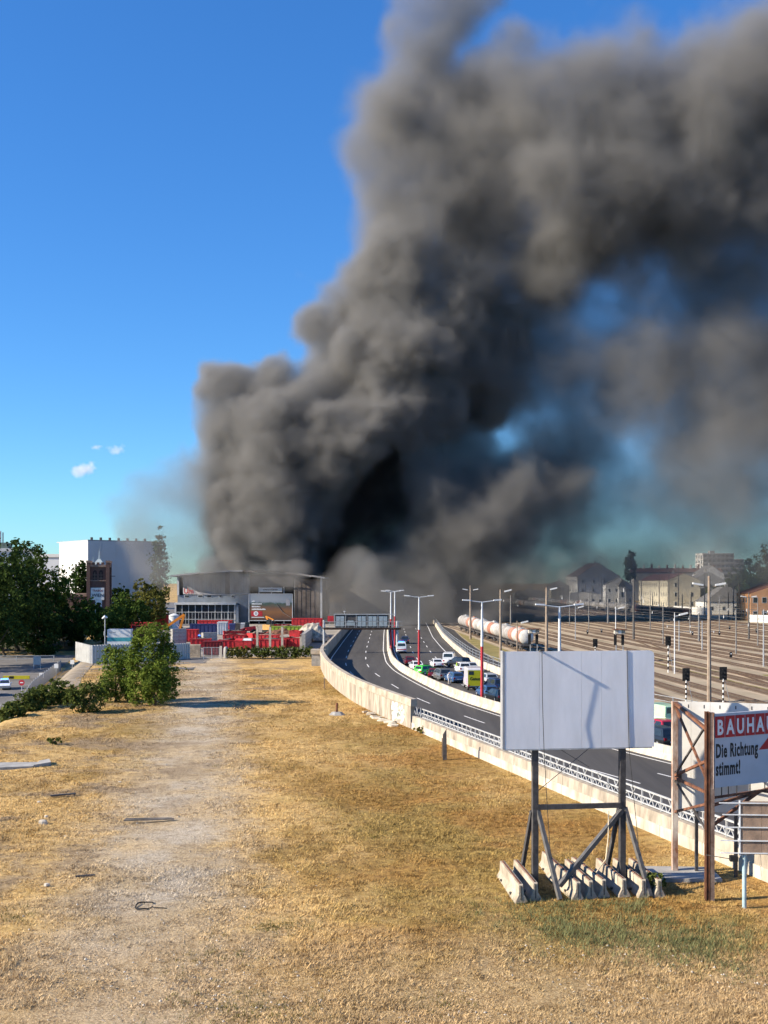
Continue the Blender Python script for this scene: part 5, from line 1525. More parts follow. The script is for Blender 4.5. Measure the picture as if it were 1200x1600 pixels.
for i in range(5):
    o = h0 if i == 0 else copy_tree(h0)
    y = 408 + i * 13.4
    o.location = (track_x(20, y), y, .34); o.rotation_euler = (0, 0, rot_tr)
    tag(o, "brown hopper wagon, %s in the row in front of the cream house" % words_[i], "wagon", "brown hopper wagons")
# loading ramp
rp_ = thing("loading_ramp", "long pale concrete loading ramp between the tracks", "ramp", (0, 0, 0))
y0, y1 = 418, 640
for i in range(12):
    ya, yb = y0 + i * (y1 - y0) / 12 + .05, y0 + (i + 1) * (y1 - y0) / 12
    MB().loft([[(track_x(8.2, yy) + dx, yy, zz) for dx, zz in ((-2.6, 0), (2.6, 0), (2.6, 1.6), (-2.6, 1.6))] for yy in (ya, yb)]).build("ramp_block", concrete_pale, rp_)

# ------------------------------------------------------------------ masts, lamps and signals
wood_mast = M("mast_concrete_brown", (.30, .24, .185), .85, .25, .8, col2=(.17, .13, .10))
steel_mast = M("mast_steel_dark", (.10, .095, .09), .7, .25, 1)
mast_grey = M("mast_steel_grey", (.20, .195, .19), .7, .25, 1)
def mast(label, u, v_top, v_base, r0, mat, arms=None, y=None, wires=0, r1=None):
    q = gp(u, v_base)
    h_ = CAM_H + (HOR - v_top) / FPX * q.y
    t = thing("catenary_mast" if wires or arms is None else "lamp_mast", label, "mast", q, 0)
    MB().tube([(0, 0, -.1), (0, 0, h_ * .55), (0, 0, h_)], [r0, r0 * .8, r1 or r0 * .55], 8).build("pole", mat, t)
    if arms == 'two':
        MB().bar((-1.2, 0, h_ - 1.2), (1.2, 0, h_ - 1.2), .1, .1).build("cross_arm", mat, t)
        for s_ in (-1, 1): MB().loft([[(s_ * .7, -.15, h_ - 1.15), (s_ * .7, .15, h_ - 1.15), (s_ * .7, .15, h_ - .95), (s_ * .7, -.15, h_ - .95)], [(s_ * 1.9, -.2, h_ - .95), (s_ * 1.9, .2, h_ - .95), (s_ * 1.9, .2, h_ - .75), (s_ * 1.9, -.2, h_ - .75)]]).build("lamp_head", lamp_head, t)
    if arms == 'one':
        MB().bar((0, 0, h_ - .6), (1.0, 0, h_ - .4), .09, .09).build("lamp_arm", mat, t)
        MB().loft([[(.7, -.2, h_ - .5), (.7, .2, h_ - .5), (.7, .2, h_ - .25), (.7, -.2, h_ - .25)], [(2.0, -.2, h_ - .2), (2.0, .2, h_ - .2), (2.0, .2, h_ + .05), (2.0, -.2, h_ + .05)]]).build("lamp_head", lamp_head, t)
    if arms is None:
        for k in range(2):
            MB().bar((0, 0, h_ * (.62 + .18 * k)), ((-1) ** k * 2.6, 0, h_ * (.66 + .18 * k)), .07, .07).build("bracket", mat, t)
            MB().tube([((-1) ** k * 2.4, 0, h_ * (.6 + .18 * k)), ((-1) ** k * 2.4, 0, h_ * (.66 + .18 * k))], .07, 6).build("insulator", lamp_head, t)
    return t
mast("tall brown concrete lamp mast rising behind the shop sign", 1108, 900, 1098, .27, wood_mast, 'two')
mast("brown lamp mast with cross arm beside the tank train", 735, 915, 999, .30, wood_mast, 'two')
mast("brown mast with single lamp just left of the blank billboard's top corner", 782, 921, 1030, .26, wood_mast, 'one')
mast("thick brown mast with one lamp above the billboard's middle", 854, 918, 1024, .33, wood_mast, 'one')
mast("slim white lamp post with slanting arm right of the billboard", 1054, 957, 1053, .10, white_metal, 'one')
mast("slim pale lamp post above the billboard's right half", 962, 948, 1004, .12, white_metal, 'one')
mast("slim pale post with short arm beyond the double armed lamp", 899, 947, 1000, .10, galv, 'one')
mast("dark steel mast in front of the white house", 990, 904, 1000, .30, steel_mast)
mast("dark steel mast before the grey gable house", 1060, 885, 957, .34, steel_mast)
mast("thick dark mast before the low grey roofed house", 1155, 912, 969, .45, steel_mast)
mast("dark double lamp mast near the salmon house", 1170, 926, 1000, .25, steel_mast, 'two')
mast("slim grey mast at the picture edge beneath the salmon house", 1193, 952, 1042, .13, galv, 'one')
mast("grey signal mast in the middle of the yard, nearer the lamp post", 1061, 970, 1017, .12, galv)
mast("grey signal mast in the middle of the yard, nearer the tall lamp mast", 1097, 970, 1017, .12, galv)
mast("short brown mast beside the tank train's end wagon", 808, 970, 1030, .13, wood_mast, 'one')
for i, (u, vt, vb) in enumerate(((1002, 890, 955), (1030, 892, 957), (1045, 888, 956), (903, 902, 955), (1101, 895, 962), (1146, 905, 964), (1138, 925, 968), (1080, 925, 966), (1092, 958, 1003), (1066, 928, 968), (950, 935, 975), (880, 915, 956), (1020, 930, 962), (818, 922, 960), (798, 930, 975), (925, 915, 950), (868, 920, 950), (940, 905, 950), (915, 908, 946), (846, 917, 944))):
    mast("thin catenary mast far off in the yard, %d in the line from the picture's edge" % (i + 1) if False else "thin dark catenary mast standing about %d columns across the far tracks" % u if False else ["slim mast before the cream house front", "slim mast at the cream house's middle", "slim mast at the cream house corner", "slim mast before the smoke veiled houses", "slim mast between gable house and white wall", "slim mast before the low grey roofed house's corner", "short slim mast beside the thick dark one", "short slim mast before the white wall", "slim mast between the two grey signal masts", "short slim mast at the gable house foot", "slim mast before the white house", "slim mast above the middle tank train", "short slim mast among the hopper wagons", "slim mast at the smoke edge over the loading ramp", "slim mast close to the loading ramp end", "slim mast at the brown roofed house", "slim mast behind the middle tank train", "slim mast at the white house gable", "slim mast before the brown roofed house", "slim mast nearest the thick smoke"][i], u, vt, vb, .27, mast_grey)
for (u, vt, vb, lb) in ((1016, 922, 985, "grey mast behind the striped signal"), (1124, 930, 990, "grey mast right behind the tall lamp mast"), (1184, 940, 1010, "grey mast below the salmon house corner"), (1036, 945, 1008, "short grey mast beside the slim white lamp post"), (1150, 950, 1022, "grey mast above the far striped signal"), (978, 925, 985, "grey mast just right of the boxed signal stand"), (920, 928, 985, "grey mast over the billboard's middle"), (890, 925, 978, "grey mast near the double armed lamp head"), (1078, 938, 990, "grey mast left of the tall lamp mast"), (948, 925, 972, "grey mast before the white house front")):
    mast(lb, u, vt, vb, .14, mast_grey)
# overhead wires
ow_ = MB()
for k in (7, 9, 12, 15, 17, 19):
    for zz in (5.8, 7.0):
        ow_.bar((track_x(k, 150), 150, zz), (track_x(k, 700), 700, zz), .04, .04)
o = ow_.build("overhead_wires", steel_mast); tag(o, "thin overhead contact wires strung above the tracks", "wires", kind="stuff")
sig_w, sig_b = white_paint, black
def signal(label, u, v_top, v_base, r=.09, box=False):
    q = gp(u, v_base)
    h_ = CAM_H + (HOR - v_top) / FPX * q.y
    t = thing("railway_signal", label, "signal", q, 0, "signals in the rail yard")
    n_ = 9
    for i in range(n_):
        za, zb = i * (h_ - 1.4) / n_, (i + 1) * (h_ - 1.4) / n_
        MB().tube([(0, 0, za), (0, 0, zb)], r, 8).build("post_band", sig_b if i % 2 else sig_w, t)
    bd = MB().loft([[(-.42, -.06, h_ - 1.5), (.42, -.06, h_ - 1.5), (.42, .06, h_ - 1.5), (-.42, .06, h_ - 1.5)], [(-.42, -.06, h_), (.42, -.06, h_), (.42, .06, h_), (-.42, .06, h_)]]).build("signal_board", sig_b, t)
    for dx, dz in ((-.2, .35), (.2, .35), (-.2, .8), (.2, .8), (0, 1.2)):
        MB().tube([(dx, -.18, h_ - 1.5 + dz), (dx, -.06, h_ - 1.5 + dz)], .11, 8).build("lamp_hood", sig_b, bd)
    MB().bar((0, .1, h_ - .6), (.9, .4, 0), .05, .05).build("ladder", galv, t)
    return t
signal("striped signal right of the billboard beside the slim white lamp post", 1044, 994, 1051)
signal("striped signal above the shop sign, first from the billboard", 1072, 1044, 1098)
signal("striped signal above the shop sign beyond the tall lamp mast", 1130, 1042, 1099)
signal("signal showing over the billboard's top edge", 930, 998, 1030)
def relay(label, u, v_top, v_base):
    q = gp(u, v_base)
    h_ = CAM_H + (HOR - v_top) / FPX * q.y
    t = thing("signal_gantry", label, "signal", q, 0, "boxed signals on stands")
    for s_ in (-.6, .6): MB().box(s_ - .08, s_ + .08, -.08, .08, 0, h_ - .9).build("leg", galv, t)
    MB().box(-1.1, 1.1, -.7, .7, h_ - .9, h_ - .8).build("platform", dark_steel, t)
    for k in range(3): MB().box(-.95 + k * .65, -.4 + k * .65, -.5, .4, h_ - .8, h_ - .1).build("cabinet", [concrete_pale, white_paint, concrete][k], t)
    MB().box(-1.2, 1.2, -.75, .75, h_ - .1, h_).build("roof_sheet", rust, t)
    for s_ in (-.8, .5): MB().box(s_ - .25, s_ + .25, -.3, -.2, h_ - 2.8, h_ - 1.0).build("signal_board", black, t)
relay("boxed signal stand over the billboard's left top edge", 834, 982, 1034)
relay("boxed signal stand over the billboard's right top edge", 968, 983, 1034)
# dwarf signals among the tracks
for i, (u, v) in enumerate(((1082, 994), (1124, 994), (1035, 992), (1142, 1030), (1008, 968), (1182, 990), (1046, 972), (1140, 985), (918, 992), (940, 990))):
    q = gp(u, v)
    t = thing("dwarf_signal", ["dwarf signal midway between the two grey signal masts", "dwarf signal right of the tall lamp mast", "dwarf signal behind the striped signal", "dwarf signal on the pale strip below the verge", "dwarf signal below the hopper wagons", "dwarf signal near the double lamp mast",
                               "dwarf signal in the smoke shadow, above the slim lamp post", "dwarf signal in the smoke shadow beneath the white wall", "dwarf signal over the billboard, left of its pair", "dwarf signal over the billboard, right of its pair"][i], "signal", q, 0, "dwarf signals between the tracks")
    MB().box(-.22, .22, -.12, .12, .3, 1.3).build("signal_head", black, t); MB().tube([(0, -.16, 1.0), (0, -.12, 1.0)], .12, 8).build("lens", letter_white, t); MB().box(-.06, .06, -.06, .06, 0, .3).build("foot", galv, t)

# ------------------------------------------------------------------ houses beyond the railway
def house(name, label, x, y, rz, W_, D_, eave, ridge, wall, roof, rows, cols_f, cols_s, win=(1.1, 1.6), hip=False, wmat=None, cat="house", chim=1, over=.35):
    """W_ along local x (front faces -y), D_ along local y (side faces -x)."""
    t = thing(name, label, cat, (x, y, 0), rz)
    MB().box(0, W_, 0, D_, 0, eave).build("wall", wall, t)
    # gable roof with ridge along y
    o = over
    if not hip:
        MB().loft([[(-o, yy, eave - .05), (W_ + o, yy, eave - .05), (W_ / 2, yy, ridge)] for yy in (.12, D_ + o)]).build("roof", roof, t)
        MB().loft([[(0, yy, eave - .02), (W_, yy, eave - .02), (W_ / 2, yy, ridge - .15)] for yy in (0, .115)]).build("gable", wall, t)
    else:
        MB().loft([[(-o, -o, eave), (W_ + o, -o, eave), (W_ + o, D_ + o, eave), (-o, D_ + o, eave)], [(W_ * .42, D_ * .25, ridge), (W_ * .58, D_ * .25, ridge), (W_ * .58, D_ * .75, ridge), (W_ * .42, D_ * .75, ridge)]]).build("roof", roof, t)
    wm = wmat or glass
    fh = eave / max(1, rows)
    def win_at(ax, s, z):
        w_, h_ = win
        if ax == 'f':
            fr_ = MB().box(s - w_ / 2 - .12, s + w_ / 2 + .12, -.06, .03, z - .12, z + h_ + .12).build("window", white_paint, t)
            MB().box(s - w_ / 2, s + w_ / 2, -.085, -.062, z, z + h_).build("pane", wm, fr_)
        else:
            fr_ = MB().box(-.06, .03, s - w_ / 2 - .12, s + w_ / 2 + .12, z - .12, z + h_ + .12).build("window", white_paint, t)
            MB().box(-.085, -.062, s - w_ / 2, s + w_ / 2, z, z + h_).build("pane", wm, fr_)
    for r_ in range(rows):
        z = fh * r_ + fh * .32
        for c in range(cols_f): win_at('f', (c + .5) * W_ / cols_f, z)
        for c in range(cols_s): win_at('s', (c + .5) * D_ / cols_s, z)
    for c in range(chim):
        MB().box(W_ * .5 - .5, W_ * .5 + .5, D_ * (.3 + .3 * c), D_ * (.3 + .3 * c) + 1, ridge - 1.2, ridge + 1.5).build("chimney", concrete_grey, t)
    return t
cream = M("plaster_cream", (.62, .56, .42), .85, .1, .3)
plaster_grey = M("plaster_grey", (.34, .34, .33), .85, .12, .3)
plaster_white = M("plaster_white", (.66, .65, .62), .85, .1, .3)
salmon = M("plaster_salmon", (.62, .33, .17), .85, .12, .3)
tile_red = M("roof_red_brown", (.17, .085, .07), .85, .2, .6)
tile_grey = M("roof_grey", (.15, .145, .14), .85, .2, .6)
tile_brown = M("roof_brown", (.12, .085, .075), .85, .2, .6)
house("town_house", "long cream house with many windows and red brown roof, gable to the tracks", 148.5, 570, 0, 17.2, 64, 15.1, 18.9, cream, tile_red, 3, 2, 13, (1.0, 2.1))
house("town_house", "white house with grey roof and small centre gable beside the cream one", 137, 672, R(-4), 17, 14, 12.5, 17, plaster_white, tile_grey, 2, 4, 3, (1.0, 1.8))
t = thing("gable_porch", "narrow white gabled bay in front of the white grey roofed house", "house", (144.5, 669, 0))
MB().box(0, 4, 0, 2.5, 0, 11.5).build("wall", plaster_white, t); MB().loft([[(-.3, yy, 11.5), (4.3, yy, 11.5), (2, yy, 16)] for yy in (-.2, 2.6)]).build("roof", tile_grey, t); MB().box(1.4, 2.6, -.08, .02, 5, 8).build("window", glass, t)
house("manor_house", "large brown roofed house with pale gable half veiled by smoke", 128, 720, R(10), 30, 22, 18, 27, plaster_white, tile_brown, 3, 4, 4, (1.2, 1.9))
house("town_house", "pale house left of the manor, dimmed by smoke", 112, 735, 0, 14, 16, 11, 15, plaster_grey, tile_brown, 2, 3, 3)
house("town_house", "small cream house with dark band near the thick smoke", 106, 690, 0, 7, 9, 9, 11.5, cream, tile_brown, 2, 2, 2, hip=True, chim=0)
house("town_house", "low pale house row end at the smoke edge", 84, 700, 0, 20, 12, 7.5, 10, plaster_grey, tile_brown, 1, 5, 3)
house("storage_shed", "long low pale shed behind the middle tank train", 108, 655, 0, 24, 10, 6.5, 8.4, plaster_white, tile_grey, 1, 6, 3, chim=0)
house("town_house", "low house with broad grey roof beside the white wall", 142, 480, 0, 21, 16, 5.5, 12, plaster_white, tile_grey, 1, 4, 3, (1.2, 1.6), hip=True)
house("town_house", "salmon coloured house with red brown roof at the picture's edge", 133.5, 396, R(-2), 26, 18, 10.0, 14.5, salmon, tile_red, 2, 8, 5, (1.5, 1.9))
house("town_house", "grey house with small gable behind the white wall", 170, 600, 0, 18, 16, 15, 20, plaster_grey, tile_grey, 2, 3, 3)
house("town_house", "pale house with half round gable below the tower block", 186, 640, 0, 14, 16, 19, 24, plaster_white, tile_grey, 3, 3, 3)
t = thing("boundary_wall", "long white boundary wall at the foot of the gable house", "wall", (0, 0, 0))
for i in range(12):
    a, c = gp(1053, 958).lerp(gp(1112, 962), i / 12), gp(1053, 958).lerp(gp(1112, 962), (i + .97) / 12)
    MB().bar((a.x, a.y, 1.6), (c.x, c.y, 1.6), .3, 3.4).build("wall_panel", plaster_white, t)
t = thing("boundary_wall", "white boundary wall below the salmon house", "wall", (0, 0, 0))
for i in range(8):
    a, c = gp(1170, 972).lerp(gp(1230, 974), i / 8), gp(1170, 972).lerp(gp(1230, 974), (i + .97) / 8)
    MB().bar((a.x, a.y, 1.3), (c.x, c.y, 1.3), .3, 2.6).build("wall_panel", plaster_white, t)
# tower block and long flats
def flats(label, x, y, rz, W_, D_, H_, rows, cf, cs, wall, side):
    t = thing("tower_block", label, "tower block", (x, y, 0), rz)
    MB().box(0, W_, 0, D_, 0, H_).build("wall", wall, t)
    MB().box(-.3, 0 - .005, -.3, D_ + .3, 0, H_ + .8).build("lightened_wall", side, t)  # paler plaster on this end puts the sunlight into its colour
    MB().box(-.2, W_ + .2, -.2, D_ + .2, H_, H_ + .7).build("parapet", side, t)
    MB().box(W_ * .3, W_ * .45, D_ * .3, D_ * .6, H_ + .7, H_ + 3).build("lift_house", wall, t)
    fh = H_ / rows
    for r_ in range(rows):
        bo_ = MB().box(.3, W_ - .3, -.9, -.005, r_ * fh + fh * .1, r_ * fh + fh * .42).build("balcony", wall, t)
        for c in range(cf):
            MB().box((c + .2) * W_ / cf, (c + .8) * W_ / cf, -.05, -.002, r_ * fh + fh * .44, r_ * fh + fh * .88).build("window", glass, bo_)
        for c in range(cs):
            b2 = MB().box(-.36, -.303, (c + .3) * D_ / cs, (c + .7) * D_ / cs, r_ * fh + fh * .3, r_ * fh + fh * .75).build("window", glass, t)
            if c == 0: MB().box(-1.5, -.365, (c + .15) * D_ / cs, (c + .85) * D_ / cs, r_ * fh + fh * .12, r_ * fh + fh * .3).build("balcony", side, b2)
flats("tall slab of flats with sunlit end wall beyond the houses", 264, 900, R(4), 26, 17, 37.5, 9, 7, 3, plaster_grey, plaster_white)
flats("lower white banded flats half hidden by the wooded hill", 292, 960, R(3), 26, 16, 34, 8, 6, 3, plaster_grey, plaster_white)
t = thing("long_terrace", "long low row of roofs with chimneys on the skyline before the tower block", "building", (190, 830, 0))
MB().box(0, 68, 0, 12, 0, 22).build("wall", plaster_grey, t); MB().loft([[(x, -.5, 22), (x, 12.5, 22), (x, 6, 25)] for x in (-.5, 68.5)]).build("roof", tile_red, t)
for i in range(11): MB().box(3 + i * 6, 4.2 + i * 6, 5, 6.5, 24, 27 + (i % 3) * .5).build("chimney", plaster_white if i % 2 else tile_red, t)

# ------------------------------------------------------------------ vegetation
def leaf_mat(name, c1, c2, trans=.25):
    m = bpy.data.materials.new(name); m.use_nodes = True
    t_ = m.node_tree; N, L = t_.nodes.new, t_.links.new
    ge = N("ShaderNodeNewGeometry")
    mx = N("ShaderNodeMix"); mx.data_type = 'RGBA'; L(ge.outputs["Random Per Island"], mx.inputs[0])
    mx.inputs[6].default_value = (*c1, 1); mx.inputs[7].default_value = (*c2, 1)
    df = N("ShaderNodeBsdfDiffuse"); tr = N("ShaderNodeBsdfTranslucent"); ms = N("ShaderNodeMixShader"); ms.inputs[0].default_value = trans
    L(mx.outputs[2], df.inputs[0]); L(mx.outputs[2], tr.inputs[0]); L(df.outputs[0], ms.inputs[1]); L(tr.outputs[0], ms.inputs[2])
    L(ms.outputs[0], t_.nodes["Material Output"].inputs[0])
    t_.nodes.remove(t_.nodes["Principled BSDF"])
    return m
lf_dark = leaf_mat("leaf_dark", (.024, .042, .013), (.065, .10, .026))
lf_mid = leaf_mat("leaf_mid", (.035, .065, .014), (.085, .13, .03))
lf_bright = leaf_mat("leaf_bright", (.075, .115, .018), (.18, .23, .045))
lf_olive = leaf_mat("leaf_olive", (.08, .085, .02), (.16, .15, .04))
lf_hedge = leaf_mat("leaf_hedge", (.05, .07, .018), (.13, .155, .042))
lf_weed = leaf_mat("weed_grey_green", (.085, .10, .04), (.30, .30, .14))

def leaves(rs_, lobes, n, size, up=.3, clump=.18, aspect=.55):
    """Leaf faces gathered in clumps through ellipsoid lobes (cx,cy,cz,rx,ry,rz)."""
    wts = np.array([l[3] * l[4] * l[5] for l in lobes]) ** .7
    wts /= wts.sum()
    nc = max(8, n // 22)
    out = []
    li = rs_.choice(len(lobes), nc, p=wts)
    la = np.array(lobes)[li]
    d_ = rs_.normal(size=(nc, 3)); d_ /= np.linalg.norm(d_, axis=1)[:, None]
    rad = rs_.uniform(.45, 1.02, nc) ** .6
    cc = la[:, :3] + d_ * la[:, 3:6] * rad[:, None]
    cr_ = la[:, 3:6].mean(1) * clump * rs_.uniform(.6, 1.5, nc)
    k = rs_.randint(0, nc, n)
    off = rs_.normal(size=(n, 3)) * .55
    P = cc[k] + off * cr_[k][:, None] * np.array([1, 1, .8])
    nrm = rs_.normal(size=(n, 3)) + d_[k] * 1.1 + np.array([0, 0, up])
    nrm /= np.linalg.norm(nrm, axis=1)[:, None]
    a = np.cross(nrm, rs_.normal(size=(n, 3))); a /= np.linalg.norm(a, axis=1)[:, None] + 1e-9
    b = np.cross(nrm, a)
    s_ = size * rs_.uniform(.6, 1.4, n)[:, None]
    q = np.stack([P - a * s_, P - b * s_ * aspect, P + a * s_, P + b * s_ * aspect], 1)
    return q.reshape(-1, 3)
def tree(label, base, trunk_h, trunk_r, lobes, n, size, mat, name="tree", cat="tree", group=None, up=.3, clump=.2, seed=0, limbs=6, aspect=.55):
    rs_ = np.random.RandomState(seed)
    t = thing(name, label, cat, base, 0, group)
    top = max(l[2] for l in lobes)
    tb = MB()
    tb.tube([(0, 0, -.3), (.02 * top, .01 * top, trunk_h * .5), (0, 0, trunk_h), (.01 * top, 0, top * .8)], [trunk_r * 1.3, trunk_r, trunk_r * .75, trunk_r * .2], 8)
    tr_ = tb.build("trunk", bark, t, True)
    for k in range(limbs):
        l = lobes[k % len(lobes)]
        z0_ = trunk_h * rs_.uniform(.6, 1.1)
        MB().tube([(0, 0, z0_), (l[0] * .5 + rs_.normal() * .2, l[1] * .5, (z0_ + l[2]) / 2), (l[0] + rs_.normal() * l[3] * .3, l[1] + rs_.normal() * l[4] * .3, l[2] + rs_.uniform(-.2, .4) * l[5])], [trunk_r * .45, trunk_r * .3, trunk_r * .08], 6).build("limb", bark, tr_, True)
    place("crown", fast_mesh("crown", leaves(rs_, lobes, n, size, up, clump, aspect), n, mat, 4), t)
    return t
def blob_lobes(rs_, w_, h_, z0, n):
    """Uneven lobes filling a crown of width w_, from z0 to z0+h_."""
    L_ = [(0, 0, z0 + h_ * .5, w_ * .36, w_ * .34, h_ * .42)]
    for k in range(n):
        a = rs_.uniform(0, 6.28); f = rs_.uniform(0.1, .95)
        rr_ = w_ * .5 * math.sqrt(max(.05, 1 - (2 * f - 1) ** 2)) * .62
        s_ = w_ * rs_.uniform(.14, .24)
        L_.append((math.cos(a) * rr_, math.sin(a) * rr_, z0 + h_ * f, s_, s_, s_ * rs_.uniform(.7, 1.1)))
    return L_
def simple_tree(label, u, v_base, v_top, w_, mat, n, size, seed, z=0, low=.25, group=None, y=None, name="tree"):
    q = gp(u, v_base, z) if y is None else Vector(((u - 600) / FPX * y, y, z))
    top = CAM_H + (HOR - v_top) / FPX * q.y - z
    rs_ = np.random.RandomState(seed + 500)
    return tree(label, q, top * low + 1, max(.16, top * .022), blob_lobes(rs_, w_, top * (1 - low), top * low, 11), n, size, mat, name, "tree", group, seed=seed)

# upright poplar like tree by the track
q = gp(240, 1103)
rs_ = np.random.RandomState(91)
def upright(w_, h_, n_):
    L_ = [(0, 0, h_ * .40, w_ * .34, w_ * .32, h_ * .36)]
    for k in range(n_):
        f = rs_.uniform(.03, .88)
        env = w_ * .5 * math.sqrt(max(.04, 1 - ((f - .36) / .60) ** 2))
        a = rs_.uniform(0, 6.28); s2 = rs_.uniform(.45, .85)
        L_.append((math.cos(a) * env * .72, math.sin(a) * env * .72, h_ * f + .4, s2, s2, s2 * 1.9))
    L_.append((.25, 0, h_ * .88, .55, .55, 1.2))
    return L_
tree("upright bright green poplar standing beside the gravel track", q, 1.6, .22, upright(6.6, 9.2, 46), 21000, .15, lf_bright, "poplar_tree", "tree", up=1.2, clump=.34, seed=3, limbs=9, aspect=.45)
q = gp(180, 1096)
tree("smaller bright green poplar next to the tall one", q, 1.0, .15, upright(4.6, 6.2, 26), 9500, .15, lf_bright, "poplar_tree", "tree", up=1.2, clump=.36, seed=4, aspect=.45)
def bush(label, u, v, w_, h_, mat, seed, n=2200, size=.17, z=0.0, name="bush", y=None):
    q = gp(u, v, z) if y is None else Vector(((u - 600) / FPX * y, y, z))
    rs_ = np.random.RandomState(seed)
    lob = [(0, 0, h_ * .45, w_ * .42, w_ * .36, h_ * .5)] + [(rs_.uniform(-.35, .35) * w_, rs_.uniform(-.3, .3) * w_, h_ * rs_.uniform(.3, .75), w_ * .2, w_ * .2, h_ * .25) for _ in range(6)]
    t = thing(name, label, "bush", q)
    place("foliage", fast_mesh("foliage", leaves(rs_, lob, n, size, .5, .22), n, mat, 4), t)
    st_ = MB()
    for k in range(5):
        a = k * 1.3
        MB().tube([(0, 0, -.2), (math.cos(a) * w_ * .2, math.sin(a) * w_ * .2, h_ * .6)], [.05, .02], 5).build("stem", bark, t)
    return t
bush("rounded dull green bush at the field edge beside the poplars", 138, 1112, 4.6, 3.5, lf_hedge, 21, 4200, .14)
bush("low dark bush at the bank corner, last of the hedge row", 95, 1104, 3.4, 3.3, lf_hedge, 22, z=-.5)
bush("dark bush second from the round one on the bank", 76, 1112, 3.8, 3.5, lf_hedge, 23, z=-.8)
bush("dark bush in the middle of the bank hedge", 58, 1120, 3.8, 3.6, lf_hedge, 24, z=-1.0)
bush("dark bush near the end of the bank hedge", 38, 1128, 3.8, 3.4, lf_hedge, 25, z=-1.2)
bush("outermost dark bush of the bank hedge", 20, 1138, 3.4, 3.0, lf_hedge, 26, z=-1.2)
bush("weedy green clump growing among the last concrete barriers", 1016, 1396, 1.5, 1.0, lf_hedge, 27, 1000, .07, name="weed_clump")
bush("small dark tuft near the cracked slab", 84, 1163, 1.4, .6, lf_hedge, 28, 500, .1, name="weed_clump")
bush("small green tuft by the railing foot at the wall end", 662, 1146, 2.0, .7, lf_olive, 29, 700, .09, name="weed_clump")
# hedge at the yard
q0, q1 = gp(357, 1029), gp(490, 1029)
hd = thing("clipped_hedge", "dark green hedge along the yard boundary", "hedge", q0)
rs_ = np.random.RandomState(8)
Lh = (q1 - q0).length
for i in range(4):
    lob = [(Lh * (i + (k + .5) / 4) / 4, 0, 1.1, 1.2, .7, 1.05) for k in range(4)]
    place("foliage", fast_mesh("foliage", leaves(rs_, lob, 1700, .17, .3, .35), 0, lf_hedge if i else lf_olive, 4), hd)
# dark trees across the street
TG = "trees across the side street"
simple_tree("tall dark tree at the picture's left edge", -20, 1040, 842, 18, lf_dark, 8000, .36, 31, -2.4, .03, TG)
simple_tree("dark broad tree behind the street lamp", 25, 1020, 856, 19, lf_dark, 9000, .36, 32, -2.4, .03, TG)
simple_tree("bright topped tree before the white warehouse", 74, 1006, 868, 17, lf_mid, 7000, .36, 33, -1, .05, TG)
simple_tree("low dark tree shading the street's far end", 60, 1022, 920, 15, lf_dark, 6000, .34, 34, -2.4, .0, TG)
simple_tree("dark tree shading the guard rail", 5, 1026, 905, 16, lf_dark, 6000, .34, 35, -2.4, .0, TG)
simple_tree("dark tree between the bright topped one and the brick tower", 106, 998, 925, 14, lf_dark, 6000, .38, 36, 0, .0, TG)
simple_tree("airy tree with loose twigs against the white warehouse", 98, 992, 882, 9, lf_mid, 1200, .32, 37, 0, .3, TG)
simple_tree("dark understorey tree at the corrugated fence corner", 100, 1008, 955, 12, lf_dark, 5000, .33, 38, -1, .0, TG)
simple_tree("dark tree deep in the grove behind the guard rail", 30, 1000, 900, 20, lf_dark, 5000, .4, 39, 0, .0, TG)
simple_tree("added dark tree just outside the picture shading the grove", -60, 1020, 850, 20, lf_dark, 5000, .42, 46, -2, .02, TG)  # this and the next two: unseen trees added to shade the grove
simple_tree("second added shade tree outside the picture behind the grove", -90, 995, 860, 22, lf_dark, 4500, .45, 47, 0, .02, TG)
simple_tree("third added shade tree outside the picture at the street", -120, 1045, 850, 18, lf_dark, 4500, .42, 48, -2, .02, TG)
YG = "trees at the yard's edge"
simple_tree("bushy tree with sunlit crown in front of the brick tower", 160, 1003, 946, 13, lf_mid, 6500, .33, 41, 0, .02, YG)
simple_tree("bushy tree right of the brick tower's foot", 196, 994, 938, 14, lf_mid, 6500, .35, 42, 0, .02, YG)
simple_tree("olive green tree at the warehouse's shaded end", 234, 983, 908, 14, lf_olive, 6500, .36, 43, 0, .03, YG)
simple_tree("dark low tree behind the dark red containers", 214, 985, 940, 11, lf_dark, 4000, .36, 44, 0, .02, YG)
simple_tree("ivy dark tree leaning on the brick tower", 184, 975, 912, 8, lf_dark, 3500, .38, 45, 0, .02, YG)
def poplar(label, u, y, v_top, v_low, w_, mat, seed, n=2600, size=.5):
    x = (u - 600) / FPX * y
    top = CAM_H + (HOR - v_top) / FPX * y; low = max(1, CAM_H + (HOR - v_low) / FPX * y)
    H_ = top - low
    lob = [(0, 0, low + H_ * f, w_ * s_, w_ * s_, H_ * .2) for f, s_ in ((.12, .42), (.35, .5), (.58, .48), (.78, .38), (.92, .22))]
    return tree(label, (x, y, 0), low + 2, .35, lob, n, size, mat, "columnar_tree", "tree", None, up=1.0, clump=.3, seed=seed, limbs=3)
poplar("tall slim poplar half hidden by smoke beside the warehouse", 250, 410, 833, 935, 6.2, lf_dark, 51, 3000, .5)
poplar("dark cone shaped tree left of the brick tower", 127, 365, 880, 935, 6.5, lf_dark, 52)
poplar("dark rounded poplar above the cream house roof", 985, 800, 861, 905, 9, lf_dark, 53, 2200, .8)
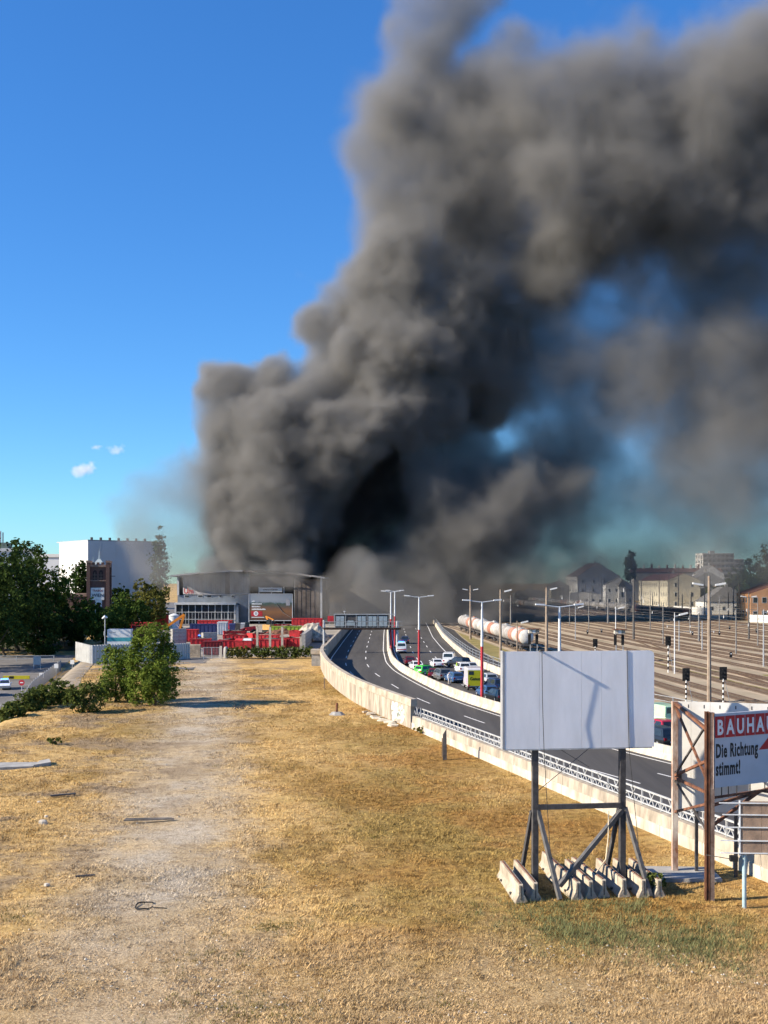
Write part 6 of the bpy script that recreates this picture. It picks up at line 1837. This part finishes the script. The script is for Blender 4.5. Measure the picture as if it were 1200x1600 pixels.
# trees beyond the railway
HG = "trees beyond the railway"
for i, (u, y, vt, w_, n_) in enumerate(((1196, 640, 858, 30, 4200), (1172, 660, 872, 24, 3400), (1155, 640, 890, 22, 3000), (1186, 560, 890, 22, 3200), (1140, 600, 905, 16, 2400), (1120, 560, 915, 13, 2000), (1103, 590, 918, 11, 1600), (955, 700, 935, 8, 1000), (975, 690, 938, 7, 900), (1170, 500, 918, 14, 2200), (1240, 620, 862, 30, 3600), (905, 760, 905, 14, 1600), (1260, 520, 880, 26, 2800))):
    simple_tree(["crown of the wooded hill at the picture's edge", "second crown down the wooded hill", "third crown down the wooded hill", "dark tree above the salmon house roof", "dark tree between flats and low grey roofed house", "small tree behind the low grey roofed house", "small tree at the end of the white wall", "small tree before the white house", "small round tree at the white house gable", "dark tree beside the salmon house", "far crown of the wooded hill outside the picture", "smoke veiled tree beside the brown roofed house", "tree right of the salmon house outside the picture"][i],
                u, 0, vt, w_, lf_dark if i % 3 else lf_mid, n_, .65, 60 + i, 0, .05, HG, y=y)
# shrubs in front of the fence line of the yard
# ------------------------------------------------------------------ dry grass, weeds and pebbles of the field
gmat = bpy.data.materials.new("dry_grass"); gmat.use_nodes = True
t_ = gmat.node_tree
c_, _, _ = field_nodes(t_, True)
b_ = t_.nodes["Principled BSDF"]; b_.inputs["Roughness"].default_value = .9; b_.inputs["Specular IOR Level"].default_value = .1
t_.links.new(c_, b_.inputs["Base Color"])
rs_ = np.random.RandomState(77)
NT = 520000
Y_ = 1 / (1 / 30.0 - rs_.rand(NT) * (1 / 30.0 - 1 / 175.0))
Xc = np.array([X_crest(y) for y in np.arange(20, 180)]); Xl = np.array([X_left(y) for y in np.arange(20, 180)])
yi = np.clip((Y_ - 20).astype(int), 0, 158)
half = .42 * Y_ + 4
lo_x, hi_x = np.maximum(Xc[yi] + .5, -half), np.minimum(Xl[yi] - .6, half)
X_ = lo_x + (hi_x - lo_x) * rs_.rand(NT)
keep = hi_x > lo_x
# clumps: patchy density from lattice noise, thin on the gravel track
def lat(x, y, s_, seed):
    r2 = np.random.RandomState(seed); g_ = r2.rand(128, 128)
    a, b = x / s_ + 500.3, y / s_ + 300.7
    i, j = np.floor(a).astype(int), np.floor(b).astype(int)
    f, g2_ = a - i, b - j
    f, g2_ = f * f * (3 - 2 * f), g2_ * g2_ * (3 - 2 * g2_)
    G_ = lambda p, q: g_[p % 128, q % 128]
    return (G_(i, j) * (1 - f) + G_(i + 1, j) * f) * (1 - g2_) + (G_(i, j + 1) * (1 - f) + G_(i + 1, j + 1) * f) * g2_
den = .55 * lat(X_, Y_, 3.0, 1) + .45 * lat(X_, Y_, .8, 2)
trk = np.abs(X_ + 3.4 + .142 * Y_)
den -= .28 * np.clip(1 - trk / 3.5, 0, 1)
keep &= den > (.14 + .50 * rs_.rand(NT))
X_, Y_, den = X_[keep], Y_[keep], den[keep]
n = len(X_)
zt = np.zeros(n)
gz_cache = {}
for i in range(n):
    kx = (round(X_[i]), round(Y_[i]))
    if kx not in gz_cache: gz_cache[kx] = ground_z(X_[i], Y_[i])
    zt[i] = gz_cache[kx]
tris = []
for bl_ in range(2):
    a = rs_.rand(n) * 6.283
    h_ = (.02 + .11 * den * rs_.rand(n) ** 1.5) * (1 + Y_ / 150)
    wd = (.004 + .006 * rs_.rand(n)) * (1 + Y_ / 40)
    lean = .6 + 1.6 * rs_.rand(n)
    ox, oy = rs_.normal(size=n) * .05 * (1 + Y_ / 80), rs_.normal(size=n) * .05 * (1 + Y_ / 80)
    bx, by = X_ + ox, Y_ + oy
    dx, dy = np.cos(a), np.sin(a)
    p0 = np.stack([bx - dy * wd, by + dx * wd, zt - .02], 1); p1 = np.stack([bx + dy * wd, by - dx * wd, zt - .02], 1)
    p2 = np.stack([bx + dx * h_ * lean, by + dy * h_ * lean, zt + h_], 1)
    tris.append(np.stack([p0, p1, p2], 1))
co = np.concatenate(tris, 0).reshape(-1, 3)
o = place("dry_grass", fast_mesh("dry_grass", co, 0, gmat, 3)); tag(o, "dry straw coloured grass covering the field", "grass", kind="stuff")
# taller dry tufts standing out of the matted straw
r2 = np.random.RandomState(123)
NC = 7000
cy_ = 1 / (1 / 31.0 - r2.rand(NC) * (1 / 31.0 - 1 / 130.0))
ci = np.clip((cy_ - 20).astype(int), 0, 158)
l_, h_x = np.maximum(Xc[ci] + 1, -.42 * cy_ - 3), np.minimum(Xl[ci] - 1.2, .42 * cy_ + 3)
cx_ = l_ + (h_x - l_) * r2.rand(NC)
dn_ = .5 * lat(cx_, cy_, 5.0, 3) + .5 * lat(cx_, cy_, 1.6, 4) - .22 * np.clip(1 - np.abs(cx_ + 3.4 + .142 * cy_) / 4.0, 0, 1)
kp_ = (dn_ > .42 + .16 * r2.rand(NC)) & (h_x > l_)
cx_, cy_, dn_ = cx_[kp_], cy_[kp_], dn_[kp_]
NB = 26
k_i = np.repeat(np.arange(len(cx_)), NB); n = len(k_i)
sz_ = (r2.uniform(.5, 1.3, len(cx_)) * (.6 + dn_))[k_i]
a = r2.rand(n) * 6.283; h_ = .15 * sz_ * r2.uniform(.35, 1.1, n); wd = (.004 + .005 * r2.rand(n)) * (1 + cy_[k_i] / 45); ln = .3 + 1.2 * r2.rand(n)
rad_ = np.abs(r2.normal(size=n)) * .16 * sz_; aa = r2.rand(n) * 6.283
px, py = cx_[k_i] + np.cos(aa) * rad_ * 1.4, cy_[k_i] + np.sin(aa) * rad_
dx, dy = np.cos(a), np.sin(a)
gzt = np.array([ground_z(x, y) for x, y in zip(cx_, cy_)])[k_i] - .02
co = np.stack([np.stack([px - dy * wd, py + dx * wd, gzt], 1), np.stack([px + dy * wd, py - dx * wd, gzt], 1), np.stack([px + dx * h_ * ln, py + dy * h_ * ln, gzt + h_], 1)], 1).reshape(-1, 3)
o = place("dry_tufts", fast_mesh("dry_tufts", co, 0, gmat, 3)); tag(o, "taller dry tufts standing in the straw", "grass", kind="stuff")
# taller grey green weeds in the near corner and greener tufts
def weed_patch(name, label, spots, mat, h0, seed):
    r2 = np.random.RandomState(seed); T_ = []
    for (u, v, ru, rv, n_) in spots:
        c = gp(u, v); e = gp(u + ru, v); f = gp(u, v - rv)
        rx, ry = abs(e.x - c.x), abs(f.y - c.y)
        nc = n_ // 10
        cx = c.x + r2.normal(size=nc) * rx * .75; cy_ = c.y + r2.normal(size=nc) * ry * .75
        k = r2.randint(0, nc, n_)
        px, py = cx[k] + r2.normal(size=n_) * .14, cy_[k] + r2.normal(size=n_) * .14
        hs_ = (r2.uniform(.25, 1.1, nc) ** 1.3 * r2.choice([.6, 1, 1.5], nc))[k] * h0
        a = r2.rand(n_) * 6.283; h_ = hs_ * r2.uniform(.5, 1.1, n_); wd = .006 + .010 * r2.rand(n_); ln = .3 + 1.1 * r2.rand(n_)
        dx, dy = np.cos(a), np.sin(a)
        T_.append(np.stack([np.stack([px - dy * wd, py + dx * wd, 0 * px - .03], 1), np.stack([px + dy * wd, py - dx * wd, 0 * px - .03], 1), np.stack([px + dx * h_ * ln, py + dy * h_ * ln, h_], 1)], 1))
    o = place(name, fast_mesh(name, np.concatenate(T_, 0).reshape(-1, 3), 0, mat, 3))
    return tag(o, label, "weeds", kind="stuff")
weed_patch("weeds", "grey green weeds growing before the barriers and signs", [(905, 1458, 60, 16, 2600), (1060, 1470, 60, 18, 2600), (1150, 1488, 70, 24, 5200), (960, 1440, 130, 20, 2600), (1110, 1450, 100, 24, 2600), (850, 1425, 60, 14, 900), (1010, 1480, 90, 26, 1600), (930, 1412, 90, 8, 1800), (1190, 1460, 60, 24, 1800)], lf_weed, .20, 5)
weed_patch("green_tufts", "scattered greener tufts in the straw", [(480, 1440, 60, 16, 900), (420, 1585, 120, 30, 2000), (330, 1500, 60, 24, 600), (560, 1130, 60, 10, 1200), (640, 1160, 50, 12, 900), (500, 1060, 20, 8, 900), (520, 1085, 20, 8, 700), (590, 1300, 60, 18, 900), (700, 1420, 50, 12, 800), (30, 1430, 40, 12, 500), (415, 1450, 20, 6, 400), (430, 1190, 60, 10, 800), (640, 1560, 60, 14, 900), (760, 1330, 60, 14, 700)], lf_olive, .11, 6)
# pale pebbles
r2 = np.random.RandomState(9)
NP_ = 5200
py = 1 / (1 / 31.0 - r2.rand(NP_) * (1 / 31.0 - 1 / 95.0)); px = (r2.rand(NP_) * 2 - 1) * .40 * py
kp = (np.abs(px + 3.4 + .142 * py) < 7 * r2.rand(NP_) + 1) | (py < 42)
kp &= px < np.array([X_left(y) for y in py]) - 1
px, py = px[kp], py[kp]; n = len(px)
s_ = (.012 + .03 * r2.rand(n) ** 3) * (1 + py / 90)
V0 = np.stack([px, py, 0 * px + .0], 1)
oct_ = np.array([(1, 0, 0), (0, 1, 0), (-1, 0, 0), (0, -1, 0), (0, 0, .8)])
fc = [(0, 1, 4), (1, 2, 4), (2, 3, 4), (3, 0, 4)]
jit = 1 + .35 * r2.normal(size=(n, 5, 3))
VV = V0[:, None, :] + oct_[None] * jit * s_[:, None, None]
co = np.concatenate([VV[:, f, :] for f in fc], 0).reshape(-1, 3)
o = place("pebbles", fast_mesh("pebbles", co, 0, M("pebble", (.50, .44, .36), .9, .25, 6), 3)); tag(o, "pale pebbles scattered over the gravel track", "gravel", kind="stuff")
# weeds between the tracks
vm = M("yard_weeds", (.22, .18, .06), .95, .3, .8, .5, col2=(.11, .11, .03), detail=8)
for i, (k, y0_, y1_) in enumerate(((5.5, 118, 165), (6.5, 110, 150), (8.5, 150, 185), (3.5, 120, 200), (4.5, 170, 230), (10.5, 165, 190))):
    strip("grass_strip", lambda y: track_x(k, y) - .4 - .5 * abs(math.sin(y * .17 + i)) - .2 * math.sin(y * .9), lambda y: track_x(k, y) + .4 + .5 * abs(math.sin(y * .21)) + .2 * math.sin(y * 1.3), y0_, y1_, .032, vm, 2.0, label="yellow green weed strip between tracks, %s of its kind from the motorway" % words_[[2, 3, 4, 0, 1, 5][i]], cat="verge")

# ------------------------------------------------------------------ smoke and clouds (volume grids)
def up_axis(a, n, cell, axis, off):
    x = (np.arange(n) / cell) + off
    i0 = np.floor(x).astype(int)
    f = (x - i0).astype(np.float32)
    f = f * f * (3 - 2 * f)
    sh = [1, 1, 1]
    sh[axis] = n
    f = f.reshape(sh)
    return np.take(a, i0, axis) * (1 - f) + np.take(a, i0 + 1, axis) * f

def noise3(rs, shape, cell):
    dims = [int(s / cell) + 4 for s in shape]
    a = (rs.rand(*dims).astype(np.float32) * 2 - 1)
    for ax in range(3):
        a = up_axis(a, shape[ax], cell, ax, rs.rand())
    return a

def fbm3(rs, shape, cell, octs, gain=0.5):
    out = np.zeros(shape, np.float32)
    amp, tot = 1.0, 0.0
    for k in range(octs):
        out += amp * noise3(rs, shape, cell)
        tot += amp
        amp *= gain
        cell = max(cell / 2.0, 1.5)
    return out / tot

def volume_grid(name, lo, hi, dens, mat, label, category):
    """A volume grid whose voxels take the values of dens[z, y, x]."""
    nz, ny, nx = dens.shape
    me = bpy.data.meshes.new(name)
    n = dens.size
    me.vertices.add(n)
    gz, gy, gx = np.meshgrid(np.linspace(lo[2], hi[2], nz, dtype=np.float32), np.linspace(lo[1], hi[1], ny, dtype=np.float32),
                             np.linspace(lo[0], hi[0], nx, dtype=np.float32), indexing='ij')
    co = np.stack([gx.ravel(), gy.ravel(), gz.ravel()], 1)
    me.vertices.foreach_set("co", co.ravel())
    at = me.attributes.new("dens", 'FLOAT', 'POINT')
    at.data.foreach_set("value", dens.astype(np.float32).ravel())
    o = bpy.data.objects.new(name, me)
    COL.objects.link(o)
    ng = bpy.data.node_groups.new(name + "_grid", 'GeometryNodeTree')
    ng.interface.new_socket("Geometry", in_out='INPUT', socket_type='NodeSocketGeometry')
    ng.interface.new_socket("Geometry", in_out='OUTPUT', socket_type='NodeSocketGeometry')
    N, L = ng.nodes.new, ng.links.new
    gi, go = N("NodeGroupInput"), N("NodeGroupOutput")
    vc = N("GeometryNodeVolumeCube")
    vc.inputs["Min"].default_value = lo
    vc.inputs["Max"].default_value = hi
    vc.inputs["Resolution X"].default_value = nx
    vc.inputs["Resolution Y"].default_value = ny
    vc.inputs["Resolution Z"].default_value = nz
    vc.inputs["Background"].default_value = 0.0
    pos = N("GeometryNodeInputPosition")
    sep = N("ShaderNodeSeparateXYZ")
    L(pos.outputs[0], sep.inputs[0])
    idx = []
    for a, m in enumerate((nx, ny, nz)):
        s = N("ShaderNodeMath"); s.operation = 'SUBTRACT'
        L(sep.outputs[a], s.inputs[0]); s.inputs[1].default_value = lo[a]
        q = N("ShaderNodeMath"); q.operation = 'MULTIPLY'
        L(s.outputs[0], q.inputs[0]); q.inputs[1].default_value = (m - 1) / (hi[a] - lo[a])
        r = N("ShaderNodeMath"); r.operation = 'ROUND'
        L(q.outputs[0], r.inputs[0])
        idx.append(r)
    m1 = N("ShaderNodeMath"); m1.operation = 'MULTIPLY_ADD'
    L(idx[2].outputs[0], m1.inputs[0]); m1.inputs[1].default_value = ny; L(idx[1].outputs[0], m1.inputs[2])
    # integer maths keeps the index exact
    fi = []
    for r in idx:
        c = N("FunctionNodeFloatToInt"); c.rounding_mode = 'ROUND'
        L(r.outputs[0], c.inputs[0]); fi.append(c)
    def im(op, a, b):
        x = N("FunctionNodeIntegerMath"); x.operation = op
        for k, v in enumerate((a, b)):
            if isinstance(v, int): x.inputs[k].default_value = v
            else: L(v, x.inputs[k])
        return x.outputs[0]
    ii = im('ADD', im('MULTIPLY', im('ADD', im('MULTIPLY', fi[2].outputs[0], ny), fi[1].outputs[0]), nx), fi[0].outputs[0])
    ng.nodes.remove(m1)
    na = N("GeometryNodeInputNamedAttribute"); na.data_type = 'FLOAT'; na.inputs["Name"].default_value = "dens"
    si = N("GeometryNodeSampleIndex"); si.data_type = 'FLOAT'; si.domain = 'POINT'; si.clamp = True
    L(gi.outputs[0], si.inputs["Geometry"])
    L(na.outputs["Attribute"], si.inputs["Value"])
    L(ii, si.inputs["Index"])
    L(si.outputs[0], vc.inputs["Density"])
    sm = N("GeometryNodeSetMaterial"); sm.inputs["Material"].default_value = mat
    L(vc.outputs[0], sm.inputs[0])
    L(sm.outputs[0], go.inputs[0])
    md = o.modifiers.new("grid", 'NODES')
    md.node_group = ng
    o["kind"] = "stuff"
    o["label"] = label
    o["category"] = category
    me.materials.append(mat)
    return o

def vol_mat(name, color, gain, aniso=0.0):
    m = bpy.data.materials.new(name)
    m.use_nodes = True
    t = m.node_tree
    t.nodes.clear()
    out = t.nodes.new("ShaderNodeOutputMaterial")
    pv = t.nodes.new("ShaderNodeVolumePrincipled")
    pv.inputs["Color"].default_value = (*color, 1)
    pv.inputs["Density"].default_value = gain
    pv.inputs["Density Attribute"].default_value = "density"
    pv.inputs["Anisotropy"].default_value = aniso
    t.links.new(pv.outputs[0], out.inputs["Volume"])
    return m

# puffs of the plume: image column, image row, distance, radius in photo pixels, extinction
PUFFS = []
def puffs(D, Y, rows, into=PUFFS):
    for (u, v, r, *rest) in rows:
        y = Y + (rest[0] if rest else 0)
        into.append(((u - 600) / FPX * y, y, CAM_H + (HOR - v) / FPX * y, r * 1.17 / FPX * y, D))
# rising column over the hall
puffs(.26, 394, [(352, 602, 42), (345, 655, 44), (352, 720, 48), (362, 790, 50), (385, 850, 52), (400, 600, 48), (420, 680, 72, -6), (425, 770, 72, -8),
                 (445, 845, 56, -4), (480, 620, 70), (520, 570, 72, 4), (510, 700, 80, -4), (490, 790, 66, 4), (560, 640, 88, 6), (496, 520, 50, 6), (420, 890, 36, 0), (470, 880, 40, 6),
                 (360, 875, 28, 4), (330, 880, 24, 8), (390, 890, 24, -8)])
puffs(.24, 404, [(560, 470, 72), (600, 540, 90), (620, 430, 74), (640, 630, 90), (680, 540, 88), (600, 710, 70, 12), (700, 460, 74), (740, 590, 72, 10), (780, 540, 60, 10)])
# the drifting upper cloud
puffs(.095, 412, [(650, 270, 90), (630, 170, 78), (660, 90, 72), (680, 30, 62), (720, -30, 60), (600, 230, 60), (740, 200, 100), (840, 200, 118), (960, 190, 126), (1080, 190, 126), (1190, 180, 126), (1310, 190, 140),
                 (620, 330, 64), (700, 330, 106), (820, 310, 120), (940, 310, 122), (1060, 310, 120), (1180, 320, 120), (1300, 340, 130), (650, 400, 78), (760, 400, 86), (860, 420, 92), (960, 410, 84), (1060, 400, 80)])
puffs(.10, 432, [(760, 300, 90), (860, 360, 90), (960, 380, 80), (720, 420, 60), (840, 440, 60)])
puffs(.066, 420, [(870, 500, 74), (1000, 450, 80), (960, 510, 70), (1050, 520, 70), (1120, 420, 100), (1120, 500, 80), (900, 540, 60), (1230, 440, 105), (1330, 480, 130), (800, 590, 60), (870, 590, 66), (940, 480, 60)])
# veil on the lee side
puffs(.050, 425, [(900, 570, 84), (990, 590, 95), (1090, 570, 105), (1190, 530, 100), (1060, 470, 80), (1290, 610, 130), (1190, 650, 105), (1100, 670, 100), (1290, 500, 100)])
puffs(.064, 425, [(980, 650, 95), (900, 710, 90), (1060, 600, 88), (830, 760, 80), (970, 740, 95), (1070, 690, 88), (1000, 560, 70), (930, 630, 74), (1150, 620, 70)])
# low smoke blown over the motorway and the tracks
puffs(.11, 402, [(700, 830, 90), (780, 810, 90), (860, 790, 90), (650, 880, 84), (740, 890, 88), (820, 870, 90), (570, 905, 56), (600, 935, 58, -14), (670, 945, 62, -16), (730, 940, 60, -10),
                 (560, 960, 42, -20), (630, 980, 46, -30), (690, 985, 38, -34), (790, 925, 52), (540, 930, 32, -4), (900, 850, 72), (850, 905, 52), (760, 960, 38, -24), (690, 770, 66, 6), (760, 750, 60, 10)])
puffs(.040, 415, [(1000, 780, 95), (1090, 760, 110), (1190, 760, 110), (950, 840, 88), (1060, 845, 86), (1130, 690, 80), (1010, 700, 70), (1180, 680, 80), (910, 905, 62), (970, 890, 66), (1290, 780, 130), (1260, 860, 110), (860, 940, 46)])
puffs(.018, 415, [(1040, 900, 62), (1110, 900, 58), (1180, 910, 60), (1250, 920, 70)])
# thin wisps on the windward side and in front of the facade
puffs(.045, 394, [(258, 770, 42), (240, 800, 38), (272, 830, 46), (300, 780, 46), (268, 880, 42), (300, 850, 44), (296, 730, 40), (290, 890, 32), (236, 840, 30)])
FACE = []
puffs(.095, 360, [(298, 904, 14), (318, 912, 17), (345, 908, 19), (372, 905, 18), (395, 898, 19), (330, 893, 16), (425, 893, 20), (360, 894, 17), (288, 897, 10), (450, 895, 22), (410, 905, 14), (440, 906, 12)], FACE)
puffs(.045, 352, [(520, 945, 22), (545, 930, 26), (575, 940, 28), (530, 965, 18), (560, 968, 20), (600, 955, 26), (590, 985, 16, -18), (555, 985, 12, -14), (640, 960, 26), (620, 985, 18, -20), (515, 925, 22), (550, 905, 30)], FACE)
# black smoke with the core's self-shadow put into its colour, above the lee end
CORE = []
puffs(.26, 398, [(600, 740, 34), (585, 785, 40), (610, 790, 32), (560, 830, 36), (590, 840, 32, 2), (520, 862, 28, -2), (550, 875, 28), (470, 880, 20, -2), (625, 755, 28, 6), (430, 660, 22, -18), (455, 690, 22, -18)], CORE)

def make_smoke(name, pf, LO, HI, VOX, seed, mat, label, fine=1.0, big=7.0):
    shape = tuple(int((HI[a] - LO[a]) / VOX) + 1 for a in (2, 1, 0))
    rs = np.random.RandomState(seed)
    c = 1.55 / VOX
    gz, gy, gx = np.meshgrid(np.linspace(LO[2], HI[2], shape[0], dtype=np.float32), np.linspace(LO[1], HI[1], shape[1], dtype=np.float32),
                             np.linspace(LO[0], HI[0], shape[2], dtype=np.float32), indexing='ij')
    wx = gx + big * noise3(rs, shape, 26 * c) + 6.0 * fbm3(rs, shape, 11 * c, 2) + 2.6 * fine * fbm3(rs, shape, 4 * c, 2)
    wy = gy + big * noise3(rs, shape, 26 * c) + 5.0 * fbm3(rs, shape, 11 * c, 2)
    wz = gz + big * noise3(rs, shape, 26 * c) + 6.0 * fbm3(rs, shape, 11 * c, 2) + 2.6 * fine * fbm3(rs, shape, 4 * c, 2)
    F = np.full(shape, -1.0, np.float32)
    DW = np.zeros(shape, np.float32)
    WW = np.full(shape, 1e-6, np.float32)
    for (cx, cyy, cz, r, D) in pf:
        R_ = r * 1.5 + 18
        sl = []
        for cc, a, n in ((cz, 2, shape[0]), (cyy, 1, shape[1]), (cx, 0, shape[2])):
            s = (n - 1) / (HI[a] - LO[a])
            sl.append(slice(max(0, int((cc - R_ - LO[a]) * s)), max(0, min(n, int((cc + R_ - LO[a]) * s) + 2))))
        sl = tuple(sl)
        if any(s.stop <= s.start for s in sl): continue
        d = np.sqrt((wx[sl] - cx) ** 2 + (wy[sl] - cyy) ** 2 + (wz[sl] - cz) ** 2) / r
        F[sl] = np.maximum(F[sl], 1 - d)
        wt = np.clip(1.45 - d, 0, 2) ** 3
        DW[sl] += wt * D
        WW[sl] += wt
    bil = 1 - 2 * np.abs(fbm3(rs, shape, 10 * c, 4, 0.6))
    fb = fbm3(rs, shape, 20 * c, 6, 0.62)
    D = DW / WW
    up = np.clip((gz - 80) / 70, 0, 1)
    S = F + np.where(D > .075, 0.17, 0.34) + (0.18 - 0.10 * up) * (bil - 0.75) + np.where(D > .075, 0.60, 0.36) * fb
    soft = np.where(D > .1, 0.33 + 0.36 * up, 0.64)
    k = np.clip(S / soft, 0, 1)
    k = k * k * (3 - 2 * k)
    dens = D * k * np.where(D > .1, np.clip(0.80 + 1.9 * fb, 0.06, 2.2), np.clip(0.95 + 1.7 * fb, 0.18, 2.0))
    for ax, n in enumerate(shape):
        e = np.minimum(np.arange(n), n - 1 - np.arange(n)) / 5.0
        if ax == 0: e = (n - 1 - np.arange(n)) / 5.0
        sh = [1, 1, 1]; sh[ax] = n
        dens *= np.clip(e, 0, 1).reshape(sh)
    dens[dens < 0.0012] = 0
    return volume_grid(name, LO, HI, dens, mat, label, "smoke")
MATS_SMOKE = vol_mat("smoke", (0.37, 0.365, 0.36), 1.0, 0.1)
make_smoke("smoke", PUFFS, (-105.0, 318.0, 0.2), (190.0, 478.0, 246.0), 1.25, 11, MATS_SMOKE,
           "thick dark grey smoke plume rising from the burning hall and drifting over the railway")
make_smoke("facade_smoke", FACE, (-76.0, 320.0, 0.2), (22.0, 372.0, 30.0), .9, 14, MATS_SMOKE, "grey smoke curling over the hall front and across the motorway mouth", 1.0, 2.0)
make_smoke("shade_black_smoke", CORE, (-62.0, 360.0, 4.0), (30.0, 425.0, 78.0), 1.3, 12, vol_mat("shade_black_smoke", (0.06, 0.058, 0.058), 1.0, 0.0),
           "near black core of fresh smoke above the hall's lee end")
# three small fair weather clouds far off
cmat = vol_mat("cloud", (0.98, 0.98, 0.98), 1.0, 0.3)
for i, (u, v, w_, h_, lb_) in enumerate(((131, 733, 15, 8, "brightest small white cloud, lowest of the three"), (181, 702, 13, 6, "small white cloud nearest the smoke"), (150, 700, 11, 3.6, "thin faint white cloud between the other two"))):
    Yc = 2600.0
    c_ = Vector(((u - 600) / FPX * Yc, Yc, CAM_H + (HOR - v) / FPX * Yc))
    sx_, sz_ = w_ / FPX * Yc * 1.5, h_ / FPX * Yc * 1.9
    sh_ = (24, 16, 40)
    r3 = np.random.RandomState(40 + i)
    az, ay, ax_n = np.meshgrid(np.linspace(-1, 1, 24), np.linspace(-1, 1, 16), np.linspace(-1, 1, 40), indexing='ij')
    tilt = .35 if i == 0 else .15
    rr_ = np.sqrt((ax_n * 1.15) ** 2 + ay ** 2 + ((az - tilt * ax_n) * 1.25) ** 2)
    dn = np.clip((.82 - rr_ + .9 * fbm3(r3, sh_, 9, 4, .6)) * 1.6, 0, 1) * np.clip((1 - np.abs(ax_n)) * 6, 0, 1) * np.clip((1 - np.abs(az)) * 5, 0, 1)
    volume_grid("cloud", (c_.x - sx_, Yc - sx_, c_.z - sz_), (c_.x + sx_, Yc + sx_, c_.z + sz_), (dn * (.030 if i == 0 else .016)).astype(np.float32), cmat, lb_, "cloud")
